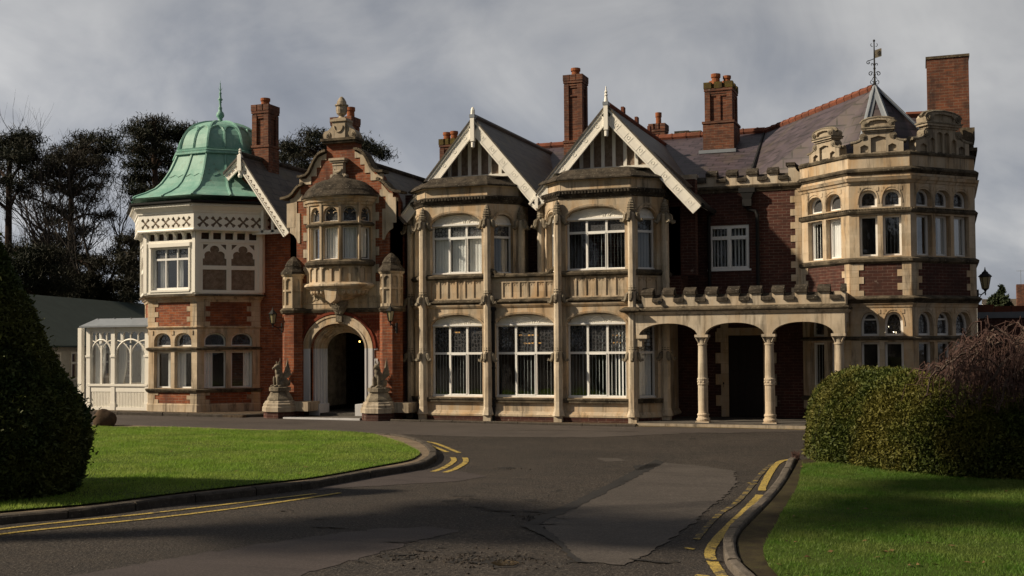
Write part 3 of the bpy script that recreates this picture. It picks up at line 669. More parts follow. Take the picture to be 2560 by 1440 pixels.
for k in range(1, 16):
    th = math.pi*(1-k/16); c = fr.p(PC+.86*math.cos(th), 3.52, .49*math.sin(th)+.02); crb.ell(c, (.055, .055, .07), 8, 5)
crb.slab(fr, mir([(-.2, 3.64), (.2, 3.64), (.15, 3.3), (.0, 3.2), (-.15, 3.3)], 1), (), .0, .60)
crb.build('oriel_corbel', 'stone', MAN)
bs = MB(); bs.lathe(fr.p(PC, 0, .08), [(.04, 2.86), (.08, 2.9), (.16, 2.98), (.23, 3.1), (.25, 3.2), (.27, 3.22), (.27, 3.26), (.1, 3.28)], 16, 0, .75)
for k in range(70):
    th = random.uniform(math.pi, 2*math.pi); z = random.uniform(2.92, 3.2); r_ = .10+.15*(z-2.9)/.3; c = fr.p(PC, 0, .08); bs.ell((c[0]+r_*math.cos(th), c[1]+.75*r_*math.sin(th), z), (.03, .03, .022), 6, 4)
bs.fbox(fr, PC-.09, PC+.09, 2.70, 2.9, 0, .14); bs.build('carved_boss', 'carved', MAN)
ring(cap, [(1.17, .80, 6.13), (1.17, .80, 6.17), (1.10, .75, 6.24), (1.06, .70, 6.30), (1.04, .69, 6.34), (.92, .60, 6.46), (.76, .50, 6.57), (.55, .38, 6.64), (.35, .27, 6.68), (.26, .22, 6.74), (.2, .2, 6.8)])
cap.build('oriel_cap', 'lichen', MAN)
pan.build('tracery_panels', 'stone', MAN); st.build('oriel_stonework', 'stone', MAN); lg.build('sill_course', 'ledge', MAN)
# arch surround: nested mouldings stepping back into the reveal, whitewashed below the spring
ar = MB(); jb = MB(); jb2 = MB()
def archband(lo, s0, s1, zt, w, d0, d1):
    o = arch(s0-w, s1+w, 0, 1.96, zt+w, 18, 2.1, 1.9)[2:]; i_ = arch(s0, s1, 0, 1.96, zt, 18, 2.1, 1.9)[2:]
    for a, c in ((0, 1),):
        for k in range(len(o)-1):
            q4 = [o[k], o[k+1], i_[k+1], i_[k]]
            ar.hexa([fr.p(*q4[0], d1), fr.p(*q4[1], d1), fr.p(*q4[2], d1), fr.p(*q4[3], d1), fr.p(*q4[0], d0), fr.p(*q4[1], d0), fr.p(*q4[2], d0), fr.p(*q4[3], d0)])
    jb.fbox(fr, s0-w, s0, .28, 1.96, d0, d1); jb2.fbox(fr, s1, s1+w, .28, 1.96, d0, d1)
h = .86
archband(0, AC-h, AC+h, 2.66, .24, -.06, .03); archband(0, AC-h, AC+h, 2.66, .05, -.05, .055); archband(0, AC-h-.19, AC+h+.19, 2.85, .05, -.05, .05)
for k in range(5):
    i0 = .05*(k+1); archband(0, AC-h+i0, AC+h-i0, 2.66-i0, .05, -.5, -.05-.085*(k+1)+(.03 if k % 2 else 0))
jb.fbox(fr, AC-h-.03, AC-h+.3, .1, .42, -.5, .06); jb2.fbox(fr, AC+h-.3, AC+h+.03, .1, .42, -.5, .06)
z = .42; k = 0
while z < 1.93:
    w = (.14, .04)[k % 2]; hgt = (.26, .24)[k % 2]
    jb.fbox(fr, AC-h-.24-w, AC-h-.2, z, min(z+hgt-.003, 1.96), -.04, .024); jb2.fbox(fr, AC+h+.2, AC+h+.24+w, z, min(z+hgt-.003, 1.96), -.04, .024); z += hgt; k += 1
as_ = ar.build('entrance_arch', 'stone', MAN); jb.build('arch_jamb', 'jamb', MAN); jb2.build('arch_jamb', 'jamb', MAN)
hood = MB(); o = arch(AC-1.13, AC+1.13, 0, 1.96, 2.93, 18, 2.1, 1.9)[2:]; o2 = arch(AC-1.2, AC+1.2, 0, 1.96, 3.0, 18, 2.1, 1.9)[2:]
for k in range(len(o)-1): hood.hexa([fr.p(*o[k], .05), fr.p(*o[k+1], .05), fr.p(*o2[k+1], .05), fr.p(*o2[k], .05), fr.p(*o[k], 0), fr.p(*o[k+1], 0), fr.p(*o2[k+1], 0), fr.p(*o2[k], 0)])
for sg in (-1, 1):    # diaper tile panels in the spandrels
    s0 = AC+sg*.55; s1 = AC+sg*1.28
    n = 9
    for i in range(n):
        for j in range(9):
            s_ = min(s0, s1)+.73*(i+.5)/n; z_ = 1.98+.9*(j+.5)/9
            if ((s_-AC)/1.2)**2+((max(z_, 1.96)-1.96)/1.04)**2 > 1.06: hood.fbox(fr, s_-.03, s_+.03, z_-.04, z_+.04, 0, .012)
hood.build('moulded_tile_panel', 'tile_panel', MAN)
# inside of the porch
inn = MB(); x0, x1 = PX-1.25+AC-PC, PX+1.1
inn.quad((x0, PY+.4, 0.05), (x0, 33.5, .05), (x0, 33.5, 3.1), (x0, PY+.4, 3.1)); inn.quad((x1, PY+.4, .05), (x1, 33.5, .05), (x1, 33.5, 3.1), (x1, PY+.4, 3.1)); inn.quad((x0, 33.5, .05), (x1, 33.5, .05), (x1, 33.5, 3.1), (x0, 33.5, 3.1)); inn.quad((x0, PY+.38, 2.9), (x1, PY+.38, 2.9), (x1, 33.5, 2.9), (x0, 33.5, 2.9))
inn.build('porch_lobby', 'oak', MAN)
pl_ = MB(); pl_.box(-16.85, -16.78, PY+.55, PY+2.2, .3, 2.75); pl_.build('painted_lobby_wall', 'carved', MAN)
dr = MB(); dr.box(x0+.5, x0+.58, 32.2, 33.4, .1, 2.4); dr.box(x0+.1, x1-.1, 33.3, 33.38, .1, 2.4)
for k in range(3): dr.box(x0+.2+k*.6, x0+.7+k*.6, 33.27, 33.31, .3, 1.2)
dr.build('door', 'oak', MAN)
lp_ = thing('ceiling_lamp', 'lit amber lamp hanging inside the dark arched entrance', 'lamp', tuple(pY(899, 854, 30.4)))
c = pY(899, 854, 30.4); m = MB(); m.ell(c, (.024, .024, .03), 10, 7); m.build('bulb', 'bulb', lp_); m = MB(); m.tube([(c.x, c.y, c.z+.04), (c.x, c.y, 2.9)], .008, 5); m.lathe((c.x, c.y), [(.02, c.z+.04), (.06, c.z+.03), (.05, c.z+.06), (.01, c.z+.09)], 8); m.build('hanger', 'black', lp_)
thr = MB(); thr.box(PX-1.2, PX+1.05, PY-.95, PY-.02, -.05, gz(PX)+.05); thr.box(PX-1.2, PX+1.05, PY-.02, 33.4, -.05, gz(PX)+.12); thr.build('doorstep', 'slab', MAN)
wl_ = MB(); wl_.box(PX-1.25, PX+1.1, PY-1.0, PY-.95, -.05, gz(PX)+.055); wl_.build('step_edge', 'jamb', MAN)
# porch roof behind the shaped gable
r = MB(); zr, ze = 7.32, 5.35
for sg, xe in ((-1, PX-1.75), (1, PX+1.9)):
    r.hexa([(PX, PY+.1, zr), (xe, PY+.1, ze), (xe, 37, ze), (PX, 37, zr), (PX, PY+.1, zr+.06), (xe, PY+.1, ze+.06), (xe, 37, ze+.06), (PX, 37, zr+.06)])
r.build('slate_roof', 'slate_o', MAN); r = MB(); r.tube([(PX, PY+.1, zr+.06), (PX, 37, zr+.06)], .09, 8); r.build('ridge', 'lichen', MAN)
ff_ = pY(1032, 437, 35.5); r = MB(); r.lathe((PX, 35.2), [(.14, zr+.05), (.14, zr+.2), (.2, zr+.22), (.2, zr+.26), (.12, zr+.3), (.15, zr+.42), (.1, zr+.52), (.03, zr+.6)], 10); r.build('ball_finial', 'moss', MAN)
# ---------------------------------------------------------------- two-storey stone bays
BY = 28.4; B2, B3, B4, B5 = (-13.09, BY), (-11.26, BY), (-9.27, BY), (-7.36, BY)
CW = .66
B1, B0 = (-13.09-CW, BY+CW), (-13.09-CW, 29.75); B6, B7 = (-7.36+CW, BY+CW), (-7.36+CW, 30.7)
B3a, B3b = (-11.26+CW, BY+CW), (-11.26+CW, 29.75); B4a, B4b = (-9.27-CW, BY+CW), (-9.27-CW, 29.75)
st = MB(); lg = MB(); pnl = MB(); plin = MB(); dent = MB(); fl = MB()
def bay_window(fr, s0, s1, z0, ztr, zh, zt, cols, small=False, up=True, cur='slats', ang=35, mat='blind', lead='leaded', g2='glass'):
    """White timber window of two rows under a moulded fan-shaped head board."""
    out = arch(s0, s1, z0, zh, zt, 14, 2.2, 1.8); d = -.16; fw = .045
    ih = arch(s0+.02, s1-.02, zh-.03, zh+.0, zt-.015, 14, 2.2, 1.8)
    b = MB(); W = s1-s0; xs = [s0+W*k/cols for k in range(cols+1)]; holes = []
    for a, c in zip(xs, xs[1:]):
        holes += [rect(a+fw*(.9 if a == s0 else .6), c-fw*(.9 if c == s1 else .6), z0+.06, ztr-.03), rect(a+fw*(.9 if a == s0 else .6), c-fw*(.9 if c == s1 else .6), ztr+.03, zh-.04)]
    b.slab(fr, rect(s0+.003, s1-.003, z0+.003, zh), holes, d-.07, d)
    b.fbox(fr, s0+.003, s1-.003, z0, z0+.045, d, d+.05); b.fbox(fr, s0+.01, s1-.01, zh-.012, zh+.03, d, d+.06)
    if cols == 3: b.fbox(fr, xs[1]+.02, xs[2]-.02, z0+.05, z0+.075, d-.02, d+.012); b.fbox(fr, xs[1]+.012, xs[1]+.03, z0+.05, ztr-.02, d-.02, d+.012); b.fbox(fr, xs[2]-.03, xs[2]-.012, z0+.05, ztr-.02, d-.02, d+.012); b.fbox(fr, xs[1]+.012, xs[2]-.012, ztr-.045, ztr-.02, d-.02, d+.012)
    w = b.build('window', 'white2', MAN)
    hb = MB(); hb.slab(fr, ih, (), d-.05, d+.015)
    n = cols if cols > 1 else 1
    for k in range(n):       # cusped half-rounds carved on the head board
        c = (xs[k]+xs[k+1])/2; r = W/n*.44; hgt = (zt-zh)*.72*(1-.25*abs((c-(s0+s1)/2)/(W/2))**2)
        for rr in (1, .78): hb.tube([fr.p(c+r*rr*math.cos(t_), zh+.045+hgt*rr*math.sin(t_), d+.018) for t_ in [i*math.pi/12 for i in range(13)]], .017, 5)
        for sx in (-1, 1): hb.tube([fr.p(c+sx*r*.7, zh+.05+hgt*.45, d+.012), fr.p(c+sx*r*.28, zh+.05+hgt*.42, d+.018), fr.p(c+sx*r*.1, zh+.05+hgt*.62, d+.012)], [.006, .014, .006], 4)
        hb.tube([fr.p(c+r*.3*math.cos(t_), zh+.05+hgt*.3*math.sin(t_), d+.012) for t_ in [i*math.pi/6 for i in range(7)]], .012, 4)
    nn = int(W/.055)
    for k in range(nn): hb.fbox(fr, s0+W*(k+.2)/nn, s0+W*(k+.7)/nn, zh+.032, zh+.05, d, d+.03)
    hb.build('head_board', 'white', w)
    g = MB(); g.face_holes(fr, rect(s0+.03, s1-.03, z0+.04, ztr), [], d-.04); g.build('pane', g2, w)
    g = MB(); g.face_holes(fr, rect(s0+.03, s1-.03, ztr+.005, zh-.02), [], d-.04); g.build('leaded_light', lead, w)
    if cols == 3:
        for k in range(3): slats(fr, xs[k]+.04, xs[k+1]-.03, z0+.06, zh-.02, d-.11, w, mat[k] if isinstance(mat, (list, tuple)) else mat, .082, ang[k] if isinstance(ang, (list, tuple)) else ang, .082, .12)
    else: slats(fr, s0+.05, s1-.05, z0+.06, zh-.02, d-.11, w, mat if isinstance(mat, str) else mat[0], .082, ang if not isinstance(ang, (list, tuple)) else ang[0], .082, .12)
    return out
def panels(fr, s0, s1, z0, z1, n):
    pnl.face_holes(fr, rect(s0, s1, z0-.02, z1+.02), [], -.026); hs = []
    for k in range(n):
        a = s0+(s1-s0)*k/n+.02; c = s0+(s1-s0)*(k+1)/n-.02; hs.append(rect(a, c, z0, z1))
        m = (a+c)/2; h = (c-a)/2
        for sg in (-1, 1): pnl.tube([fr.p(m+sg*h, z1-.14, -.024), fr.p(m+sg*h*.75, z1-.06, -.024), fr.p(m+sg*h*.45, z1-.08, -.024), fr.p(m, z1-.0, -.024)], .012, 4)
    return hs
GZ0, GTR, GH, GT = .66, 1.81, 2.55, 2.82
UZ0, UTR, UH, UT = 3.92, 4.90, 5.24, 5.54
gplan = [B0, B1, B2, B3, B4, B5, B6, B7]
gf = plan_faces(gplan)
for i, f in enumerate(gf):
    holes = []; Lf = f.L
    if i in (2, 3, 4):
        ang = {2: (80, 62, 78), 3: (72, 58, 68), 4: (60, 56, 44)}[i]
        holes.append(bay_window(f, .17, Lf-.17, GZ0, GTR, GH, GT, 3, ang=ang, mat=['blind_m', 'blind_d', 'blind' if i == 4 else 'blind_m'], lead='leaded_d', g2='glass'))
        holes += panels(f, .17, Lf-.17, 3.27, 3.74 if i != 3 else 3.66, 6 if i != 3 else 7); room(f, .1, Lf-.1, .5, 2.9, -.3, 2.4)
    elif i in (1, 5):
        holes.append(bay_window(f, .19, Lf-.19, GZ0, GTR, GH, GT-.03, 1, cur='slats', ang=25, mat='blind', lead='leaded_d')); room(f, .12, Lf-.12, .5, 2.9, -.3, .5)
        holes += panels(f, .17, Lf-.17, 3.27, 3.72, 2)
    st.slab(f, rect(0, Lf, .12, 3.86), holes, -.28, 0)
    # hood above the arch and splayed weathering below the sill
    if i in (1, 2, 3, 4, 5):
        m0 = .17 if i in (2, 3, 4) else .19; o = arch(m0-.02, Lf-m0+.02, 0, GH, GT+.02, 14, 2.2, 1.8)[2:]; o2 = arch(m0-.07, Lf-m0+.07, 0, GH-.02, GT+.07, 14, 2.2, 1.8)[2:]
        for k in range(len(o)-1): st.hexa([f.p(*o[k], .018), f.p(*o[k+1], .018), f.p(*o2[k+1], .03), f.p(*o2[k], .03), f.p(*o[k], -.02), f.p(*o[k+1], -.02), f.p(*o2[k+1], -.02), f.p(*o2[k], -.02)])
        lg.fbox(f, .1, Lf-.1, .53, .60, -.02, .07); lg.fbox(f, .1, Lf-.1, .60, .645, -.1, .09)
plin.mold(gplan, [(-.1, -.1), (.055, -.1), (.055, .17), (-.1, .17)])
st.mold(gplan, [(-.05, .165), (.07, .17), (.07, .22), (.05, .24), (.02, .30), (-.05, .32)])
lg.mold(gplan, [(-.05, 3.10), (.05, 3.12), (.10, 3.15), (.10, 3.17), (.02, 3.23), (-.05, 3.24)])
st.mold(gplan, [(-.05, 3.0), (.02, 3.01), (.05, 3.06), (.06, 3.105), (-.05, 3.11)])
# balcony between the bays with its swept coping
lg.mold([B3, (B3[0]+.1, BY), (B3[0]+.35, BY), (B4[0]-.35, BY), B4], [(-.2, 3.78), (.05, 3.78), (.09, 3.81), (.09, 3.85), (.0, 3.90), (-.2, 3.90)])
for x, sg in ((B3[0], 1), (B4[0], -1)):
    P = [(x+sg*.02, 3.99), (x+sg*.14, 3.985), (x+sg*.22, 3.94), (x+sg*.27, 3.88), (x+sg*.36, 3.855), (x+sg*.5, 3.85)]; lg.tube([(a, BY-.05, z) for a, z in P], .055, 8); lg.tube([(x+sg*.24, BY-.09, 3.9), (x+sg*.24, BY+.1, 3.9)], .04, 8)
# upper bays
UB = ([B0, B1, B2, B3, B3a, B3b], [B4b, B4a, B4, B5, B6, (B6[0], 29.75)])
for ib, upl in enumerate(UB):
    for i, f in enumerate(plan_faces(upl)):
        Lf = f.L; holes = []
        if i == 2:
            if ib == 0: holes.append(bay_window(f, .17, Lf-.17, UZ0, UTR, UH, UT, 3, ang=(-6, -10, -8), mat='blind'))
            else: holes.append(bay_window(f, .17, Lf-.17, UZ0, UTR, UH, UT, 3, ang=(70, 74, 76), mat='blind_m', lead='leaded', g2='glass'))
            room(f, .1, Lf-.1, 3.85, 5.6, -.3, 1.5)
        elif i in (1, 3):
            holes.append(bay_window(f, .19, Lf-.19, UZ0, UTR, UH, UT-.04, 1, ang=(50, 66)[ib], mat='blind_m', lead=('leaded', 'leaded_d')[ib], g2='glass')); room(f, .12, Lf-.12, 3.85, 5.6, -.3, .5)
        st.slab(f, rect(0, Lf, 3.85, 5.98), holes, -.28, 0); st.slab(f, rect(-.0, Lf, 5.98, 6.28), (), -.2, -.03)
        if i in (1, 2, 3):
            m0 = .17 if i == 2 else .19; o = arch(m0-.02, Lf-m0+.02, 0, UH, UT+.02, 14, 2.2, 1.8)[2:]; o2 = arch(m0-.07, Lf-m0+.07, 0, UH-.02, UT+.07, 14, 2.2, 1.8)[2:]
            for k in range(len(o)-1): st.hexa([f.p(*o[k], .018), f.p(*o[k+1], .018), f.p(*o2[k+1], .03), f.p(*o2[k], .03), f.p(*o[k], -.02), f.p(*o[k+1], -.02), f.p(*o2[k+1], -.02), f.p(*o2[k], -.02)])
        n = int(Lf/.085)
        for k in range(n): dent.fbox(f, Lf*(k+.18)/n, Lf*(k+.18)/n+.055, 5.885, 5.965, .03, .115)
    lg.mold(upl, [(-.05, 3.76), (.03, 3.77), (.07, 3.81), (.08, 3.86), (.0, 3.92), (-.05, 3.925)])
    dent.mold(upl, [(-.05, 5.76), (.03, 5.78), (.05, 5.83), (.08, 5.86), (.08, 5.9), (.11, 5.955), (.02, 5.995), (-.05, 6.0)])
    st.mold(upl, [(-.05, 6.22), (.02, 6.24), (.04, 6.27), (-.05, 6.28)])
    inset = upl
    rf = MB()
    rf.mold(upl, [(-.1, 6.24), (.11, 6.25), (.11, 6.285), (.02, 6.36), (.0, 6.355), (-.09, 6.43), (-.11, 6.42), (-.22, 6.50), (-.3, 6.56), (-.62, 6.62)])
    f = Frame(upl[2], upl[3]); rf.quad(f.p(-.3, 6.5, -.3), f.p(f.L+.3, 6.5, -.3), f.p(f.L+.3, 6.62, -1.3), f.p(-.3, 6.62, -1.3)); rf.build('stone_roof', 'lichen', MAN)
fl.quad((B3[0]-.1, BY+.1, 3.8), (B4[0]+.1, BY+.1, 3.8), (B4[0]+.1, 29.8, 3.8), (B3[0]-.1, 29.8, 3.8)); fl.build('balcony_floor', 'lead', MAN)
st.build('stone_wall', 'stone', MAN); lg.build('sill_course', 'ledge', MAN); pnl.build('tracery_panels', 'stone', MAN); plin.build('brick_plinth', 'brick2', MAN); dent.build('dentil_cornice', 'lichen', MAN)
# slim angle shafts with pine-cone bosses
sh = MB(); SH = {0: B1, 1: B2, 2: B3, 3: B4, 4: B5, 5: B6, 6: B3a, 7: B4a}
def outn(i): return {1: (-.38, -.92), 2: (.38, -.92) , 3: (-.38, -.92), 4: (.38, -.92), 0: (-.92, -.38), 5: (.92, -.38), 6: (.92, -.38), 7: (-.92, -.38)}[i]
sites = []
for i, c in SH.items():
    n = outn(i); x, y = c[0]+n[0]*.06, c[1]+n[1]*.06
    if i in (2, 3): y -= .03
    sh = MB()
    if i < 6:
        sh.lathe((x, y), [(.15, -.08), (.15, .20)], 4, math.pi/4+math.atan2(n[1], n[0])*0); sh.lathe((x, y), [(.17, .2), (.16, .25), (.125, .36), (.118, .40), (.115, 1.86), (.108, 1.9), (.105, 3.12), (.10, 3.3)], 8, math.pi/8)
        sites += [(x, y, 1.80, i), (x, y, 3.3, i)]
    sh.lathe((x, y), [(.105, 3.3), (.10, 3.9), (.10, 5.3), (.09, 5.36)], 8, math.pi/8); sites.append((x, y, 5.32, i)); sh.build('angle_shaft', 'stone_w', MAN)
def boss_mesh():
    m = MB(); m.lathe((0, 0), [(.05, 0), (.085, .04), (.10, .09), (.08, .11), (.095, .14), (.075, .17), (.085, .20), (.06, .23), (.068, .26), (.045, .29), (.045, .32), (.02, .37), (.0, .39)], 8)
    for a in (-90, 0, 180, 90):
        th = math.radians(a); 
        m.tube([(.06*math.cos(th), .06*math.sin(th), .04), (.12*math.cos(th), .12*math.sin(th), -.02), (.13*math.cos(th), .13*math.sin(th), -.12), (.17*math.cos(th), .17*math.sin(th), -.19), (.215*math.cos(th), .215*math.sin(th), -.17), (.21*math.cos(th), .21*math.sin(th), -.12)], [.03, .045, .05, .04, .03, .012], 6)
    return m
b0 = None
for (x, y, z, i) in sites:
    if b0 is None:
        b0 = boss_mesh().build('pinecone_boss', 'carved', MAN, rel=False); ROOTLOC[b0.name] = ROOTLOC[MAN.name]; b0.location = Vector((x, y, z))-Vector(ROOTLOC[MAN.name])
        o = b0
    else: o = place_copy(b0, MAN, (x, y, z))
    o.rotation_euler = (0, 0, random.uniform(-.25, .25)+{0: -.8, 5: .8, 6: .8, 7: -.8}.get(i, 0)); o.scale = (1, 1, random.uniform(.93, 1.08)); 
    o.scale = (1.3, 1.3, 1.08) if z > 5 else (1.18, 1.18, o.scale[2])
# ceiling glow of the lit rooms seen through the blinds
wm = MB()
for u0, v0, w in ((1320, 838, .55), (1330, 858, .5), (1435, 838, .3), (1440, 858, .25), (1545, 838, .3), (1545, 856, .28), (1140, 831, .2)):
    c = pY(u0, v0, 30.2); wm.box(c.x-w/2, c.x+w/2, 30.2, 30.25, c.z-.018, c.z+.018)
wm.build('ceiling_strip_light', 'warm', MAN)
# ---------------------------------------------------------------- upper wall, gables
UWY = 29.75
b = MB(); b.box(-14.3, -6.0, UWY, UWY+.3, 3.8, 6.3); b.box(-7.0, -6.4, UWY, 31, 3.0, 5.6); b.build('brick_wall', 'brick2', MAN)
GYY = 28.92; GWY = 29.36
def gable(apx, apz, lx, lz, rx, rz, studs, zb, fin):
    db = MB(); db.slab(Frame((lx, GWY), (rx, GWY)), [(.3, zb-.6), (rx-lx-.3, zb-.6), (apx-lx, apz-.1)], (), -.1, 0); db.build('render_panel', 'pebble', MAN)
    wt = MB()
    for x in studs:
        zt = apz-.1-abs(x-apx)*((apz-rz)/(rx-apx)); wt.box(x-.045, x+.045, GWY-.05, GWY+.02, zb-.5, zt)
    hwl = (apz-zb)*(apx-lx)/(apz-lz)-.22; hwr = (apz-zb)*(rx-apx)/(apz-rz)-.22; wt.box(apx-hwl, apx+hwr, GWY-.055, GWY+.02, zb-.03, zb+.045)
    if fin:
        pass
    for q in ((lx, lz), (rx, rz)):
        p = (apx, apz)
        if abs(q[0]-V.x) < .01: q = (q[0]+(q[0]-apx)*.12, q[1]+(q[1]-apz)*.12)
        d, n = board(wt, p, q, .285, GYY, .05); board(wt, p, q, .05, GYY-.03, .035); board(wt, p, q, .04, GYY-.015, .02, .245)
        Ln = (Vector(q)-Vector(p)).length; k = .55; i = 0
        while k < Ln-.2:        # raised square paterae along the board
            c = Vector(p)+d*k+n*.147
            for t0 in (-.09, .09): board(wt, tuple(c+d*t0-n*.105-d*.012), tuple(c+d*t0-n*.105+d*.012), .20, GYY-.006, .012)
            wt.tube([(c.x+.045*math.cos(a), GYY-.002, c.y+.045*math.sin(a)) for a in [j*math.pi/6 for j in range(13)]], .008, 4)
            k += .47
        # plain soffit board under the eaves
        e = Vector(q); wt.hexa([(apx, GYY+.05, apz-.04), (q[0], GYY+.05, q[1]-.04), (q[0], UWY, q[1]-.04), (apx, UWY, apz-.04), (apx, GYY+.05, apz), (q[0], GYY+.05, q[1]), (q[0], UWY, q[1]), (apx, UWY, apz)])
    wt.rbox((apx, GYY-.03), .11, .13, apz-.62, apz+.06); wt.lathe((apx, GYY-.03), [(.01, apz-.80), (.05, apz-.78), (.055, apz-.66), (.04, apz-.64), (.06, apz-.62)], 10)
    if fin: wt.lathe((apx, GYY-.03), [(.06, apz+.1), (.035, apz+.26), (.05, apz+.29), (.03, apz+.33), (.045, apz+.37), (.02, apz+.42), (.012, apz+.52)], 8)
    else: wt.lathe((apx, GYY-.03), [(.065, apz+.1), (.06, apz+.22), (.03, apz+.3), (.0, apz+.32)], 8)
    wt.build('bargeboard', 'white', MAN)
    ldm = MB(); ldm.rbox((apx, GYY-.02), .15, .17, apz+.02, apz+.11); ldm.build('lead_cap', 'lead', MAN)
    r = MB()
    for q in ((lx, lz), (rx, rz)):
        r.hexa([(apx, GYY-.05, apz+.0), (q[0], GYY-.05, q[1]), (q[0], 36.3, q[1]), (apx, 36.3, apz), (apx, GYY-.05, apz+.06), (q[0], GYY-.05, q[1]+.06), (q[0], 36.3, q[1]+.06), (apx, 36.3, apz+.06)])
    r.build('slate_roof', 'slate_o', MAN); r = MB(); r.tube([(apx, GYY+.1, apz+.06), (apx, 36.2, apz+.06)], .085, 8)
    if fin:
        for y in (30.6, 32.1, 33.6): r.rbox((apx, y), .08, .2, apz+.1, apz+.3)
    r.build('ridge', 'terra' if fin else 'slate_o', MAN)
A1 = pY(1183, 297, GYY); A2 = pY(1516, 266, GYY); V = pY(1342, 484, GYY); L1 = pY(1000, 541, GYY); R2 = pY(1753, 514, GYY)
gable(A1.x, A1.z, L1.x, L1.z, V.x, V.z, [A1.x+.30*k+.02 for k in range(-4, 5)], 6.64, False)
gable(A2.x, A2.z, V.x, V.z, R2.x, R2.z, [A2.x+.30*k+.08 for k in range(-4, 4)], 6.64, True)
vb = MB(); vb.rbox((V.x, GYY-.035), .09, .05, V.z-.40, V.z-.1); vb.build('valley_board', 'white', MAN)
g = MB(); g.tube([(V.x, 29.9, V.z+.1), (V.x, 36, V.z+.1)], .12, 6); g.build('rain_gutter', 'black', MAN); g = MB(); g.tube([(V.x-.4, UWY-.06, 5.5), (V.x-.12, UWY-.06, 5.35), (V.x-.12, UWY-.06, 3.8)], .04, 8); g.build('downpipe', 'black', MAN); g = MB()
g.tube([(R2.x+.02, GYY+.05, R2.z+.02), (R2.x+.02, 30.6, R2.z+.02)], .06, 8); g.build('rain_gutter', 'black', MAN)
# ---------------------------------------------------------------- plum brick wall, its window and battlement
WY = 30.7; wf = Frame((-6.75, WY), (-3.3, WY)); s_of = lambda x: x+6.75
wa, wc = pY(1774, 676, WY), pY(1872, 561, WY)
win = rect(s_of(wa.x), s_of(wc.x), wa.z, wc.z)
b = MB(); b.slab(wf, rect(0, wf.L, 2.6, 6.1), [win], -.3, 0); b.slab(wf, rect(0, wf.L, 0, 2.6), (), -.3, 0); b.build('brick_wall', 'brick2', MAN)
(x0, z0), (x1, z1) = win[0], win[2]; mx = (x0+x1)/2; tz = z1-.33
w_ = MB(); hs = []
for a, c in ((x0+.04, mx-.02), (mx+.02, x1-.04)): hs += [rect(a+.035, c-.035, z0+.09, tz-.05), rect(a+.035, c-.035, tz+.045, z1-.085)]
w_.slab(wf, win, hs, -.1, -.02); w_.slab(wf, rect(x0+.02, x1-.02, z0+.02, tz-.01), [rect(x0+.07, mx-.03, z0+.08, tz-.05), rect(mx+.03, x1-.07, z0+.08, tz-.05)], -.04, -.005)
w_.fbox(wf, x0-.05, x1+.05, z0-.03, z0+.02, -.05, .05); w = w_.build('window', 'white2', MAN)
g = MB(); g.face_holes(wf, rect(x0+.03, x1-.03, z0+.03, z1-.03), [], -.07); g.build('pane', 'glass', w)
slats(wf, x0+.06, x1-.06, z0+.05, z1-.05, -.16, w, 'blind', .085, 52, .085, .15); room(wf, x0-.2, x1+.2, z0-.1, z1+.2, -.3, 1.2)
def battlement(fr, s0, s1, z0, pitch, mh, lowz, phase=0, th=.3, name='battlement', first_low=False, d=0):
    st = MB(); cp = MB(); st.fbox(fr, s0, s1, z0, lowz, d-th, d)
    k = 0; s = s0+phase
    while s < s1-.03:
        e = min(s+pitch/2, s1); hi = (k % 2 == 0) != first_low
        zt = lowz+mh if hi else lowz; zc = .10
        if hi: st.fbox(fr, s, e, lowz, zt, d-th, d)
        a0, a1 = s-.015 if hi else s+.005, e+.015 if hi else e-.005
        f = fr.p    # sloping stone cap
        cp.hexa([f(a0, zt-.0, d+.05), f(a1, zt-.0, d+.05), f(a1, zt, d-th-.03), f(a0, zt, d-th-.03), f(a0, zt+.075, d+.04), f(a1, zt+.075, d+.04), f(a1, zt+.075+.11, d-th*.62), f(a0, zt+.075+.11, d-th*.62)])
        s = e; k += 1
    st.build(name, 'stone_w', MAN); cp.build('battlement_cap', 'lichen', MAN)
c0 = pY(1738, 440, WY)
st = MB(); st.mold([(-6.9, WY), (-3.35, WY)], [(-.05, 6.0), (.03, 6.02), (.05, 6.08), (.09, 6.11), (.10, 6.16), (.02, 6.2), (-.05, 6.2)]); st.build('cornice', 'ledge', MAN)
battlement(wf, s_of(-6.15), s_of(-3.72), 6.18, .535, .17, 6.30, 0, .3, first_low=True)
e = MB(); e.fbox(wf, s_of(-6.9), s_of(-6.15), 6.18, 6.56, -.3, 0); e.build('parapet', 'stone_w', MAN); e = MB(); e.slab(wf, [(s_of(-3.74), 6.18), (s_of(-3.2), 6.18), (s_of(-3.2), 6.44), (s_of(-3.4), 6.42), (s_of(-3.52), 6.5), (s_of(-3.58), 6.62), (s_of(-3.74), 6.64)], (), -.3, .0); e.build('parapet', 'stone_w', MAN)
e = MB(); e.fbox(wf, s_of(-3.8), s_of(-3.56), 6.64, 6.72, -.32, .04); e.tube([wf.p(s_of(-3.56), 6.64, -.1), wf.p(s_of(-3.48), 6.52, -.1), wf.p(s_of(-3.36), 6.46, -.1), wf.p(s_of(-3.2), 6.47, -.1)], .05, 6); e.build('parapet_coping', 'lichen', MAN)
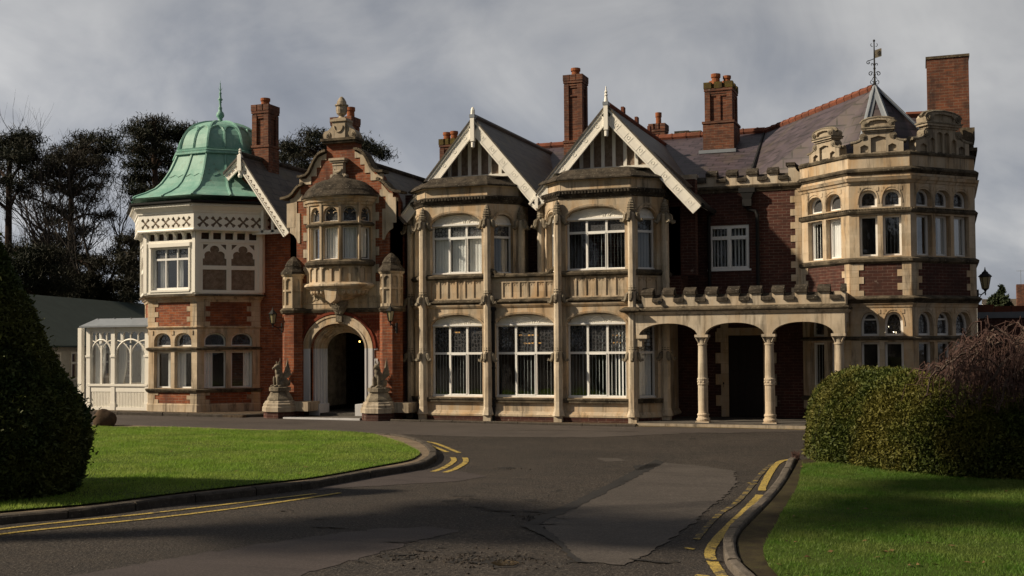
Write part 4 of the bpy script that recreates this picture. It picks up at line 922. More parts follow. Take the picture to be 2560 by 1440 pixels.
# rainwater hopper and pipes
hp = pY(1868, 480, WY-.1); m = MB()
m.rbox((hp.x, WY-.13), .42, .2, hp.z-.02, hp.z+.1); m.rbox((hp.x, WY-.12), .2, .16, hp.z-.2, hp.z-.02, 0, .34, .2); m.rbox((hp.x, WY-.12), .24, .18, hp.z-.38, hp.z-.2)
p1 = pY(1893, 530, WY-.1); m.tube([(hp.x, WY-.1, hp.z-.35), (hp.x+.02, WY-.1, hp.z-.45), (p1.x-.04, WY-.1, p1.z+.03), (p1.x, WY-.1, p1.z-.08), (p1.x, WY-.1, 2.8)], .05, 8)
for z in (4.6, 3.4): m.lathe((p1.x, WY-.1), [(.07, z), (.07, z+.07)], 8)
m.build('downpipe', 'black', MAN)
m = MB(); p2 = pY(1772, 540, WY-.1); m.tube([(R2.x+.02, 30.5, R2.z-.02), (p2.x, WY-.1, p2.z), (p2.x, WY-.1, 2.8)], .05, 8); p3 = pY(1684, 560, WY-.1); m.tube([(p3.x, WY-.1, 5.4), (p3.x, WY-.1, 2.8)], .055, 8); m.build('downpipe', 'black', MAN)
pd = MB(); x = pY(1233, 770, BY-.06).x; pd.tube([(x, BY-.05, 2.98), (x, BY-.05, 0)], .042, 8); pd.rbox((x, BY-.06), .12, .1, 2.93, 3.02)
for z in (1.4, .4, 2.6): pd.lathe((x, BY-.05), [(.055, z), (.055, z+.05)], 8)
x = pY(1391, 800, BY-.06).x; pd.tube([(x+.03, BY-.03, 2.95), (x+.03, BY-.03, 0)], .02, 6); pd.build('downpipe', 'black', MAN)
# ---------------------------------------------------------------- arched portico
PYY = 28.28; pf = Frame((-7.25, PYY), (-2.19, PYY)); s_p = lambda x: x+7.25
CX = [pY(u, 900, PYY).x for u in (1753.6, 1921.6, 2096.7)]; CR = .15
ops = []; xs = [-7.16]+CX
for i in range(3):
    a = xs[i]+(.09 if i else 0); c = xs[i+1]-.10; ops.append((s_p(a), s_p(c)))
o = [(0, 2.82)]
s_l = 0.0; outl = [(0, 2.24)]
for (a, c), zt in zip(ops, (2.53, 2.53, 2.53)):
    ar_ = arch(a, c, 0, 2.24, zt, 18, 2.3, 1.75)[2:][::-1]; outl += ar_
outl += [(pf.L, 2.24), (pf.L, 2.80), (0, 2.80)]
st = MB(); st.slab(pf, outl, (), -.3, 0, True)
rt = Frame((-2.188, PYY+.004), (-2.188, 29.6)); st.slab(rt, [(0, 2.24)]+arch(.3, 1.2, 0, 2.24, 2.53, 12, 2.2, 1.8)[2:][::-1]+[(rt.L, 2.24), (rt.L, 2.8), (0, 2.8)], (), -.25, 0)
path = [(-7.38, PYY+.3), (-7.38, PYY-.02), (-2.19, PYY), (-2.19, 29.6)]
st.mold([(-7.25, PYY), (-2.19, PYY), (-2.19, 29.6)], [(-.05, 2.74), (.02, 2.75), (.05, 2.79), (.07, 2.82), (-.05, 2.83)])
lg = MB(); lg.mold([(-7.50, PYY+.4), (-7.50, PYY-.12), (-7.2, PYY-.12), (-7.2, PYY), (-2.19, PYY), (-2.19, 29.6)], [(-.3, 2.80), (.06, 2.815), (.10, 2.85), (.10, 2.88), (.0, 2.95), (-.3, 2.95)]); lg.build('cornice', 'ledge', MAN)
st.fbox(pf, 0, pf.L, 2.9, 3.03, -.3, -.01); st.slab(rt, rect(.012, rt.L, 2.9, 3.24), (), -.25, -.012)
st.fbox(pf, 0, .16, 1.96, 2.25, -.25, -.02)
st.fbox(pf, s_p(-7.22), s_p(-6.95), 2.16, 2.25, -.25, .03); st.build('portico_arcade', 'stone_w', MAN)
battlement(pf, s_p(-7.08), s_p(-2.17), 2.94, .535, .18, 3.06, 0, .3, d=-.005)
rfp = MB(); rfp.quad((-7.3, PYY+.3, 3.0), (-2.2, PYY+.3, 3.0), (-2.2, 30.7, 3.0), (-7.3, 30.7, 3.0)); rfp.quad((-7.0, PYY+.25, 2.72), (-2.2, PYY+.25, 2.72), (-2.2, 30.7, 2.72), (-7.0, 30.7, 2.72)); rfp.build('portico_ceiling', 'lead', MAN)
m = MB(); c = pY(1650, 756, PYY); m.tube([(c.x, PYY-.02, c.z), (c.x+.02, PYY-.14, c.z-.005)], .045, 8); m.build('spout', 'black', MAN)
def column_mb():
    m = MB(); z0 = 0
    m.rbox((0, 0), .33, .33, z0-.12, z0+.12); m.lathe((0, 0), [(.15, .12), (.165, .15), (.165, .19), (.14, .21), (.135, .25), (.15, .27), (.145, .30), (.125, .32), (.12, .36), (.122, .8), (.118, 1.02)], 20)
    m.lathe((0, 0), [(.118, 1.0), (.135, 1.02), (.135, 1.04), (.125, 1.05), (.125, 1.13), (.137, 1.14), (.137, 1.17), (.117, 1.19), (.105, 1.98), (.12, 1.99), (.12, 2.015), (.105, 2.02), (.11, 2.08), (.13, 2.15), (.155, 2.18)], 20)
    for k in range(10): th = k*math.pi/5; m.ell((.125*math.cos(th), .125*math.sin(th), 1.09), (.02, .02, .03), 6, 4)
    for k in range(4): th = math.pi/4+k*math.pi/2; m.tube([(.11*math.cos(th), .11*math.sin(th), 2.05), (.15*math.cos(th), .15*math.sin(th), 2.13), (.185*math.cos(th), .185*math.sin(th), 2.17)], [.02, .03, .02], 5)
    m.rbox((0, 0), .33, .33, 2.18, 2.245); return m
c0 = None
for x in CX:
    if c0 is None: c0 = column_mb().build('column', 'stone_w', MAN, rel=False, smooth=False); ROOTLOC[c0.name] = ROOTLOC[MAN.name]; c0.location = Vector((x, PYY+.15, .0))-Vector(ROOTLOC[MAN.name])
    else: place_copy(c0, MAN, (x, PYY+.15, 0))
st = MB(); st.box(-7.2, -2.1, PYY-.08, 30.75, -.1, .09); st.build('portico_floor', 'slab', MAN); st = MB(); st.box(-7.3, -1.9, PYY-.14, PYY-.08, -.1, .06); st.build('step_edge', 'stone_g', MAN)
# door in the portico
da, dc = pY(1824, 1045, WY), pY(1908, 838, WY); dj = MB(); q = MB()
for x0, x1, z0, z1 in ((da.x, dc.x, .1, dc.z),): dj.fbox(wf, s_of(x0), s_of(x1), z0, z1, .0, .03); 
for k in range(3):
    w = (dc.x-da.x)/3
    for (z0, z1) in ((.25, .85), (.95, 1.6), (1.7, 2.2)): dj.fbox(wf, s_of(da.x+w*k+.05), s_of(da.x+w*(k+1)-.05), z0, z1, .03, .045)
dj.fbox(wf, s_of((da.x+dc.x)/2-.012), s_of((da.x+dc.x)/2+.012), .12, dc.z, .03, .055); dd = dj.build('door', 'oak', MAN)
h_ = MB(); h_.ell(wf.p(s_of((da.x+dc.x)/2+.08), 1.1, .07), (.03, .03, .03), 8, 6); h_.build('handle', 'black', dd)
z = .1; k = 0
while z < 2.45:
    h = .28; w = (.2, .34)[k % 2]; q.fbox(wf, s_of(da.x)-w, s_of(da.x), z+.002, z+h-.002, -.05, .06); q.fbox(wf, s_of(dc.x), s_of(dc.x)+w, z+.002, z+h-.002, -.05, .06); z += h; k += 1
q.fbox(wf, s_of(da.x)-.3, s_of(dc.x)+.3, dc.z, dc.z+.2, -.05, .05); q.build('door_surround', 'stone', MAN)
m = MB()
for u in (1809, 1948): c = pY(u, 958, WY-.07); m.ell((c.x, WY-.08, c.z), (.02, .02, .03), 6, 5); m.tube([(c.x, WY-.075, c.z-.03), (c.x, WY-.075, c.z-.11)], .006, 4)
m.build('bell_pull', 'black', MAN)
# ---------------------------------------------------------------- angular stone tower at the right
RP = [(-3.45, 30.72), (-2.14, 29.4), (-.72, 29.4), (.76, 30.88), (.76, 34.5)]
rf = plan_faces(RP); br = MB(); br_low = MB(); st = MB(); st_up = MB(); lg = MB(); qn = MB(); QN = {}; lg2 = MB(); lg3 = MB()
cols = [((.30, .86), (1.0, 1.56)), ((.235, .66), (.78, 1.21)), ((.19, .68), (.79, 1.28), (1.39, 1.88)), ()]
ucur = [('slats', 'drape'), (None, 'dark'), ('half', 'half_r', 'drape')]
for i, f in enumerate(rf):
    Lf = f.L; hg = []; hu = []
    for j, (a, c) in enumerate(cols[i]):
        lead = 'leaded' if i == 0 else 'leaded_d'
        hg.append(light(f, a, c, .70, 2.03, 2.03, -.14, MAN, cur='slats' if i == 0 else None, fw=.05))
        hg.append(light(f, a, c, 2.18, 2.42, 2.76, -.14, MAN, glass='leaded_d', fw=.055, bar=2.58 if (i, j) in ((1, 0), (2, 1)) else None, p=2.5))
        hu.append(light(f, a, c, 4.12, 5.11, 5.11, -.14, MAN, cur=ucur[i][j], fw=.05, glass='glassr' if i == 2 else 'glass'))
        hu.append(light(f, a, c, 5.31, 5.5, 5.73, -.14, MAN, glass=lead, fw=.055, p=2.5))
        for z0, z1, zz in ((2.6, 2.9, 2.62), (5.6, 5.84, 5.6)):    # carved spandrels over each light
            o = arch(a-.03, c+.03, 0, zz-.2, zz+.2, 12, 2.5)[2:]
            for k in range(len(o)-1): st.tube([f.p(*o[k], .0), f.p(*o[k+1], .0)], .018, 4, False)
            for sx in (a, c): st.fbox(f, sx-.035, sx+.035, zz+.1, zz+.2, 0, .012)
    st.slab(f, rect(0, Lf, .3, 3.0), hg, -.2, 0); st.slab(f, rect(0, Lf, 4.0, 5.9), hu, -.2, 0)
    br_low.slab(f, rect(0, Lf, 0, .35), (), -.1, 0); br.slab(f, rect(0, Lf, 2.95, 4.05), (), -.2, 0)
    if i < 3:
        w1, w2 = (.3, .46) if i else (.26, .4)
        quoins(QN.setdefault(i, MB()), f, True, 3.12, 3.95, .165, w1*.7, w2*.7); quoins(QN.setdefault(i+1, MB()), f, False, 3.12, 3.95, .165, w1*.7, w2*.7, first=1)
        room(f, .12, Lf-.12, .6, 2.9, -.25, .62); room(f, .12, Lf-.12, 4.05, 5.85, -.25, .62)
quoins(qn, Frame((-4.2, WY), (-3.42, WY)), False, 2.95, 6.0, .17, .16, .28, .02)
lg.mold(RP, [(-.05, 2.96), (.03, 2.98), (.06, 3.03), (.12, 3.06), (.13, 3.09), (.02, 3.15), (-.05, 3.16)])
lg3.mold(RP, [(-.05, 2.86), (.015, 2.87), (.03, 2.92), (.06, 2.96), (-.05, 2.99)])
lg.mold(RP, [(-.05, .55), (.06, .57), (.09, .62), (-.02, .69)])
lg.mold(RP, [(-.05, 2.07), (.05, 2.08), (.07, 2.12), (.0, 2.17), (-.05, 2.18)])
lg.mold(RP, [(-.05, 3.93), (.02, 3.94), (.07, 3.98), (.08, 4.04), (.0, 4.09), (-.05, 4.11)])
lg.mold(RP, [(-.05, 5.15), (.05, 5.16), (.07, 5.21), (.0, 5.28), (-.05, 5.30)])
for f in rf[:3]:
    n = int(f.L/.07)
    for k in range(n): lg.fbox(f, f.L*k/n, f.L*k/n+.035, 5.22, 5.27, .0, .06)
lg2.mold(RP, [(-.05, 5.86), (.02, 5.87), (.04, 5.92), (.08, 5.95), (.10, 6.0), (.11, 6.02), (-.05, 6.03)])
st.mold(RP, [(-.05, 6.0), (.03, 6.02), (.03, 6.10), (-.05, 6.1)]); lg.mold(RP, [(-.05, 6.00), (.095, 6.015), (.0, 6.05), (-.05, 6.05)])
lg.mold(RP, [(-.05, 6.10), (.04, 6.105), (.07, 6.15), (.10, 6.17), (.10, 6.21), (.02, 6.27), (-.05, 6.27)])
st.mold(RP, [(.0, 6.2), (.0, 6.56), (-.25, 6.56), (-.25, 6.2)])
lg.mold(RP, [(-.28, 6.55), (.04, 6.55), (.05, 6.60), (-.02, 6.66), (-.28, 6.66)])
def gablet(f, sc, w, z, k, panes):
    """Shaped strapwork gable: panelled base, scrolled shoulders, neck, cornice and a curved head."""
    G = MB(); P = MB(); W = MB(); h = w/2
    base = [(-h, z), (h, z), (h, z+.28*k), (h*.86, z+.30*k), (h*.62, z+.36*k), (h*.52, z+.50*k), (h*.5, z+.56*k), (-h*.5, z+.56*k), (-h*.52, z+.50*k), (-h*.62, z+.36*k), (-h*.86, z+.30*k), (-h, z+.28*k)]
    hs = []
    for (x0, x1, z1) in panes: hs.append([(sc+h*x0, z+.02), (sc+h*x1, z+.02), (sc+h*x1, z+z1*k-.05*k), (sc+h*(x0+x1)/2, z+z1*k), (sc+h*x0, z+z1*k-.05*k)])
    G.slab(f, [(sc+x, y) for x, y in base], hs, -.22, .015, True); P.face_holes(f, rect(sc-h*.9, sc+h*.9, z, z+.27*k), [], -.05); P.face_holes(f, rect(sc-h*.47, sc+h*.47, z+.27*k, z+.54*k), [], -.05)
    # coping of the shoulders with volutes
    for sg in (-1, 1):
        pts = [(sc+sg*h*1.12, z+.30*k), (sc+sg*h*.92, z+.31*k), (sc+sg*h*.75, z+.35*k), (sc+sg*h*.64, z+.43*k)]
        W.tube([f.p(a, b_, -.1) for a, b_ in pts], .06*k, 7); W.tube([f.p(a, b_, .0) for a, b_ in pts], .035*k, 7)
        c = (sc+sg*h*.60, z+.45*k)
        for r_, d_ in ((.095, .03), (.06, .05), (.028, .065)): W.tube([f.p(*c, -.2), f.p(*c, d_)], r_*k, 14)
    zt = z+.56*k; hw = h*.62
    G.fbox(f, sc-hw*.94, sc+hw*.94, zt, zt+.05*k, -.24, .05); G.fbox(f, sc-hw*1.05, sc+hw*1.05, zt+.05*k, zt+.10*k, -.28, .09); W.fbox(f, sc-hw*1.1, sc+hw*1.1, zt+.10*k, zt+.13*k, -.3, .11)
    zt += .13*k; top = [(-hw*1.05, zt), (hw*1.05, zt), (hw*1.08, zt+.10*k), (hw*.95, zt+.17*k), (hw*.6, zt+.22*k), (0, zt+.245*k), (-hw*.6, zt+.22*k), (-hw*.95, zt+.17*k), (-hw*1.08, zt+.10*k)]
    inn = [(-hw*.6, zt+.04*k), (hw*.6, zt+.04*k), (hw*.66, zt+.1*k), (hw*.5, zt+.17*k), (0, zt+.19*k), (-hw*.5, zt+.17*k), (-hw*.66, zt+.1*k)]
    G.slab(f, [(sc+x, y) for x, y in top], [[(sc+x, y) for x, y in inn]], -.26, .06, True); P.face_holes(f, [(sc+x, y) for x, y in top], [], .0)
    W.tube([f.p(sc+x*1.04, y+.02, -.08) for x, y in top[2:]], .05*k, 7); W.tube([f.p(sc+x*1.03, y+.015, .05) for x, y in top[2:]], .025*k, 6)
    for sg in (-1, 1):
        for r_, d_ in ((.075, .09), (.045, .11), (.02, .12)): W.tube([f.p(sc+sg*hw*.86, zt+.09*k, -.2), f.p(sc+sg*hw*.86, zt+.09*k, d_)], r_*k, 12)
    g = G.build('gablet', 'stone_g', MAN); P.build('recessed_panels', 'stone_g', g); W.build('scroll_coping', 'carved', g)
p3 = ((-.72, -.4, .24), (-.3, .3, .46), (.4, .72, .24))
gablet(rf[0], .98, 1.15, 6.60, .86, p3); gablet(rf[1], .71, 1.16, 6.62, .92, p3)
gablet(rf[2], 1.06, 1.72, 6.60, 1.12, ((-.84, -.58, .22), (-.48, -.28, .36), (-.2, .0, .5), (.06, .26, .5), (.34, .52, .36), (.6, .84, .22)))
e = MB(); f = rf[3]; e.fbox(f, 0, .9, 6.2, 7.05, -.3, .0); e.fbox(f, -.1, 1.0, 6.75, 6.83, -.35, .08); e.fbox(f, .0, .9, 7.05, 7.35, -.3, .03); e.build('parapet', 'ledge', MAN)
br.build('brick_wall', 'brick2', MAN); st.build('stone_wall', 'stone', MAN); lg.build('sill_course', 'ledge', MAN); lg2.build('cornice', 'stone', MAN); qn.build('quoins', 'stone', MAN); lg3.build('cornice', 'stone', MAN); br_low.build('brick_plinth', 'brick2', MAN)
for m_ in QN.values(): m_.build('quoins', 'stone', MAN)
# spire of slates with lead hips
T = pD(2187, 220, 29.8); base = [(-3.3, 31.0), (-1.98, 29.75), (-.86, 29.75), (.42, 31.02), (.42, 33.5)]
Rr = pD(1912, 330, 35.9); Vf = Vector((-4.8, 31.0, 6.25)); zb = 6.35
r = MB(); bb_ = [Vector((x, y, zb)) for x, y in base]; pn = (Rr-T).cross(Vf-T).normalized()
for a, c in zip(bb_[1:], bb_[2:]): r.quad(a, c, T)
lr = MB(); lr.add([T, Rr, Vf, bb_[0], bb_[1]], [(0, 1, 2), (0, 2, 3), (0, 3, 4)]); lr.build('slate_roof', 'slate', MAN, smooth=True)
r.quad(T, bb_[-1], Vector((-2, 36, zb)), Rr); r.build('spire_roof', 'slate', MAN)
m = MB()
for p in bb_[1:4]:
    d = (p-T).normalized(); sd_ = d.cross(Vector((0, 0, 1))).normalized(); up = sd_.cross(d).normalized()
    if up.z < 0: up = -up
    w = .105; e = p+d*.0; a0 = T+up*.02
    for sg in (-1, 1): m.quad(a0+up*.04, e+up*.05, e+sd_*sg*w+up*(-.015), a0+sd_*sg*w*.9+up*(-.015))
    m.tube([a0+up*.03, e+up*.04], .035, 6)
m.lathe((T.x, T.y), [(.16, T.z-.22), (.10, T.z-.05), (.07, T.z+.05), (.0, T.z+.08)], 8); m.build('lead_hip', 'lead', MAN)
m = MB(); m.tube([T, Rr], .11, 8); n = 16
for k in range(n): p = T.lerp(Rr, (k+.5)/n); d = (Rr-T).normalized(); m.tube([p-d*.02, p+d*.02], .125, 8)
m.build('ridge', 'terra', MAN)
m = MB(); m.tube([Rr+Vector((0, -.1, -.05)), Vf+Vector((0, 0, .1))], .05, 5); m.build('valley_gutter', 'black', MAN)
# main slate roof behind the battlement
zr, yr = Rr.z, Rr.y; r = MB(); r.quad((-15, yr, zr), (Rr.x, yr, zr), Vf, (-15, 31.0, 6.1)); r.quad((-15, yr, zr), (Rr.x, yr, zr), (Rr.x, yr+4, 6.2), (-15, yr+4, 6.2)); r.build('slate_roof', 'slate', MAN)
m = MB(); m.tube([(-15, yr, zr+.02), (Rr.x, yr, zr+.02)], .13, 8)
k = -14.8
while k < Rr.x: m.tube([(k, yr, zr+.02), (k+.05, yr, zr+.02)], .145, 8); k += .45
m.build('ridge', 'terra', MAN)
m = MB()
for u in (1706, 1737): p = pD(u, 338, 38.5); m.rbox((p.x, p.y), .42, .25, p.z-.5, p.z+.04)
m.build('roof_parapet', 'brick3', MAN)
m = MB()
for u in (1706, 1737): p = pD(u, 338, 38.5); m.rbox((p.x, p.y), .48, .31, p.z+.04, p.z+.12)
m.build('parapet_coping', 'ledge', MAN)
# ---------------------------------------------------------------- chimneys
def chimney(c, w, d, z0, z1, zt, pots, rot=0, ribs=1, capm='brick3', plain=False, ph=.3, pr=.13, moss=False):
    m = MB(); ca, sa = math.cos(rot), math.sin(rot)
    L_ = lambda x, y: (c[0]+x*ca-y*sa, c[1]+x*sa+y*ca)
    if plain:
        m.rbox(c, w, d, z0, zt, rot); ch = m.build('chimney', 'brick3', MAN); k = MB(); k.rbox(c, w+.05, d+.05, zt, zt+.07, rot); k.build('capping', 'ledge', ch); return ch
    m.rbox(c, w, d, z0, z1, rot); m.rbox(c, w+.05, d+.05, z1, z1+.07, rot); w2, d2 = w*.76, d*.80
    m.rbox(c, w2, d2, z1+.07, zt-.1, rot)
    rb = .09
    for sx in (-1, 1):
        for sy in (-1, 1): x, y = L_(sx*(w2/2-.02), sy*(d2/2-.02)); m.rbox((x, y), .16, .16, z1+.07, zt-.3, rot)
    for j in range(1, ribs+1):
        for sy in (-1, 1): x, y = L_(-w2/2+w2*j/(ribs+1), sy*(d2/2)); m.rbox((x, y), .12, rb*.8, z1+.07, zt-.3, rot)
        for sx in (-1, 1): x, y = L_(sx*w2/2, -d2/2+d2*j/(ribs+1)); m.rbox((x, y), rb*.8, .12, z1+.07, zt-.3, rot)
    zm = z1+(zt-z1)*.68; m.rbox(c, w2+.07, d2+.07, zm, zm+.05, rot)
    top = MB()
    for (e, a, b_) in ((.06, zt-.42, zt-.35), (.10, zt-.35, zt-.27), (.15, zt-.27, zt-.19)): m.rbox(c, w2+e, d2+e, a, b_, rot)
    for sx in (-1, 0, 1):
        for sy in (-1, 0, 1):
            if sx or sy: x, y = L_(sx*(w2/2-.03), sy*(d2/2-.03)); top.rbox((x, y), .23, .23, zt-.19, zt, rot)
    top.rbox(c, w2+.06, d2+.06, zt-.19, zt-.04, rot)
    ch = m.build('chimney', 'brick3', MAN); top.build('chimney_cap', 'moss' if moss else 'brick3', ch)
    for (px_, py_, r_, h_) in pots:
        x, y = L_(px_, py_); q = MB(); q.lathe((x, y), [(r_, zt-.1), (r_*.95, zt+h_*.35), (r_*.93, zt+h_*.6), (r_*1.12, zt+h_*.65), (r_*1.12, zt+h_), (r_*.8, zt+h_), (r_*.75, zt+h_*.3)], 14); q.build('chimney_pot', 'pot', ch)
    return ch
def at(u, v, z): return pD(u, v, z)
p = at(650, 460, 35.4); q1 = at(650, 368, 35.4); q2 = at(650, 263, 35.4); chimney((p.x, p.y+.3), .60, .60, p.z-1.2, q1.z, q2.z+.04, [(0, 0, .135, .24)], .0, 0)
p = at(1441, 400, 37.2); q1 = at(1441, 360, 37.2); q2 = at(1441, 190, 37.2); chimney((p.x, p.y), .64, .64, p.z-1.2, q1.z, q2.z, [(0, 0, .14, .26)], 0, 0)
p = at(1797, 372, 34.6); q1 = at(1797, 308, 34.6); q2 = at(1797, 208, 34.6); ch4 = chimney((p.x, p.y+.5), .92, 1.1, p.z-.9, q1.z, q2.z+.06, [(-.12, -.2, .13, .3), (.2, -.1, .11, .24), (-.3, .3, .11, .2), (.1, .4, .12, .2)], 0, 1, moss=True)
ms_ = MB(); ms_.rbox((p.x, p.y+.5-.63), 1.1, .3, p.z-.16, p.z-.06); ms_.rbox((p.x, p.y+.4), 1.06, 1.3, p.z-.3, p.z-.1); ms_.build('lead_flashing', 'lead', MAN)
p = at(1126, 400, 38.5); q1 = at(1126, 372, 38.5); q2 = at(1126, 350, 38.5); chimney((p.x, p.y), .55, .55, p.z-1, q1.z-.5, q2.z+.0, [(-.12, 0, .12, .26), (.14, 0, .12, .28)], 0, 0, moss=True)
p = at(858, 340, 38); q2 = at(858, 296, 38); chimney((p.x+.08, p.y), .82, .6, p.z-2, p.z-.8, q2.z+.0, [(.2, 0, .13, .34)], 0, 0)
p = at(1647, 360, 40); q2 = at(1647, 312, 40); chimney((p.x, p.y), .55, .55, p.z-1.2, p.z, q2.z, [(0, 0, .1, .42)], 0, 0)
p = at(2371, 330, 31.4); q2 = at(2371, 146, 31.4); chimney((p.x, p.y+.4), 1.06, 1.06, p.z-1.5, 0, q2.z, [], math.radians(1), plain=True)
m = MB(); p = at(2312, 300, 32); m.rbox((p.x, p.y), .3, .3, p.z-.6, p.z+.12); m.build('roof_vent', 'lead', MAN); m = MB(); m.tube([at(2265, 290, 34.5), at(2330, 287, 34.5)], .12, 6); m.build('ridge', 'terra', MAN)
m = MB(); a, c = at(2265, 292, 34.5), at(2335, 289, 34.5); m.quad(a, c, c+Vector((0, -2.5, -1.6)), a+Vector((0, -2.5, -1.6))); m.build('slate_roof', 'slate', MAN)
# ---------------------------------------------------------------- weathervane
wv = MB(); x, y = T.x, T.y; k = 29.8/2900; z_ = lambda v: T.z+(220-v)*k
wv.tube([(x, y, T.z), (x, y, z_(101))], [.028, .014], 6); wv.ell((x, y, z_(101)), (.03, .03, .035), 8, 6)
for v in (208, 187, 171, 161): wv.ell((x, y, z_(v)), (.032, .032, .04), 8, 5)
def curl(cx, cv, r, a0, a1, n=14, shrink=.35): return [(x+(cx+r*(1-(1-shrink)*i/n)*math.cos(a0+(a1-a0)*i/n))*k*R0.x, y+(cx+r*(1-(1-shrink)*i/n)*math.cos(a0+(a1-a0)*i/n))*k*R0.y, z_(cv-r*(1-(1-shrink)*i/n)*math.sin(a0+(a1-a0)*i/n))) for i in range(n+1)]
for sg in (-1, 1):
    A = lambda d: math.radians(d) if sg > 0 else math.pi-math.radians(d)
    wv.tube(curl(sg*9.5, 184, 6, A(160), A(-250)), .011, 4); wv.tube(curl(sg*5.5, 206, 6, A(80), A(-280)), .011, 4)
    wv.tube(curl(sg*5, 160, 3.4, A(-70), A(200)), .010, 4); wv.tube(curl(sg*4.5, 111, 4.5, A(-100), A(60), 8, .8), .009, 4); wv.tube([(x+sg*1*k, y, z_(190)), (x+sg*5*k, y, z_(196)), (x+sg*6*k, y, z_(199))], .009, 4)
wv.tube([(x-.0, y, z_(146)), (x-10*k*R0.x, y-10*k*R0.y, z_(150)), ]+curl(-15, 156, 5, math.radians(70), math.radians(430)), .012, 4)
vn = wv.build('weathervane', 'black', MAN)
bn = MB(); fb = Frame((x+2*k, y), (x+17*k, y+5*k)); bn.slab(fb, [(0, z_(145)), (fb.L, z_(140)), (fb.L, z_(120)), (0, z_(125))], (), -.012, .012, True); bno = bn.build('banner', m_plain('gilded_banner', (.36, .31, .22), .6, .3, 12), vn)
em = MB()
for j in range(4): em.tube([fb.p(.05, z_(137-2.2*j), .014), fb.p(.09+.02*(j % 2), z_(133-2.2*j), .016), fb.p(.12, z_(136-2.4*j), .014)], .010, 4)
em.build('emblem', m_plain('worn_emblem', (.13, .11, .09), .7), bno)
ch_ = thing('chandelier', 'lit chandelier glimpsed through an arched window of the angular stone tower', 'chandelier', tuple(pY(2231, 822, 29.95)))
m = MB(); m2 = MB(); c = pY(2231, 815, 29.95); m2.tube([(c.x, c.y, 2.85), (c.x, c.y, c.z-.1)], .01, 5)
for u, v in ((2222, 816), (2226, 818), (2234, 830), (2240, 831), (2213, 831)): q = pY(u, v, 29.95); m.ell(q, (.013, .013, .018), 6, 5); m2.tube([(c.x, c.y, c.z-.1), (q.x, q.y, q.z-.03)], .006, 4)
m.build('bulbs', 'bulb_w', ch_); m2.build('iron_arms', 'black', ch_)
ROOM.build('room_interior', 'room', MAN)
# ---------------------------------------------------------------- wall lanterns
def lantern(c, anchor, label, lit=False, s=1.0, dark=False):
    """Tapered four-light lantern on a bracket; c is the centre of the glass."""
    t = thing('wall_lantern', label, 'lantern', tuple(c), 'iron lanterns on wall brackets')
    m = MB(); x, y, z = c
    m.lathe((x, y), [(.02, z-.19*s), (.035, z-.16*s), (.06*s, z-.14*s), (.07*s, z-.125*s)], 6); m.lathe((x, y), [(.135*s, z+.125*s), (.14*s, z+.14*s), (.09*s, z+.19*s), (.07*s, z+.20*s), (.06*s, z+.23*s), (.03*s, z+.25*s), (.015, z+.29*s), (.006, z+.34*s)], 6)
    for k in range(6): th = k*math.pi/3; m.tube([(x+.068*s*math.cos(th), y+.068*s*math.sin(th), z-.125*s), (x+.115*s*math.cos(th), y+.115*s*math.sin(th), z+.13*s)], .009, 4)
    m.lathe((x, y), [(.008, z-.27*s), (.018, z-.24*s), (.012, z-.19*s)], 6)
    a = Vector(anchor); b_ = Vector((x, y, z-.19*s)); mid = (a+b_)/2+Vector((0, 0, -.05)); m.tube([b_, mid, a], .015, 6); m.tube([a+Vector((0, 0, -.14)), (a+mid)/2+Vector((0, 0, -.09)), mid], .011, 5)
    m.tube([a+Vector((0, 0, -.18)), a+Vector((0, 0, .1))], .035, 8); m.build('iron_frame', 'black', t)
    g = MB(); g.lathe((x, y), [(.062*s, z-.125*s), (.108*s, z+.125*s)], 6); g.build('lamp_glass', 'lampglass', t); return t
c = pY(682, 797, PY-.35); lantern(c, (PIER[0]-.36, PY-.08, c.z-.22), 'iron wall lantern on the brick pier beside the domed tower', s=1.0)
c = pY(976, 790, PY-.62); lantern(c, (c.x+.02, PY-.28, c.z-.28), 'iron wall lantern on the brick pier next to the stone bays', s=1.0)
c = pY(2463, 707, 30.9); lantern(c, (.78, 31.0, c.z-.26), 'black iron lantern silhouetted against the sky beyond the angular stone tower', s=1.15)
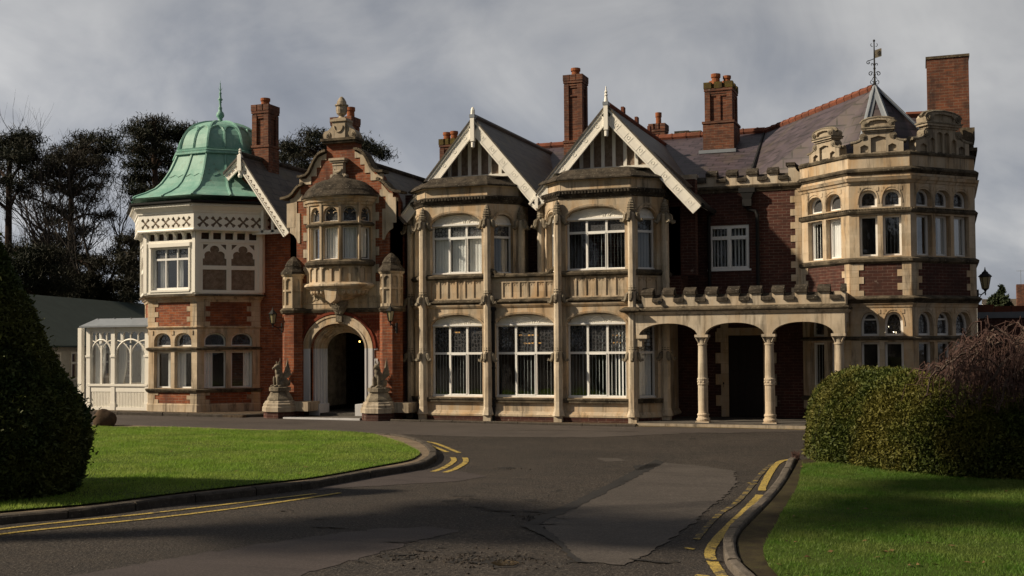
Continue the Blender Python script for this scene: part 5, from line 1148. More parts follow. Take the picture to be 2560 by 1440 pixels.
# ---------------------------------------------------------------- griffin statues
def griffin(c, label, rot):
    t = thing('griffin_statue', label, 'statue', (c[0], c[1], 0), 'seated griffins flanking the entrance'); ang = math.pi/8
    zb = -.06
    m = MB(); m.lathe(c, [(.46, zb), (.46, .24)], 8, ang, .9); m.build('brick_base', 'brick2', t)
    m = MB(); m.lathe(c, [(.50, .24), (.50, .36), (.47, .39), (.47, .45), (.44, .47), (.42, .52), (.36, .55)], 8, ang, .9)
    m.fbox(Frame((c[0], c[1]), (c[0]+.9, c[1])), .2, .85, .24, .5, -.7, -.05) if rot < 0 else m.fbox(Frame((c[0], c[1]), (c[0]+.9, c[1])), .2, .75, .24, .5, -.7, -.05)
    m.build('stepped_plinth', 'stone_g', t)
    m = MB(); m.lathe(c, [(.36, .55), (.355, .60), (.30, .68), (.25, .78), (.25, .80)], 8, ang); m.lathe(c, [(.30, .80), (.30, .90), (.27, .91)], 8, ang); m.build('pedestal', 'carved', t)
    g = MB(); R = Matrix.Rotation(rot, 3, 'Z'); z0 = .91
    def E(p, r, e=(0, 0, 0)):
        q = R @ Vector(p); rm = R @ Matrix.Rotation(e[2], 3, 'Z') @ Matrix.Rotation(e[0], 3, 'X') @ Matrix.Rotation(e[1], 3, 'Y'); g.ell((c[0]+q.x, c[1]+q.y, z0+q.z), r, 12, 9, rm)
    # faces -Y: haunches, upright chest, neck, beaked head
    E((0, .08, .13), (.15, .19, .14)); E((0, -.0, .27), (.115, .125, .20), (.25, 0, 0)); E((0, -.06, .44), (.085, .09, .13), (-.15, 0, 0)); E((0, -.10, .56), (.075, .095, .075)); E((0, -.19, .535), (.04, .06, .035), (.35, 0, 0)); E((0, -.235, .51), (.022, .025, .04))
    for sg in (-1, 1):
        E((sg*.075, -.13, .14), (.042, .045, .17), (.1, 0, 0)); E((sg*.08, -.19, .03), (.05, .08, .035)); E((sg*.13, .03, .10), (.06, .12, .10)); E((sg*.14, -.08, .03), (.045, .08, .032)); E((sg*.05, -.06, .65), (.022, .03, .07), (.3, sg*.2, 0)); E((sg*.04, -.15, .58), (.016, .016, .016))
    E((0, .24, .05), (.04, .10, .04)); E((.06, .28, .12), (.03, .03, .10))
    E((0, -.02, .0), (.21, .25, .03))
    o = g.build('griffin', 'carved', t); md = o.modifiers.new('r', 'REMESH'); md.mode = 'VOXEL'; md.voxel_size = .013; sm = o.modifiers.new('s', 'SMOOTH'); sm.iterations = 2
    w = MB()
    for sg in (-1, 1):
        for k in range(6):
            a = R @ Vector((sg*.09, .05, .30-.02*k)); b_ = R @ Vector((sg*(.15+.008*k), .11+.018*k, .52-.035*k)); e = R @ Vector((sg*(.17+.008*k), .13+.022*k, .80-.085*k))
            off = Vector((c[0], c[1], z0)); w.tube([off+a, off+b_, off+e], [.03, .034, .006], 6)
    w.build('wings', 'carved', t); return t
zs = 27.92
c = pY(700, 1000, zs); griffin((c.x, c.y), 'stone griffin with raised wings on the plinth beside the orange brick pier', math.radians(-22))
c = pY(947, 1000, zs); griffin((c.x, c.y), 'stone griffin with raised wings on the plinth between arch and bay windows', math.radians(-4))
# ---------------------------------------------------------------- conservatory
QY = 29.0; L0_ = pY(222, 900, QY); fr = Frame((L0_.x, QY), (-22.55, QY)); sz = lambda v, u=290: pY(u, v, QY).z
con = thing('conservatory', 'white timber conservatory with arched tracery windows and lead roof beside the tower', 'conservatory', (L0_.x+1, QY+1, 0))
zg = .10; zsill = sz(963); zsp = sz(884); ztr = sz(866); zhead = sz(826); zev = sz(818); ztop = sz(798)
w = MB(); Lf = fr.L; mid = .93
posts = (0, mid, Lf-.02)
for a in posts: w.fbox(fr, a-.07, a+.07, zg, zev, -.1, .035); w.fbox(fr, a-.09, a+.09, sz(893), sz(888), -.1, .06); w.fbox(fr, a-.09, a+.09, zg, zg+.25, -.1, .05)
w.fbox(fr, 0, Lf, zsill-.03, zsill+.04, -.1, .05); w.fbox(fr, 0, Lf, zhead, zev, -.1, .02); w.fbox(fr, 0, Lf, zg, zsill, -.06, -.02); w.fbox(fr, 0, Lf, zg, zg+.12, -.05, .03)
for a, c in zip(posts, posts[1:]):
    a0, c0 = a+.07, c-.07; n = int((c0-a0)/.055); w.fbox(fr, a0, c0, zsill-.2, zsill-.03, -.03, .015)
    for k in range(n): w.fbox(fr, a0+(c0-a0)*(k+.2)/n, a0+(c0-a0)*(k+.75)/n, zg+.12, zsill-.2, -.03, .006)
    m_ = (a0+c0)/2; w.fbox(fr, m_-.022, m_+.022, zsill, zsp+.25, -.05, .0)
    P = [(c0 if i == 0 else (a0+c0)/2+(c0-a0)/2*math.cos(math.pi*i/20), zsp-.12+(ztr-zsp+.33)*math.sin(math.pi*i/20)) for i in range(21)]; w.tube([fr.p(x_, z_, -.02) for x_, z_ in P], .03, 5)
    for sg in (-1, 1): w.tube([fr.p(m_+sg*(c0-a0)/2*(1-math.cos(th))*1.0, zsp-.12+(ztr-zsp+.30)*math.sin(th)*1.0, -.02) for th in [i*math.pi/2/10 for i in range(11)]], .02, 5)
    for k in range(5):
        x_ = a0+(c0-a0)*k/4; w.fbox(fr, x_-.015, x_+.015, ztr+.1, zhead, -.05, -.0)
    for k in range(4):
        x0_, x1_ = a0+(c0-a0)*k/4, a0+(c0-a0)*(k+1)/4; h_ = (x1_-x0_)/2; w.tube([fr.p(x0_+h_+h_*math.cos(t_), zhead-.17+.13*math.sin(t_)**.8, -.01) for t_ in [i*math.pi/8 for i in range(9)]], .02, 4)
        w.slab(fr, [(x0_, zhead), (x0_, zhead-.14), (x0_+h_*.4, zhead-.06), (x0_+h_, zhead-.02), (x1_-h_*.4, zhead-.06), (x1_, zhead-.14), (x1_, zhead)], (), -.03, -.01)
w.fbox(Frame((L0_.x, QY+3), (L0_.x, QY)), .0, 2.9, zg, zsill, -.06, 0); w.fbox(Frame((L0_.x, QY+3), (L0_.x, QY)), .0, 2.9, zhead, zev, -.06, 0)
for a in (.1, 1.4, 2.4): w.fbox(Frame((L0_.x, QY+3), (L0_.x, QY)), a, a+.12, zsill, zhead, -.06, .01)
p_ = pY(207, 900, QY+.5); w.box(p_.x-.07, p_.x+.07, QY+.35, QY+.49, zg, zev); w.build('timber_frame', 'white', con)
g = MB(); g.face_holes(fr, rect(0, Lf, zsill, zhead), [], -.03); g.face_holes(Frame((L0_.x, QY+3), (L0_.x, QY)), rect(.1, 2.9, zsill, zhead), [], -.03); g.build('pane', 'glass', con)
for a, c in ((.12, .5), (.66, .86), (1.0, 1.3), (Lf-.36, Lf-.1)): 
    b = MB(); n = 24
    for i in range(n):     # swept-back curtains, gathered low down
        for j in range(8):
            def q(ii, jj): s_ = a+(c-a)*(ii/n)*(1-.55*(max(0, .62-jj/8)/.62)**2 if jj < 5 else 1); return fr.p(s_, zsill+(zsp+.3-zsill)*jj/8, -.16+.02*math.sin(ii*1.25))
            b.quad(q(i, j), q(i+1, j), q(i+1, j+1), q(i, j+1))
    b.build('curtain', 'curtain', con, smooth=True)
b = MB(); b.box(L0_.x-.0, -22.6, QY+2.8, QY+3, zg, zev); b.build('back_wall', 'curtain', con)
sg_ = MB(); sx = pY(283, 900, QY+.9); sg_.box(sx.x-.12, sx.x+.10, QY+.9, QY+.93, sz(935), sz(872)); so_ = sg_.build('notice_board', m_plain('pale_blue_notice', (.45, .52, .52), .7), con)
sl_ = MB()
for k, ww in enumerate((.05, .085, .06, .09, .08, .05, .085, .07, .09, .06)): sl_.box(sx.x-ww, sx.x+ww-.01, QY+.885, QY+.897, sz(880+5.1*k), sz(877+5.1*k))
sl_.build('lettering', m_plain('teal_lettering', (.06, .16, .17), .7), so_)
r = MB(); x0, x1 = L0_.x-.22, -22.3
r.hexa([(x0, QY-.18, zev-.0), (x1, QY-.18, zev), (x1, QY+3.2, zev), (x0, QY+3.2, zev), (x0, QY-.18, zev+.05), (x1, QY-.18, zev+.05), (x1, QY+3.2, zev+.05), (x0, QY+3.2, zev+.05)])
r.hexa([(x0+.02, QY-.16, zev+.05), (x1, QY-.16, zev+.05), (x1, QY+3.1, zev+.05), (x0+.02, QY+3.1, zev+.05), (x0+.34, QY+.2, ztop+.03), (x1, QY+.2, ztop+.03), (x1, QY+2.8, ztop+.03), (x0+.34, QY+2.8, ztop+.03)])
for k in range(4): r.box(x0+.4+.62*k, x0+.43+.62*k, QY+.16, QY+.2, ztop+.0, ztop+.045)
r.build('lead_roof', 'lead', con)
# ---------------------------------------------------------------- long green-roofed hut
HUT = thing('hut', 'long timber hut with dark green felt roof behind the conservatory', 'hut', (-29, 34, 0))
P1 = pD(40, 737, 44); P2 = pD(371, 766.5, 55.7); P2.z = P1.z; ax = (P2-P1); ax.z = 0; ax.normalize(); rt_ = Vector((ax.y, -ax.x, 0)); A = P1-ax*7; B = P2+ax*6; hw = 3.6; ez = 2.06
m = MB(); m.hexa([A+rt_*hw+Vector((0, 0, ez-A.z)), B+rt_*hw+Vector((0, 0, ez-A.z)), B, A, A+rt_*hw+Vector((0, 0, ez-A.z+.06)), B+rt_*hw+Vector((0, 0, ez-A.z+.06)), B+Vector((0, 0, .06)), A+Vector((0, 0, .06))])
m.hexa([A-rt_*hw+Vector((0, 0, ez-A.z)), B-rt_*hw+Vector((0, 0, ez-A.z)), B, A, A-rt_*hw+Vector((0, 0, ez-A.z+.06)), B-rt_*hw+Vector((0, 0, ez-A.z+.06)), B+Vector((0, 0, .06)), A+Vector((0, 0, .06))]); m.build('felt_roof', m_plain('dark_green_felt', (.036, .05, .042), .9, .35, 2), HUT)
hf = Frame(tuple((A+rt_*(hw-.25))[:2]), tuple((B+rt_*(hw-.25))[:2]))
m = MB(); hs = []; CF = m_plain('cream_frames', (.62, .57, .47), .6); CP = m_plain('dark_red_curtained_pane', (.06, .025, .025), .15, .4, 3)
s_ = 1.0
while s_ < hf.L-2:
    hs.append(rect(s_, s_+1.1, .95, 1.85)); wm_ = MB(); pm = MB(); wm_.slab(hf, rect(s_-.05, s_+1.15, .9, 1.9), [rect(s_+.03+.36*k, s_+.33+.36*k, z0, z1) for k in range(3) for z0, z1 in ((.98, 1.46), (1.54, 1.82))], -.05, .03); pm.face_holes(hf, rect(s_, s_+1.1, .95, 1.85), [], -.03); s_ += 1.9; w_ = wm_.build('window', CF, HUT); pm.build('pane', CP, w_)
m.slab(hf, rect(0, hf.L, 0, 2.1), hs, -.1, 0)
w2_ = hw-.25
for e_ in (A, B):       # gabled end walls and the far long wall
    p_, q_ = e_-rt_*w2_, e_+rt_*w2_; m.quad((p_.x, p_.y, 0), (q_.x, q_.y, 0), (q_.x, q_.y, 2.1), (e_.x, e_.y, e_.z-.05), (p_.x, p_.y, 2.1))
p_, q_ = A-rt_*w2_, B-rt_*w2_; m.quad((p_.x, p_.y, 0), (q_.x, q_.y, 0), (q_.x, q_.y, 2.1), (p_.x, p_.y, 2.1)); m.build('plank_wall', m_plain('cream_boards', (.42, .38, .30), .8), HUT)
# ---------------------------------------------------------------- right-hand background
GW = thing('garden_wall', 'red brick garden wall with tiled coping beyond the right tower', 'wall', (4, 36, 0))
m = MB(); wy = 36.0; zt = pY(2500, 795, wy).z; m.box(.9, 12, wy, wy+.35, -.1, zt); m.build('brick_body', 'brick2', GW); m = MB(); m.box(.9, 12, wy-.06, wy+.4, zt, pY(2500, 780, wy).z); m.build('pale_band', 'lead', GW); m = MB(); z1 = pY(2500, 780, wy).z
for k in range(24): m.box(.9+.45*k, .9+.45*k+.43, wy-.03, wy+.37, z1, z1+.17+(.05 if k % 3 == 0 else 0))
m.build('coping_tiles', 'terra', GW)
NH = thing('neighbour_house', 'house with brown pantiled roof and white gable far beyond the garden wall', 'house', (12, 60, 0))
a = pD(2455, 748, 62); c = pD(2700, 745, 62); m = MB(); m.quad(a, c, c+Vector((0, -5, -2.2)), a+Vector((0, -5, -2.2))); m.quad(a, c, c+Vector((0, 5, -2.2)), a+Vector((0, 5, -2.2))); m.build('pantile_roof', m_slate('brown_pantile', (.10, .078, .05), (.07, .055, .04), (.12, .10, .05), .3, .25, .45), NH)
m = MB(); m.box(a.x, c.x, a.y-4.6, a.y+4.6, 0, a.z-2.1); m.build('wall', 'brick2', NH); m = MB(); g0 = pD(2456, 765, 55); m.add([(g0.x-.9, g0.y, 0), (g0.x+.9, g0.y, 0), (g0.x+.9, g0.y, g0.z-.7), (g0.x, g0.y, g0.z+.1), (g0.x-.9, g0.y, g0.z-.7)], [(0, 1, 2, 3, 4)]); m.add([(g0.x-.9, g0.y+2, g0.z-.7), (g0.x, g0.y+2, g0.z+.1), (g0.x+.9, g0.y+2, g0.z-.7), (g0.x-.9, g0.y, g0.z-.7), (g0.x, g0.y, g0.z+.1), (g0.x+.9, g0.y, g0.z-.7)], [(0, 1, 4, 3), (1, 2, 5, 4)]); m.build('white_gable', 'white', NH)
m = MB(); p = pD(2557, 740, 60); m.rbox((p.x, p.y), .6, .6, p.z-1, p.z+.6); ch = m.build('chimney', 'brick3', NH); m = MB(); p = pD(2553, 740, 60); m.tube([(p.x, p.y, p.z), (p.x, p.y, p.z+1.35)], .015, 4); m.tube([(p.x-.2, p.y, p.z+1.3), (p.x+.2, p.y, p.z+1.3)], .012, 4); m.build('aerial', 'lead', ch)
# ---------------------------------------------------------------- ground, road, lawns
m, t, b, pos, uv = newmat('asphalt', .8, .35)
k = mix(t, ramp(t, noise(t, pos, .4, 5, .7), [(.32, 0), (.66, 1)]), (.027, .021, .017), (.064, .050, .040))
k = mix(t, ramp(t, noise(t, mapped(t, pos, (.9, 1.4, 1)), 2.2, 6, .75, .6), [(.46, 0), (.66, .8)]), k, (.022, .019, .018))
g1 = noise(t, pos, 38, 3, .75); g2 = noise(t, pos, 15, 4, .7)
k = mix(t, ramp(t, g1, [(.36, .75), (.50, 0)]), k, (.008, .007, .007)); k = mix(t, ramp(t, g1, [(.53, 0), (.68, .9)]), k, (.15, .135, .12))
k = mix(t, ramp(t, g2, [(.34, .55), (.48, 0)]), k, (.016, .014, .013))
setc(t, b, k); hgt = mix(t, .45, g1, g2); bump(t, b, hgt, 1.0, .06); MT['asphalt'] = m
def m_patch(name, a, c, sc=90, bs=.35):
    m, t, b, pos, uv = newmat(name, .75, .35)
    k = mix(t, ramp(t, noise(t, mapped(t, pos, (1, .6, 1)), 1.1, 5, .65), [(.3, 0), (.7, 1)]), a, c); k = mix(t, ramp(t, noise(t, pos, 38, 3, .75), [(.38, .5), (.5, 0)]), k, [x*.4 for x in a]); k = mix(t, ramp(t, noise(t, pos, 38, 3, .75), [(.54, 0), (.7, .6)]), k, [x*1.9 for x in c]); k = mix(t, ramp(t, noise(t, mapped(t, pos, (.5, 2.4, 1)), 1.2, 5, .7, .5), [(.5, 0), (.7, .6)]), k, [x*.55 for x in a]); setc(t, b, k); bump(t, b, noise(t, pos, sc*.8, 3, .6), bs, .015); return m
MT['patch'] = m_patch('smooth_grey_tarmac', (.054, .046, .041), (.080, .069, .062)); MT['patch_b'] = m_patch('brownish_tarmac', (.046, .037, .036), (.062, .05, .048)); MT['far_road'] = m_patch('worn_drive_tarmac', (.055, .046, .043), (.078, .066, .060))
MT['pothole'] = m_patch('broken_asphalt', (.012, .010, .009), (.03, .026, .022), 30, 1.0); MT['crackfill'] = m_patch('dark_tar_seam', (.016, .015, .015), (.026, .024, .023))
MT['puddle'] = m_plain('puddle_water', (.022, .016, .010), .04, .2, 3, .6)
MT['soil'] = m_spotted('bare_mossy_soil', (.030, .023, .015), (.05, .042, .02), (.05, .06, .02), 9); MT['gravel'] = m_spotted('pale_brown_gravel', (.06, .043, .03), (.13, .10, .07), (.20, .16, .12), 25, .95, 1.0)
MT['kerb'] = m_spotted('granite_kerb', (.09, .078, .066), (.15, .13, .11), (.24, .21, .18), 14); MT['kerb_d'] = m_spotted('dark_worn_kerb', (.05, .044, .038), (.085, .073, .062), (.17, .15, .13), 14); MT['paving'] = m_spotted('worn_buff_edging', (.14, .11, .08), (.21, .165, .12), (.28, .23, .18), 6, .95, .8)
m, t, b, pos, uv = newmat('worn_yellow_paint', .75, .3)
k = mix(t, noise(t, pos, 9, 4, .6), (.36, .26, .055), (.52, .385, .10))
k = mix(t, ramp(t, noise(t, pos, 45, 3, .75), [(.50, 0), (.60, .85)]), k, (.05, .045, .04))
k = mix(t, ramp(t, noise(t, pos, 5, 3, .6), [(.58, 0), (.66, .8)]), k, (.055, .05, .045)); setc(t, b, k); bump(t, b, noise(t, pos, 60, 3, .7), .6, .02); MT['yellow'] = m
m, t, b, pos, uv = newmat('almost_gone_yellow_paint', .8, .3)
k = mix(t, ramp(t, noise(t, pos, 6, 4, .7), [(.50, 0), (.62, 1)]), (.05, .042, .035), (.34, .25, .06)); k = mix(t, ramp(t, noise(t, pos, 40, 3, .75), [(.45, 0), (.58, .8)]), k, (.04, .034, .03)); setc(t, b, k); MT['yellow_faint'] = m
m, t, b, pos, uv = newmat('lawn_soil_and_thatch', .9, .1)
k = mix(t, noise(t, pos, 3, 5, .65), (.035, .055, .010), (.065, .10, .018)); setc(t, b, k); bump(t, b, noise(t, pos, 40, 3, .7), .6, .03); MT['lawn'] = m
def m_leaf(name, c1, c2, c3=None, rough=.6, tr=.25, sc=1.5):
    m, t, b, pos, uv = newmat(name, rough, .25); rnd = nd(t, 'ShaderNodeNewGeometry').outputs['Random Per Island']
    k = mix(t, rnd, c1, c2)
    if c3: k = mix(t, ramp(t, noise(t, pos, sc, 4, .65), [(.42, 0), (.6, .85)]), k, c3); k = mix(t, ramp(t, noise(t, pos, sc*2.6, 5, .7), [(.5, 0), (.68, .6)]), k, [x*.5 for x in c1])
    setc(t, b, k)
    if tr:
        tl = nd(t, 'ShaderNodeBsdfTranslucent', {0: k}); ms = nd(t, 'ShaderNodeMixShader', {0: tr, 1: b.outputs[0], 2: tl.outputs[0]}); o = [n for n in t.nodes if n.type == 'OUTPUT_MATERIAL'][0]; t.links.new(ms.outputs[0], o.inputs[0])
    return m
MT['grass'] = m_leaf('lawn_grass', (.175, .31, .032), (.27, .41, .065), (.315, .40, .085), .55, .45, .8)
MT['grass_r'] = m_leaf('darker_lawn_grass', (.07, .165, .018), (.125, .235, .03), (.17, .22, .05), .55, .42, .8)  # darker green than the grass of the island lawn

def gpoly(name, pts, mat, dz, px=True, jag=0):
    P = []
    for i, p in enumerate(pts):
        q = pG(p[0], p[1]) if px else Vector((p[0], p[1], gz(p[0]))); P.append(q)
    if jag:
        Q = []
        for i, p in enumerate(P):
            n_ = P[(i+1) % len(P)]; L = (n_-p).length; c = max(1, int(L/.09))
            for k in range(c):
                q = p.lerp(n_, k/c); Q.append(Vector((q.x+random.uniform(-jag, jag), q.y+random.uniform(-jag, jag), q.z)))
        P = Q
    m = MB(); tri = tessellate_polygon([[Vector((p.x, p.y, 0)) for p in P]]); m.add([(p.x, p.y, gz(p.x)+dz) for p in P], [tuple(x) for x in tri]); return struct(m.build(name, mat))
g = MB(); N = 24; S = 700
for i in range(N):
    for j in range(N):
        x0, x1, y0, y1 = [-S+2*S*a/N for a in (i, i+1, j, j+1)]; g.quad((x0, y0, gz(x0)), (x1, y0, gz(x1)), (x1, y1, gz(x1)), (x0, y1, gz(x0)))
struct(g.build('road', 'asphalt'))
far = [(-40, 27.6), (-13.6, 27.5), (6, 27.7), (6, 23.9), (-2, 24.6), (-8, 25.0), (-11.5, 25.6), (-14, 25.4), (-20, 27), (-40, 29)]
gpoly('drive', [(200, 1030), (690, 1040), (1300, 1060), (2050, 1066), (2050, 1078), (1700, 1084), (1480, 1094), (1340, 1093), (1180, 1092), (1000, 1086), (640, 1074), (290, 1062), (200, 1058)], 'far_road', .004, True, .05)
POT = []
patch = [(1341, 1308), (1450, 1258), (1520, 1224), (1580, 1188), (1640, 1157), (1740, 1164), (1835, 1178), (1842, 1212), (1730, 1312), (1650, 1368), (1563, 1415), (1500, 1409), (1443, 1402), (1395, 1352)]
cxp = sum(p[0] for p in patch)/len(patch); cyp = sum(p[1] for p in patch)/len(patch)
gpoly('tar_seam', [(1300, 1316), (1420, 1262), (1510, 1218), (1575, 1182), (1640, 1150), (1660, 1158), (1560, 1210), (1450, 1266), (1350, 1312), (1400, 1352), (1450, 1404), (1490, 1412), (1440, 1408), (1385, 1354)], 'crackfill', .012, True, .025); gpoly('road_patch', patch, 'patch', .008, True, .035)
gpoly('road_patch', [(-100, 1500), (190, 1437), (420, 1398), (650, 1362), (820, 1336), (950, 1322), (1090, 1318), (1150, 1328), (1030, 1356), (960, 1380), (830, 1416), (740, 1442), (650, 1500)], 'patch_b', .004, True, .05)
gpoly('road_patch', [(845, 1196), (980, 1182), (1120, 1172), (1215, 1192), (1140, 1204), (960, 1214), (860, 1220), (790, 1228)], 'patch_b', .004, True, .03)
gpoly('road_patch', [(1487, 1145), (1545, 1146), (1568, 1153), (1515, 1155)], 'patch', .004, True, .01)
gpoly('tar_seam', [(1582, 1166), (1640, 1160), (1652, 1163), (1610, 1176), (1588, 1178)], 'crackfill', .012, True, .03)
for pts in ([(945, 1390), (990, 1383), (1050, 1392), (1010, 1400), (965, 1399)], [(1120, 1405), (1165, 1394), (1185, 1381), (1180, 1375), (1192, 1384), (1172, 1400), (1132, 1408)], [(1058, 1400), (1080, 1399), (1086, 1403), (1066, 1405)], [(1236, 1169), (1280, 1167), (1290, 1171), (1255, 1174)], [(1105, 1252), (1160, 1246), (1150, 1251), (1112, 1255)], [(1310, 1250), (1345, 1247), (1340, 1252), (1318, 1253)], [(1388, 1225), (1402, 1223), (1400, 1228), (1390, 1229)], [(1417, 1402), (1442, 1401), (1440, 1407), (1420, 1407)], [(1720, 1096), (1740, 1095), (1738, 1098), (1722, 1099)], [(1310, 1296), (1345, 1290), (1350, 1294), (1320, 1301)], [(920, 1284), (938, 1283), (936, 1287), (922, 1287)]):
    gpoly('pothole', pts, 'pothole', .004, True, .035)
gpoly('pothole', [(1205, 1402), (1240, 1391), (1290, 1396), (1310, 1405), (1290, 1420), (1235, 1420)], 'pothole', .004, True, .03); gpoly('puddle', [(1226, 1409), (1250, 1401), (1282, 1402), (1298, 1408), (1284, 1416), (1244, 1416)], 'puddle', .008, True, .012)
for k in range(30):      # lifted edges, cracks and worn pits across the old surface
    u0, v0 = random.choice([(1150, 1390), (1290, 1400), (1000, 1395), (1320, 1285), (1120, 1260), (1600, 1100), (1400, 1200), (900, 1290), (1700, 1400)]); u0 += random.gauss(0, 90); v0 += random.gauss(0, 16); p0 = pG(u0, v0); a0 = random.gauss(0, .35); L_ = random.uniform(.08, .5); w_ = random.uniform(.012, .05); n_ = 7; top = []; bot = []
    for j in range(n_): f = j/(n_-1); x = p0.x+L_*(f-.5)*math.cos(a0)+random.gauss(0, .015); y = p0.y+L_*(f-.5)*math.sin(a0)+random.gauss(0, .02); h = w_*math.sin(math.pi*(.1+.8*f))*random.uniform(.5, 1); top.append((x, y+h)); bot.append((x, y-h))
    m = MB(); P = top+bot[::-1]; tri = tessellate_polygon([[Vector((x, y, 0)) for x, y in P]]); m.add([(x, y, gz(x)+.014) for x, y in P], [tuple(t_) for t_ in tri]); POT.append(m)
mm = MB()
for m in POT: mm.add(m.v, m.f)
o = mm.build('broken_surface', 'pothole'); o['kind'] = 'stuff'
rb = MB()       # loose crumbs of asphalt round the holes
for (u, v, n, su, sv) in ((1200, 1405, 90, 190, 22), (1010, 1392, 60, 60, 8), (1150, 1400, 50, 50, 10), (1262, 1400, 70, 55, 12), (1330, 1294, 25, 30, 6), (1270, 1172, 25, 35, 4)):
    for k in range(n):
        p = pG(u+random.gauss(0, su*.6), v+random.gauss(0, sv*.6)); r = random.uniform(.006, .02); rb.ell((p.x, p.y, gz(p.x)+.006), (r, r*random.uniform(.6, 1), r*.6), 5, 3)
o = rb.build('rubble', 'asphalt'); o['kind'] = 'stuff'
def smooth(P, n=4):
    out = []
    for i in range(len(P)-1):
        p0, p1, p2, p3 = P[max(i-1, 0)], P[i], P[i+1], P[min(i+2, len(P)-1)]
        for k in range(n):
            u = k/n; out.append(.5*((2*p1)+(-p0+p2)*u+(2*p0-5*p1+4*p2-p3)*u*u+(-p0+3*p1-3*p2+p3)*u**3))
    out.append(P[-1]); return out
def stripe(mb, pts, w, off=0, dz=.008, gaps=()):
    P = smooth([pG(*p) for p in pts], 6); D = 0
    nn = []
    for i, p in enumerate(P):
        d = (P[min(i+1, len(P)-1)]-P[max(i-1, 0)]); d.z = 0; d.normalize(); nn.append(Vector((d.y, -d.x, 0)))
    for i in range(len(P)-1):
        f = i/(len(P)-1)
        if any(a <= f < c for a, c in gaps): continue
        a, c = P[i]+nn[i]*off, P[i+1]+nn[i+1]*off; j0, j1 = random.uniform(-.006, .006), random.uniform(-.006, .006)
        q = [a-nn[i]*(w/2+j0), a+nn[i]*(w/2+j1), c+nn[i+1]*(w/2), c-nn[i+1]*(w/2)]; mb.quad(*[(p.x, p.y, gz(p.x)+dz) for p in q])
y1 = MB(); stripe(y1, [(-250, 1359), (0, 1324), (180, 1304), (360, 1286), (540, 1265), (680, 1248), (790, 1235)], .085); stripe(y1, [(-250, 1372), (0, 1337), (180, 1317), (360, 1299), (540, 1278), (680, 1259), (800, 1241), (850, 1233)], .085)
stripe(y1, [(1045, 1103), (1080, 1107), (1110, 1117), (1148, 1133)], .09); stripe(y1, [(1065, 1111), (1090, 1120), (1118, 1131)], .09)
stripe(y1, [(1132, 1144), (1134, 1154), (1110, 1170), (1082, 1180)], .10); stripe(y1, [(1162, 1145), (1164, 1156), (1140, 1172), (1112, 1182)], .10)
stripe(y1, [(1988, 1148), (1950, 1155), (1928, 1178), (1908, 1215), (1905, 1226), (1900, 1238), (1868, 1273), (1818, 1322), (1786, 1358), (1774, 1385), (1787, 1415), (1812, 1450), (1850, 1500)], .105, 0, .008, ((.335, .405),))
y2 = MB(); stripe(y2, [(1932, 1158), (1902, 1185), (1885, 1208), (1858, 1240), (1835, 1262), (1800, 1285), (1765, 1320), (1740, 1350)], .075)
stripe(y1, [(1870, 1208), (1890, 1211)], .06); stripe(y1, [(1714, 1371), (1735, 1375)], .06); stripe(y1, [(1740, 1439), (1770, 1443)], .07)
stripe(y1, [(1590, 1066), (1750, 1069), (1900, 1072), (2060, 1076)], .06); stripe(y1, [(1690, 1066), (1900, 1070)], .04)
struct(y1.build('road_markings', 'yellow')); struct(y2.build('road_markings', 'yellow_faint'))
sk = MB()      # pale worn wheel tracks on the drive
for pts in ([(230, 1046), (600, 1056), (760, 1060)], [(1200, 1076), (1500, 1078), (1990, 1086)]): stripe(sk, pts, .05, 0, .009)
struct(sk.build('road_scuffs', MT['patch']))
def kerb(name, pts, w, h, mat, closed=False, inward=1, step=.85, px=True):
    P = smooth([pG(*p) if px else Vector((p[0], p[1], 0)) for p in pts], 8); Ls = [0]
    for a, c in zip(P, P[1:]): Ls.append(Ls[-1]+(c-a).length)
    def at_(s):
        for i in range(len(P)-1):
            if Ls[i+1] >= s: return P[i].lerp(P[i+1], (s-Ls[i])/max(1e-6, Ls[i+1]-Ls[i]))
        return P[-1]
    m = MB(); s = 0
    while s < Ls[-1]-.05:
        e = min(s+step*random.uniform(.9, 1.1), Ls[-1]); n = 4; dz = random.uniform(-.008, .008); do = random.uniform(-.008, .008); prof = [(0, -.1), (0, h*.75), (.02, h*.95), (.04, h), (w-.02, h), (w, h*.9), (w, -.1)]
        ring_ = []
        for k in range(n+1):
            q = at_(s+.008+(e-s-.016)*k/n); d = at_(min(s+(e-s)*k/n+.15, Ls[-1]))-at_(max(0, s+(e-s)*k/n-.15)); d.z = 0; d.normalize(); nv = Vector((d.y, -d.x, 0))*(-inward)
            ring_.append([(q.x+nv.x*(o+do), q.y+nv.y*(o+do), gz(q.x)+z+(dz if z > 0 else 0)+random.uniform(-.003, .003)) for o, z in prof])
        mm = len(prof); vs = [p for r in ring_ for p in r]; m.add(vs, [(i*mm+j, i*mm+j+1, (i+1)*mm+j+1, (i+1)*mm+j) for i in range(n) for j in range(mm-1)]+[tuple(range(mm)), tuple(n*mm+j for j in range(mm))]); s = e
    return struct(m.build(name, mat))
KL = [(-700, 1385), (-300, 1346), (0, 1311), (224, 1291), (447, 1261), (700, 1232), (800, 1218), (943, 1192), (1030, 1178), (1072, 1166), (1092, 1150), (1088, 1132), (1060, 1113), (1005, 1098), (940, 1091)]
KL2 = [(940, 1091), (860, 1086), (640, 1078), (287, 1066), (0, 1058), (-500, 1048)]
kerb('kerb', KL, .15, .105, 'kerb_d'); kerb('kerb', KL2, .12, .03, 'paving')
KR = [(1996, 1154), (1987, 1163), (1966, 1208), (1926, 1260), (1865, 1324), (1842, 1356), (1840, 1390), (1851, 1419), (1878, 1446), (1960, 1520), (2150, 1640)]
kerb('kerb', KR, .12, .085, 'kerb', inward=-1, step=.9)
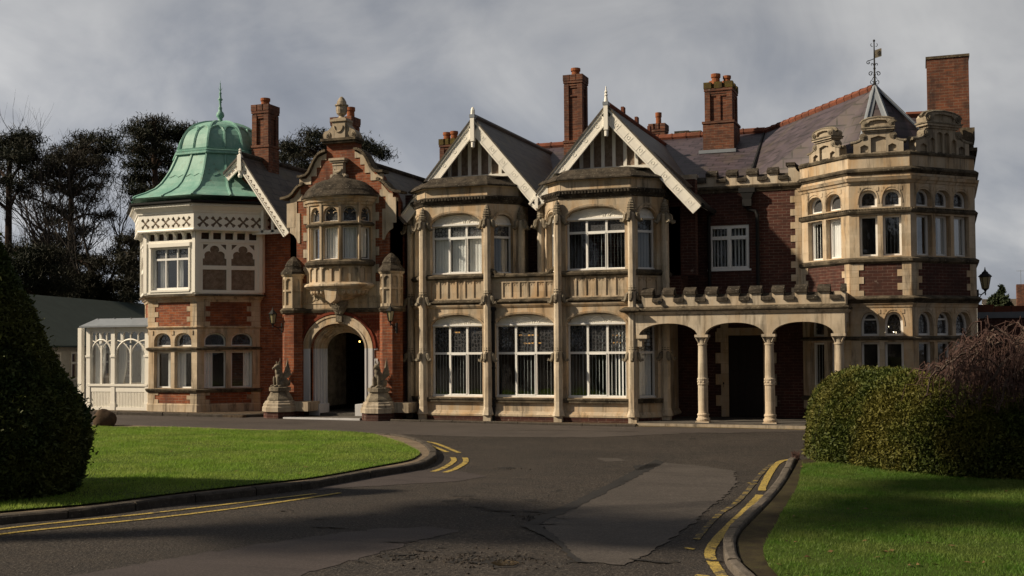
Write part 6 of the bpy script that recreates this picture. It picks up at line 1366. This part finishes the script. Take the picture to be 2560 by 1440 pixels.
def flat(pts): return [Vector((p.x, p.y)) for p in smooth([pG(*p) for p in pts], 5)]
def lawn(name, pts, dz, mat): 
    P = flat(pts); m = MB(); tri = tessellate_polygon([[Vector((p.x, p.y, 0)) for p in P]]); m.add([(p.x, p.y, gz(p.x)+dz) for p in P], [tuple(x) for x in tri]); struct(m.build(name, mat)); return P, tri
edge = [(-700, 1376), (-300, 1337), (0, 1303), (224, 1283), (447, 1254), (700, 1224), (800, 1211), (943, 1184), (1030, 1170), (1066, 1158), (1080, 1146), (1076, 1132), (1050, 1116), (1000, 1101), (930, 1093), (860, 1088), (640, 1081), (287, 1069), (0, 1061), (-500, 1050), (-700, 1200), (-700, 1376)]
lawn('verge', edge, .075, 'paving')
LG = [(-680, 1372), (-300, 1333), (0, 1299), (224, 1279), (447, 1250), (700, 1220), (800, 1207), (943, 1180), (1020, 1165), (1046, 1152), (1048, 1144), (1023, 1128), (991, 1115), (950, 1101), (911, 1094), (800, 1089), (640, 1086), (400, 1079), (249, 1076), (0, 1068), (-480, 1056), (-680, 1200), (-680, 1372)]
PL, TL = lawn('lawn', LG, .10, 'lawn')
RS = [(1998, 1158), (1969, 1210), (1930, 1262), (1868, 1327), (1846, 1358), (1845, 1390), (1856, 1418), (1885, 1445), (1975, 1530), (2200, 1660), (3400, 1660), (3100, 1180), (2500, 1160), (2100, 1150), (1998, 1158)]
lawn('soil_border', RS, .05, 'soil')
RG = [(2006, 1170), (1993, 1230), (1962, 1284), (1922, 1362), (1908, 1391), (1920, 1428), (1955, 1470), (2045, 1535), (2250, 1640), (3350, 1640), (3050, 1190), (2500, 1170), (2150, 1160), (2010, 1172)]
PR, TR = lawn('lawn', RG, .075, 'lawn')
def blades(P, tri, dz, dens, h, w, mat, clip=None):
    A = np.array([[(P[i].x, P[i].y) for i in t_] for t_ in tri]); ar_ = .5*abs((A[:, 1, 0]-A[:, 0, 0])*(A[:, 2, 1]-A[:, 0, 1])-(A[:, 2, 0]-A[:, 0, 0])*(A[:, 1, 1]-A[:, 0, 1]))
    n = int(ar_.sum()*dens); ti = rng.choice(len(ar_), n, p=ar_/ar_.sum()); r1 = np.sqrt(rng.random(n)); r2 = rng.random(n)
    p = A[ti, 0]*(1-r1)[:, None]+A[ti, 1]*(r1*(1-r2))[:, None]+A[ti, 2]*(r1*r2)[:, None]
    rel = p; zc = rel @ np.array([F0.x, F0.y]); xc = rel @ np.array([R0.x, R0.y]); ok = (zc > 6) & (abs(xc/zc) < .62); p = p[ok]; n = len(p)
    hh = h*(.55+.9*rng.random(n))*(1+.35*np.sin(p[:, 0]*1.7+np.sin(p[:, 1]*2.3)*1.4)*np.sin(p[:, 1]*1.9)); an = rng.random(n)*2*np.pi; ln = rng.normal(0, .5, (n, 2))*hh[:, None]; z = GA*(p[:, 0]-GX)+dz
    dx = np.stack([np.cos(an), np.sin(an)], 1)*w*(.6+.8*rng.random(n))[:, None]
    V = np.zeros((n, 3, 3)); V[:, 0, :2] = p-dx; V[:, 1, :2] = p+dx; V[:, 2, :2] = p+ln; V[:, 0, 2] = z; V[:, 1, 2] = z; V[:, 2, 2] = z+hh
    return raw_tris('grass', V.reshape(-1, 3), n, 3, mat)
def raw_tris(name, V, n, k, mat, parent=None):
    me = bpy.data.meshes.new(name); me.vertices.add(len(V)); me.loops.add(n*k); me.polygons.add(n)
    if parent is not None: V = V-np.array(ROOTLOC[parent.name])
    me.vertices.foreach_set('co', V.astype(np.float32).ravel()); me.loops.foreach_set('vertex_index', np.arange(n*k, dtype=np.int32)); me.polygons.foreach_set('loop_start', np.arange(0, n*k, k, dtype=np.int32)); me.polygons.foreach_set('loop_total', np.full(n, k, dtype=np.int32)); me.update()
    o = bpy.data.objects.new(name, me); COL.objects.link(o); me.materials.append(MT[mat] if isinstance(mat, str) else mat)
    if parent is not None: o.parent = parent; ROOTLOC[o.name] = ROOTLOC[parent.name]
    return o
o = blades(PL, TL, .09, 2300, .038, .005, 'grass'); o['kind'] = 'stuff'; o['label'] = 'short sunlit grass of the kerbed island lawn'
o = blades(PR, TR, .065, 3600, .036, .0042, 'grass_r'); o['kind'] = 'stuff'; o['label'] = 'darker green grass below the clipped hedge'
# raised pavement by the tower, gravel bed under the bays
PV = [(-60, 1026), (225, 1026), (520, 1030), (600, 1032), (700, 1040), (700, 1018), (200, 1010), (-60, 1010)]
m = MB(); y0 = 27.62; m.box(-34, -18.3, y0, 30, -.1, .13); struct(m.build('pavement', 'gravel')); kerb('kerb', [(-34, y0-.02), (-26, y0-.02), (-21, y0-.02), (-19, y0+.0), (-18.2, y0+.25), (-17.9, y0+.6)], .12, .10, 'kerb_d', px=False)
m = MB(); m.box(-13.7, -7.2, 27.65, 28.5, -.1, .045); struct(m.build('gravel_bed', 'gravel')); m = MB(); m.box(-18.2, -13.9, 27.95, 28.7, -.1, .04); struct(m.build('gravel_bed', 'gravel'))
kerb('kerb', [(-13.75, 27.62), (-11, 27.6), (-9, 27.6), (-7.1, 27.62)], .07, .06, 'kerb_d', px=False)
# boulder beside the topiary
bc = pG(262, 1072); m = MB(); m.ell((bc.x, bc.y, gz(bc.x)+.2), (.27, .27, .27), 20, 14); V = []
for (x, y, z) in m.v: f = 1+.09*math.sin(9*x+2)*math.sin(8*y+1)*math.cos(7*z)+.05*math.sin(23*x+5*z); V.append((bc.x+(x-bc.x)*f, bc.y+(y-bc.y)*f, gz(bc.x)+.2+(z-gz(bc.x)-.2)*f))
m.v = V; tag(m.build('boulder', m_spotted('brown_sandstone', (.06, .04, .027), (.10, .068, .045), (.13, .10, .07), 8), smooth=True), 'round brown boulder at the lawn edge behind the dark cone topiary', 'boulder')

lf_ = MB()      # fallen leaves and worm casts on the turf
for (P_, tri_, n_, dz_) in ((PL, TL, 90, .125), (PR, TR, 120, .095)):
    for k in range(n_):
        t_ = random.choice(tri_); a, c, e = (P_[i] for i in t_); r1, r2 = random.random(), random.random()
        if r1+r2 > 1: r1, r2 = 1-r1, 1-r2
        q = a+(c-a)*r1+(e-a)*r2; th = random.random()*6.28; L_ = random.uniform(.02, .05); lf_.quad(*[(q.x+L_*math.cos(th+d_)*s_, q.y+L_*math.sin(th+d_)*s_, gz(q.x)+dz_+random.uniform(-.01, .012)) for d_, s_ in ((0, 1), (1.4, .55), (3.14, 1), (4.6, .55))])
o = lf_.build('leaves', m_plain('brown_fallen_leaf', (.14, .085, .035), .8, .5, 12)); o['kind'] = 'stuff'
# ---------------------------------------------------------------- vegetation
MT['yew'] = m_leaf('yew_leaf', (.04, .060, .012), (.10, .122, .022), (.15, .135, .028), .65, .15, 1.3)
MT['yew_d'] = m_leaf('dark_yew_leaf', (.020, .040, .010), (.055, .082, .018), (.09, .095, .02), .65, .12, 1.1)
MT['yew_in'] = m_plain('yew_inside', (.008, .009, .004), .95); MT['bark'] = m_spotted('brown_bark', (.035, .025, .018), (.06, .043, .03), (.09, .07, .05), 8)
MT['pine'] = m_leaf('pine_needles', (.008, .013, .006), (.020, .026, .011), (.026, .022, .012), .7, .1, .25); MT['pine_bark'] = m_spotted('pine_bark', (.03, .02, .016), (.055, .036, .027), (.075, .055, .04), 3)
MT['twig'] = m_leaf('brown_twig', (.046, .025, .022), (.095, .055, .048), (.065, .033, .026), .8, 0, 2); MT['shrub_branch'] = m_spotted('pale_brown_branch', (.07, .05, .042), (.12, .09, .075), (.17, .135, .11), 9); MT['grey_twig'] = m_plain('grey_brown_twig', (.05, .042, .036), .9); MT['cypress'] = m_leaf('cypress_leaf', (.012, .022, .008), (.03, .042, .014), None, .7, .1)
def lump(P, k=1.0):
    x, y, z = P[:, 0]*k, P[:, 1]*k, P[:, 2]*k
    return (np.sin(2.1*x+1.3*np.sin(1.7*y))*np.sin(2.3*z+y)+.6*np.sin(4.7*x+2*z+1)*np.sin(5.1*y-1.2*z)+.4*np.sin(9.3*z+3*x)*np.sin(8.1*y+2*x)+.3*np.sin(17*x)*np.sin(15*y+3)*np.sin(16*z))/1.6
def leaf_quads(name, P, Nn, size, mat, parent, asp=.55, spread=.9):
    n = len(P); d = Nn*.8+rng.normal(0, spread, (n, 3)); d /= np.linalg.norm(d, axis=1)[:, None]; u = np.cross(d, rng.normal(0, 1, (n, 3))); u /= np.linalg.norm(u, axis=1)[:, None]
    s = size*(.6+.8*rng.random(n))[:, None]; a = d*s; c = u*s*asp; V = np.stack([P-a*.2-c*.5, P-a*.1+c*.5, P+a*.7+c*.35, P+a*.9-c*.2], 1); return raw_tris(name, V.reshape(-1, 3), n, 4, mat, parent)
# clipped cone topiary on the left
cc = pG(-62, 1250); tz = thing('cone_topiary', 'tall dark clipped yew cone standing on the sunlit lawn', 'topiary', (cc.x, cc.y, .1))
prof = [(1.22, .0), (1.28, .15), (1.34, .42), (1.35, .74), (1.30, 1.0), (1.19, 1.26), (.98, 1.67), (.74, 2.16), (.53, 2.7), (.30, 3.2), (.15, 3.45), (.02, 3.62)]
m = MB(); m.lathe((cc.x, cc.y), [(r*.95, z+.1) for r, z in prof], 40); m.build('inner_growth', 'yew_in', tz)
pz = np.array([z for r, z in prof]); pr = np.array([r for r, z in prof]); n = 85000; zz = rng.random(n*2)*3.6; rr = np.interp(zz, pz, pr); keep = rng.random(n*2) < (rr+.08)/1.85; zz, rr = zz[keep], rr[keep]; n = len(zz); th = rng.random(n)*2*np.pi
P = np.stack([rr*np.cos(th), rr*np.sin(th), zz], 1); l = lump(P, 1.6); Nn = np.stack([np.cos(th), np.sin(th), .45+0*th], 1); Nn /= np.linalg.norm(Nn, axis=1)[:, None]; P = P+Nn*(l*.06+np.abs(rng.normal(0, .03, n))*np.where(rng.random(n) < .06, 2.6, .8))[:, None]+np.array([cc.x, cc.y, .1])
leaf_quads('foliage', P, Nn, .05, 'yew_d', tz)
# big rounded hedge on the right
HB = [pG(2012, 1148), pG(2050, 1166), pG(2120, 1176), pG(2200, 1187), pG(2350, 1203), pG(2560, 1216), pG(2800, 1226), pG(3000, 1215)]
back = [HB[-1]+Vector((1.2, 4.2, 0)), HB[-3]+Vector((.6, 5.6, 0)), HB[4]+Vector((.5, 5.2, 0)), HB[2]+Vector((.7, 4.4, 0)), HB[0]+Vector((.55, 3.0, 0)), HB[0]+Vector((.15, 1.5, 0))]
loop = smooth(HB+back+[HB[0]], 10)[:-1]; LP = np.array([(p.x, p.y) for p in loop]); nl_ = len(LP)
hd = thing('hedge', 'broad clipped yew hedge with rounded top below the bare weeping shrub', 'hedge', (float(LP[:, 0].mean()), float(LP[:, 1].mean()), .05))
tg = np.roll(LP, -1, 0)-np.roll(LP, 1, 0); tg /= np.linalg.norm(tg, axis=1)[:, None]; nin = np.stack([-tg[:, 1], tg[:, 0]], 1)
cen = LP.mean(0); 
if ((cen-LP)*nin).sum() < 0: nin = -nin
depth_ = (LP @ np.array([R0.x, R0.y])); dmin = depth_.min()
def Hh(p): s = np.clip((p @ np.array([R0.x, R0.y])-6.2)/1.5, 0, 1); return 1.50-.40*s*s*(3-2*s)
WW, pw = 1.05, 2.6
def hpt(i, fr_, th):
    j = (i+1) % nl_; b_ = LP[i]*(1-fr_)[:, None]+LP[j]*fr_[:, None]; nn_ = nin[i]*(1-fr_)[:, None]+nin[j]*fr_[:, None]; nn_ /= np.linalg.norm(nn_, axis=1)[:, None]
    c, s = np.cos(th)**(2/pw), np.sin(th)**(2/pw); P2 = b_+nn_*(WW*(1-c))[:, None]; z = Hh(P2)*s; N_ = np.concatenate([-nn_*np.cos(th)[:, None], np.sin(th)[:, None]], 1); return np.concatenate([P2, (z+.05)[:, None]], 1), N_
m = MB(); K = 12
ringp = [hpt(np.arange(nl_), np.zeros(nl_), np.full(nl_, math.pi/2*k/K))[0] for k in range(K+1)]
for k in range(K):
    for i in range(nl_): j = (i+1) % nl_; m.quad(*[tuple(q*np.array([1, 1, .96])-np.array([0, 0, 0])) for q in (ringp[k][i], ringp[k][j], ringp[k+1][j], ringp[k+1][i])])
top_ = [tuple(q*np.array([1, 1, .96])) for q in ringp[K]]; tri = tessellate_polygon([[Vector((p[0], p[1], 0)) for p in top_]]); m.add(top_, [tuple(x) for x in tri])
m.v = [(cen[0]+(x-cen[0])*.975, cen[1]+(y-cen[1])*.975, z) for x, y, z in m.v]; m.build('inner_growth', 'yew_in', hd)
seg = np.linalg.norm(np.roll(LP, -1, 0)-LP, axis=1); front = np.array([(LP[i] @ np.array([F0.x, F0.y])) for i in range(nl_)]); wgt = seg*np.where(front < np.median(front), 1, .35); n = 150000
i = rng.choice(nl_, n, p=wgt/wgt.sum()); P, Nn = hpt(i, rng.random(n), np.where(rng.random(n) < .62, np.arcsin(rng.random(n)**(pw/2)), np.arccos(rng.random(n)**.9))); l = lump(P, 1.5); P = P+Nn*(l*.045+rng.normal(0, .018, n)*np.where(rng.random(n) < .03, 2.2, 1))[:, None]
bx0, bx1 = LP.min(0), LP.max(0); q = np.stack([rng.uniform(bx0[0], bx1[0], 30000), rng.uniform(bx0[1], bx1[1], 30000)], 1)
def inside(q, poly):
    c = np.zeros(len(q), bool); j = len(poly)-1
    for i in range(len(poly)):
        xi, yi = poly[i]; xj, yj = poly[j]; c ^= ((yi > q[:, 1]) != (yj > q[:, 1])) & (q[:, 0] < (xj-xi)*(q[:, 1]-yi)/(yj-yi+1e-12)+xi); j = i
    return c
q = q[inside(q, LP+nin*WW*.9)]; T_ = np.concatenate([q, (Hh(q)+.05)[:, None]], 1); T_[:, 2] += lump(T_, 1.5)*.05
P = np.concatenate([P, T_]); Nn = np.concatenate([Nn, np.tile([0, 0, 1.0], (len(T_), 1))]); leaf_quads('foliage', P, Nn, .042, 'yew', hd)
# bare weeping shrub rising behind the hedge
sc_ = pD(2610, 960, 17.7); ws = thing('weeping_shrub', 'bare brown weeping shrub spilling over the clipped hedge', 'shrub', (sc_.x, sc_.y, .0))
tr_ = MB(); tr_.tube([(sc_.x, sc_.y, 0), (sc_.x+.05, sc_.y, .8), (sc_.x+.02, sc_.y, 1.45)], [.09, .075, .06], 8); br = MB(); tw = MB(); ends = []
jv = lambda s_: Vector((random.gauss(0, s_), random.gauss(0, s_), random.gauss(0, s_)))
for k in range(34):
    th = 2*math.pi*k/34+random.uniform(-.25, .25); R_ = random.uniform(.9, 2.0); hz = random.choice([1.6, 1.75, 1.9, 2.0, 2.08])+random.uniform(-.1, .1); x_, y_ = math.cos(th), math.sin(th)
    P_ = [Vector((sc_.x, sc_.y, 1.25)), Vector((sc_.x+R_*.25*x_, sc_.y+R_*.25*y_, hz-.2)), Vector((sc_.x+R_*.5*x_, sc_.y+R_*.5*y_, hz+random.uniform(-.1, .12)))+jv(.06), Vector((sc_.x+R_*.75*x_, sc_.y+R_*.75*y_, hz-.18))+jv(.08), Vector((sc_.x+R_*.98*x_, sc_.y+R_*.98*y_, hz-.52))+jv(.06), Vector((sc_.x+R_*1.06*x_, sc_.y+R_*1.06*y_, max(1.2, hz-.85)))]
    P_ = [p+jv(.018) for p in smooth(P_, 4)]; br.tube(P_, [.03*(1-.8*i/len(P_))+.004 for i in range(len(P_))], 5)
    for i in range(4, len(P_)): ends.append((P_[i], th))
    for _ in range(3):      # crooked side shoots that stand clear of the mass before they fall
        i = random.randrange(4, len(P_)-6); a = P_[i]; t2 = th+random.gauss(0, 1.0); d = Vector((math.cos(t2), math.sin(t2), 0)); L_ = random.uniform(.3, .6)
        Q_ = [p+jv(.015) for p in smooth([a, a+d*L_*.4+Vector((0, 0, random.uniform(.02, .14))), a+d*L_*.8+Vector((0, 0, random.uniform(-.02, .1))), a+d*L_*1.05+Vector((0, 0, -.2)), a+d*L_*1.1+Vector((0, 0, -.55))], 3)]
        br.tube(Q_, [.012-.0007*k2 for k2 in range(len(Q_))], 4); ends += [(q, t2) for q in Q_[2:]]
for k in range(3400):
    a, t0 = random.choice(ends); th = t0+random.gauss(0, 1.0); L_ = random.uniform(.25, .95); d = Vector((math.cos(th), math.sin(th), 0)); up_ = random.uniform(-.02, .10); bend = random.uniform(.06, .34)
    pts = [a, a+d*bend*.5+Vector((0, 0, up_))+jv(.02), a+d*bend+Vector((0, 0, up_*.3-.2*L_))+jv(.03), a+d*(bend*1.1)+Vector((0, 0, -.6*L_))+jv(.04), a+d*(bend*random.uniform(.7, 1.4))+Vector((0, 0, -L_))+jv(.05)]; zc_ = random.uniform(.98, 1.15); pts = [p for i_, p in enumerate(pts) if i_ < 2 or p.z > zc_]; tw.tube(pts, [.0065, .006, .005, .004, .0025], 3, False)
tr_.build('trunk', 'bark', ws); br.build('branches', 'shrub_branch', ws); o = tw.build('twigs', 'twig', ws); o['kind'] = 'stuff'
# small tuft by the kerb end
p = pG(1990, 1155); tf = MB()
for k in range(70): th = random.random()*6.28; r_ = random.uniform(.02, .1); tf.tube([(p.x+random.gauss(0, .04), p.y+random.gauss(0, .04), gz(p.x)+.03), (p.x+r_*math.cos(th), p.y+r_*math.sin(th), gz(p.x)+random.uniform(.1, .2))], [.007, .003], 3)
tag(tf.build('dry_plant', 'twig'), 'small dry tuft of weeds where the kerb meets the hedge', 'weed')
# ---------------------------------------------------------------- trees
def tuft(P, c, r, n): P.append(np.array(c)+rng.normal(0, .5, (n, 3))*np.array(r))
def clump(P, c, r, n):
    d = rng.normal(0, 1, (n, 3)); d /= np.linalg.norm(d, axis=1)[:, None]; P.append(np.array(c)+d*np.array(r)*(rng.random(n)**.45)[:, None])
def pine(label, base, top, z, clumps, dens=1.0, limbs=True, tr=.26):
    b_ = pD(base[0], base[1], z); tp = pD(top[0], top[1], z); t_ = thing('pine_tree', label, 'tree', (b_.x, b_.y, 0), 'pines behind the mansion')
    m = MB(); mid = (Vector((b_.x, b_.y, 0))+tp)/2+Vector((random.uniform(-.3, .3), 0, 0)); Tk = smooth([Vector((b_.x, b_.y, -.2)), mid, tp], 5); m.tube(Tk, [tr*(1-.65*i/len(Tk)) for i in range(len(Tk))], 8); m.build('trunk', 'pine_bark', t_)
    lb = MB(); Pts = []; k = z/2900
    for (u, v, ru, rv) in clumps:
        c = pD(u, v, z+random.uniform(-2.2, 2.2)); ns = max(4, int(ru*rv/55))
        q = min(Tk, key=lambda w_: abs(w_.z-(c.z-.6))); md = (q+c)/2+Vector((0, 0, .25)); lb.tube(smooth([q, md, c], 3), [.09, .085, .08, .06, .05, .04, .03], 5)
        for j in range(ns):     # each bough carries a few rounded needle tufts
            a = random.random()*6.28; rad = math.sqrt(random.random()); cc_ = c+(R0*math.cos(a)*ru*k*rad)+Vector((0, 0, math.sin(a)*rv*k*rad*.9))+F0*random.uniform(-1, 1)*ru*k*.7; s_ = random.uniform(.26, .56); lb.tube([c+(cc_-c)*.1, (c+cc_)/2+Vector((0, 0, -.1)), cc_], [.03, .02, .012], 4); tuft(Pts, cc_, (s_*1.35, s_*1.35, s_*.72), int(120*dens*s_/.4))
    lb.build('limbs', 'pine_bark', t_); P = np.concatenate(Pts); leaf_quads('crown', P, np.tile([0, 0, .7], (len(P), 1)), .20, 'pine', t_, .17, .8); return t_
pine('pine with flat dark crown on a tall bare trunk behind the cone topiary', (28, 800), (24, 360), 58, [(45, 345, 32, 13), (15, 352, 30, 14), (75, 350, 16, 10), (60, 372, 30, 14), (20, 388, 36, 16), (-25, 372, 40, 20), (-20, 420, 40, 18), (85, 395, 18, 9), (62, 415, 22, 9), (0, 450, 26, 9), (-40, 500, 40, 20), (55, 470, 14, 6)], 1.1)
pine('broad many-tiered pine, the widest of the wood behind the hut', (160, 800), (178, 400), 62, [(215, 352, 30, 14), (262, 345, 26, 14), (190, 372, 38, 15), (240, 372, 40, 16), (155, 388, 40, 14), (282, 380, 14, 12), (130, 412, 36, 14), (200, 405, 46, 16), (250, 402, 34, 14), (100, 432, 34, 14), (165, 436, 40, 15), (228, 438, 36, 13), (80, 458, 26, 12), (130, 468, 36, 12), (195, 470, 36, 12), (255, 462, 26, 10), (60, 490, 22, 10), (230, 500, 30, 10), (120, 520, 26, 9), (182, 530, 30, 9), (250, 540, 28, 12), (140, 560, 30, 10), (210, 575, 34, 12), (105, 600, 36, 14), (165, 612, 40, 14)], 1.0)
pine('tall pine with rounded crown close behind the copper dome', (375, 800), (386, 320), 60, [(388, 302, 24, 10), (360, 314, 28, 11), (405, 320, 26, 11), (330, 322, 18, 10), (352, 340, 34, 12), (395, 345, 36, 13), (430, 335, 20, 10), (456, 330, 18, 9), (472, 326, 12, 7), (450, 352, 22, 10), (335, 372, 26, 12), (370, 378, 36, 13), (412, 378, 36, 13), (340, 408, 32, 12), (385, 412, 40, 14), (425, 405, 26, 12), (330, 440, 26, 12), (365, 448, 36, 13), (405, 445, 30, 13), (340, 475, 30, 11), (375, 488, 32, 12), (350, 505, 26, 9)], 1.1)
pine('dense low pine filling the gap beside the white timber tower', (330, 800), (332, 600), 56, [(318, 605, 26, 10), (345, 598, 18, 8), (306, 628, 22, 10), (340, 632, 24, 11), (312, 655, 30, 11), (350, 668, 20, 12), (300, 680, 32, 12), (335, 700, 34, 13), (296, 720, 36, 14), (345, 735, 30, 13), (290, 750, 40, 12)], 1.3)
pine('dark young pine thicket above the green hut roof', (100, 800), (100, 620), 54, [(30, 625, 34, 14), (75, 632, 34, 14), (120, 640, 34, 14), (10, 660, 40, 16), (60, 672, 40, 16), (115, 678, 40, 15), (20, 705, 44, 16), (85, 715, 44, 15), (140, 715, 40, 14), (50, 740, 50, 14), (120, 745, 50, 12)], 1.3)
pine('dark pine in the middle of the wood behind bare branches', (225, 800), (228, 650), 57, [(170, 652, 30, 12), (215, 648, 32, 12), (258, 655, 26, 12), (185, 685, 36, 13), (235, 690, 36, 13), (165, 718, 40, 14), (215, 728, 44, 14), (262, 722, 30, 13), (190, 752, 46, 12), (250, 755, 40, 12)], 1.3)
pine('pine crown showing above the roofs between dome and shaped gable', (800, 700), (812, 360), 66, [(775, 338, 14, 6), (806, 340, 16, 7), (772, 355, 20, 8), (802, 362, 26, 9), (738, 370, 22, 7), (716, 366, 9, 6), (760, 378, 26, 8), (790, 385, 26, 8), (725, 388, 18, 6), (748, 398, 26, 7), (704, 398, 8, 5), (782, 404, 28, 8), (742, 416, 20, 6), (770, 420, 26, 7), (838, 350, 20, 10), (860, 372, 20, 10), (905, 357, 10, 5), (925, 367, 13, 5), (940, 378, 8, 4), (958, 388, 5, 3), (908, 372, 8, 5)], 1.2)
def bare_tree(label, base, z, h, spread, seed, lean=0):
    r_ = random.Random(seed); b_ = pD(base[0], base[1], z); t_ = thing('bare_tree', label, 'tree', (b_.x, b_.y, 0), 'leafless trees in the wood'); tk = MB(); bm_ = MB(); tg_ = MB()
    def grow(p, d, L, rad, lev):
        if lev > 5 or L < .25: return
        n = 4; pts = [p]; q = p; dd = d
        for i in range(n): dd = (dd+Vector((r_.gauss(0, .09), r_.gauss(0, .09), r_.gauss(.03, .05)))).normalized(); q = q+dd*L/n; pts.append(q)
        (tk if lev == 0 else bm_ if lev < 4 else tg_).tube(pts, [rad*(1-.5*i/n) for i in range(n+1)], 6 if lev < 2 else 4 if lev < 4 else 3, False)
        for i in range(2 if lev > 2 else 4 if lev < 2 else 3):
            k = r_.choice(range(2, n+1)) if lev else r_.choice([2, 3, 4, 4]); ax_ = Vector((r_.gauss(0, 1), r_.gauss(0, 1), r_.gauss(.1, .4))).normalized(); nd_ = (dd+ax_*spread).normalized(); grow(pts[k], nd_, L*r_.uniform(.55, .8), rad*.48, lev+1)
        grow(pts[-1], (dd+Vector((r_.gauss(0, .15), r_.gauss(0, .15), .1))).normalized(), L*.72, rad*.5, lev+1)
    grow(Vector((b_.x, b_.y, 0)), Vector((lean, 0, 1)).normalized(), h*.36, .2, 0)
    tk.build('trunk', 'grey_twig', t_); bm_.build('branches', 'grey_twig', t_); o = tg_.build('twigs', 'grey_twig', t_); o['kind'] = 'stuff'
bare_tree('tall leafless tree with fine twigs rising through the broad pine', (215, 800), 59, 13.5, .62, 5, -.06); bare_tree('leafless tree with forking branches between broad pine and copper dome', (262, 800), 57, 12.5, .7, 11, .08); bare_tree('slender leafless tree between the two tall bare pine trunks', (105, 800), 60, 11, .6, 21, -.02)
# small cypress beyond the garden wall
p = pD(2496, 800, 46); cy = thing('cypress', 'small dark cypress bush showing above the brick garden wall', 'tree', (p.x, p.y, 0)); m = MB(); m.tube([(p.x, p.y, 0), (p.x, p.y, 3.6)], [.09, .03], 6); m.build('trunk', 'bark', cy); Pts = []; k = 46/2900
for (u, v, r_) in ((2505, 728, 8), (2500, 740, 11), (2490, 748, 12), (2512, 752, 13), (2480, 756, 12), (2497, 762, 18), (2518, 766, 14), (2476, 770, 14), (2497, 782, 22), (2520, 786, 16), (2474, 790, 16), (2496, 806, 26), (2496, 835, 28), (2496, 870, 28), (2503, 719, 4)): clump(Pts, pD(u, v, 46+random.uniform(-.3, .3)), (r_*k, r_*k, r_*k*1.1), int(90+r_*22))
P = np.concatenate(Pts); leaf_quads('crown', P, np.tile([0, 0, .6], (len(P), 1)), .11, 'cypress', cy, .4, .8)

# tall pine added out of view so that its shade falls across the drive
q0 = F0*10.6-R0*17; sp = thing('pine_tree', 'unseen tall pine added to shade the drive', 'tree', (q0.x, q0.y, 0), 'unseen pines that shade the grounds'); m = MB(); m.tube([(q0.x, q0.y, -.2), (q0.x+.2, q0.y, 7), (q0.x, q0.y, 15)], [.35, .26, .06], 10); m.build('trunk', 'pine_bark', sp); lb = MB(); Pts = []
for k in range(18):
    h_ = random.uniform(10.5, 16.0); th = random.random()*6.28; r_ = random.uniform(.3, 1)*1.5; c = Vector((q0.x+r_*math.cos(th), q0.y+r_*math.sin(th), h_)); lb.tube([(q0.x, q0.y, h_-.5), tuple((c+Vector((q0.x, q0.y, h_)))/2), tuple(c)], [.08, .05, .02], 5); clump(Pts, c, (1.0, 1.0, .5), 260)
lb.build('limbs', 'pine_bark', sp); P = np.concatenate(Pts); leaf_quads('crown', P, np.tile([0, 0, .5], (len(P), 1)), .3, 'pine', sp, .3, 1.0)

q0 = F0*12.5-R0*18; sp = thing('pine_tree', 'unseen very tall pine added to shade the hedge', 'tree', ((q0-F0*3.2).x, (q0-F0*3.2).y, 0), 'unseen pines that shade the grounds'); m = MB(); b0_ = q0-F0*3.2; m.tube([(b0_.x, b0_.y, -.2), ((b0_*.6+q0*.4).x, (b0_*.6+q0*.4).y, 9), (q0.x, q0.y, 18)], [.22, .15, .05], 10); m.build('trunk', 'pine_bark', sp); lb = MB(); Pts = []  # unseen pine, high crown shaped and placed to darken the hedge's right side
for k in range(34):
    h_ = random.uniform(16.0, 18.2); th = random.random()*6.28; r_ = random.uniform(.2, 1)*.6; c = Vector((q0.x+r_*math.cos(th), q0.y+r_*math.sin(th), h_)); lb.tube([(q0.x, q0.y, h_-.5), tuple((c+Vector((q0.x, q0.y, h_)))/2), tuple(c)], [.08, .05, .02], 5); clump(Pts, c, (.55, .55, .45), 260)
lb.build('limbs', 'pine_bark', sp); P = np.concatenate(Pts); leaf_quads('crown', P, np.tile([0, 0, .5], (len(P), 1)), .3, 'pine', sp, .3, 1.0)
# woodland edge of the park across the lake, behind the viewer, mirrored in the panes
n = 26000; x = rng.uniform(-75, 75, n); y = -42-rng.random(n)*10+6*np.sin(x*.11); top = 20+5*np.sin(x*.31)+3*np.sin(x*.83+1)+2*np.sin(x*2.1); zq = rng.random(n)**.8*top; P = np.stack([x, y, zq], 1); o = leaf_quads('woodland', P, np.tile([0, .6, .3], (n, 1)), 1.0, 'pine', None, .6, 1.0); o['kind'] = 'stuff'; o['label'] = 'far wood across the park opposite the house'
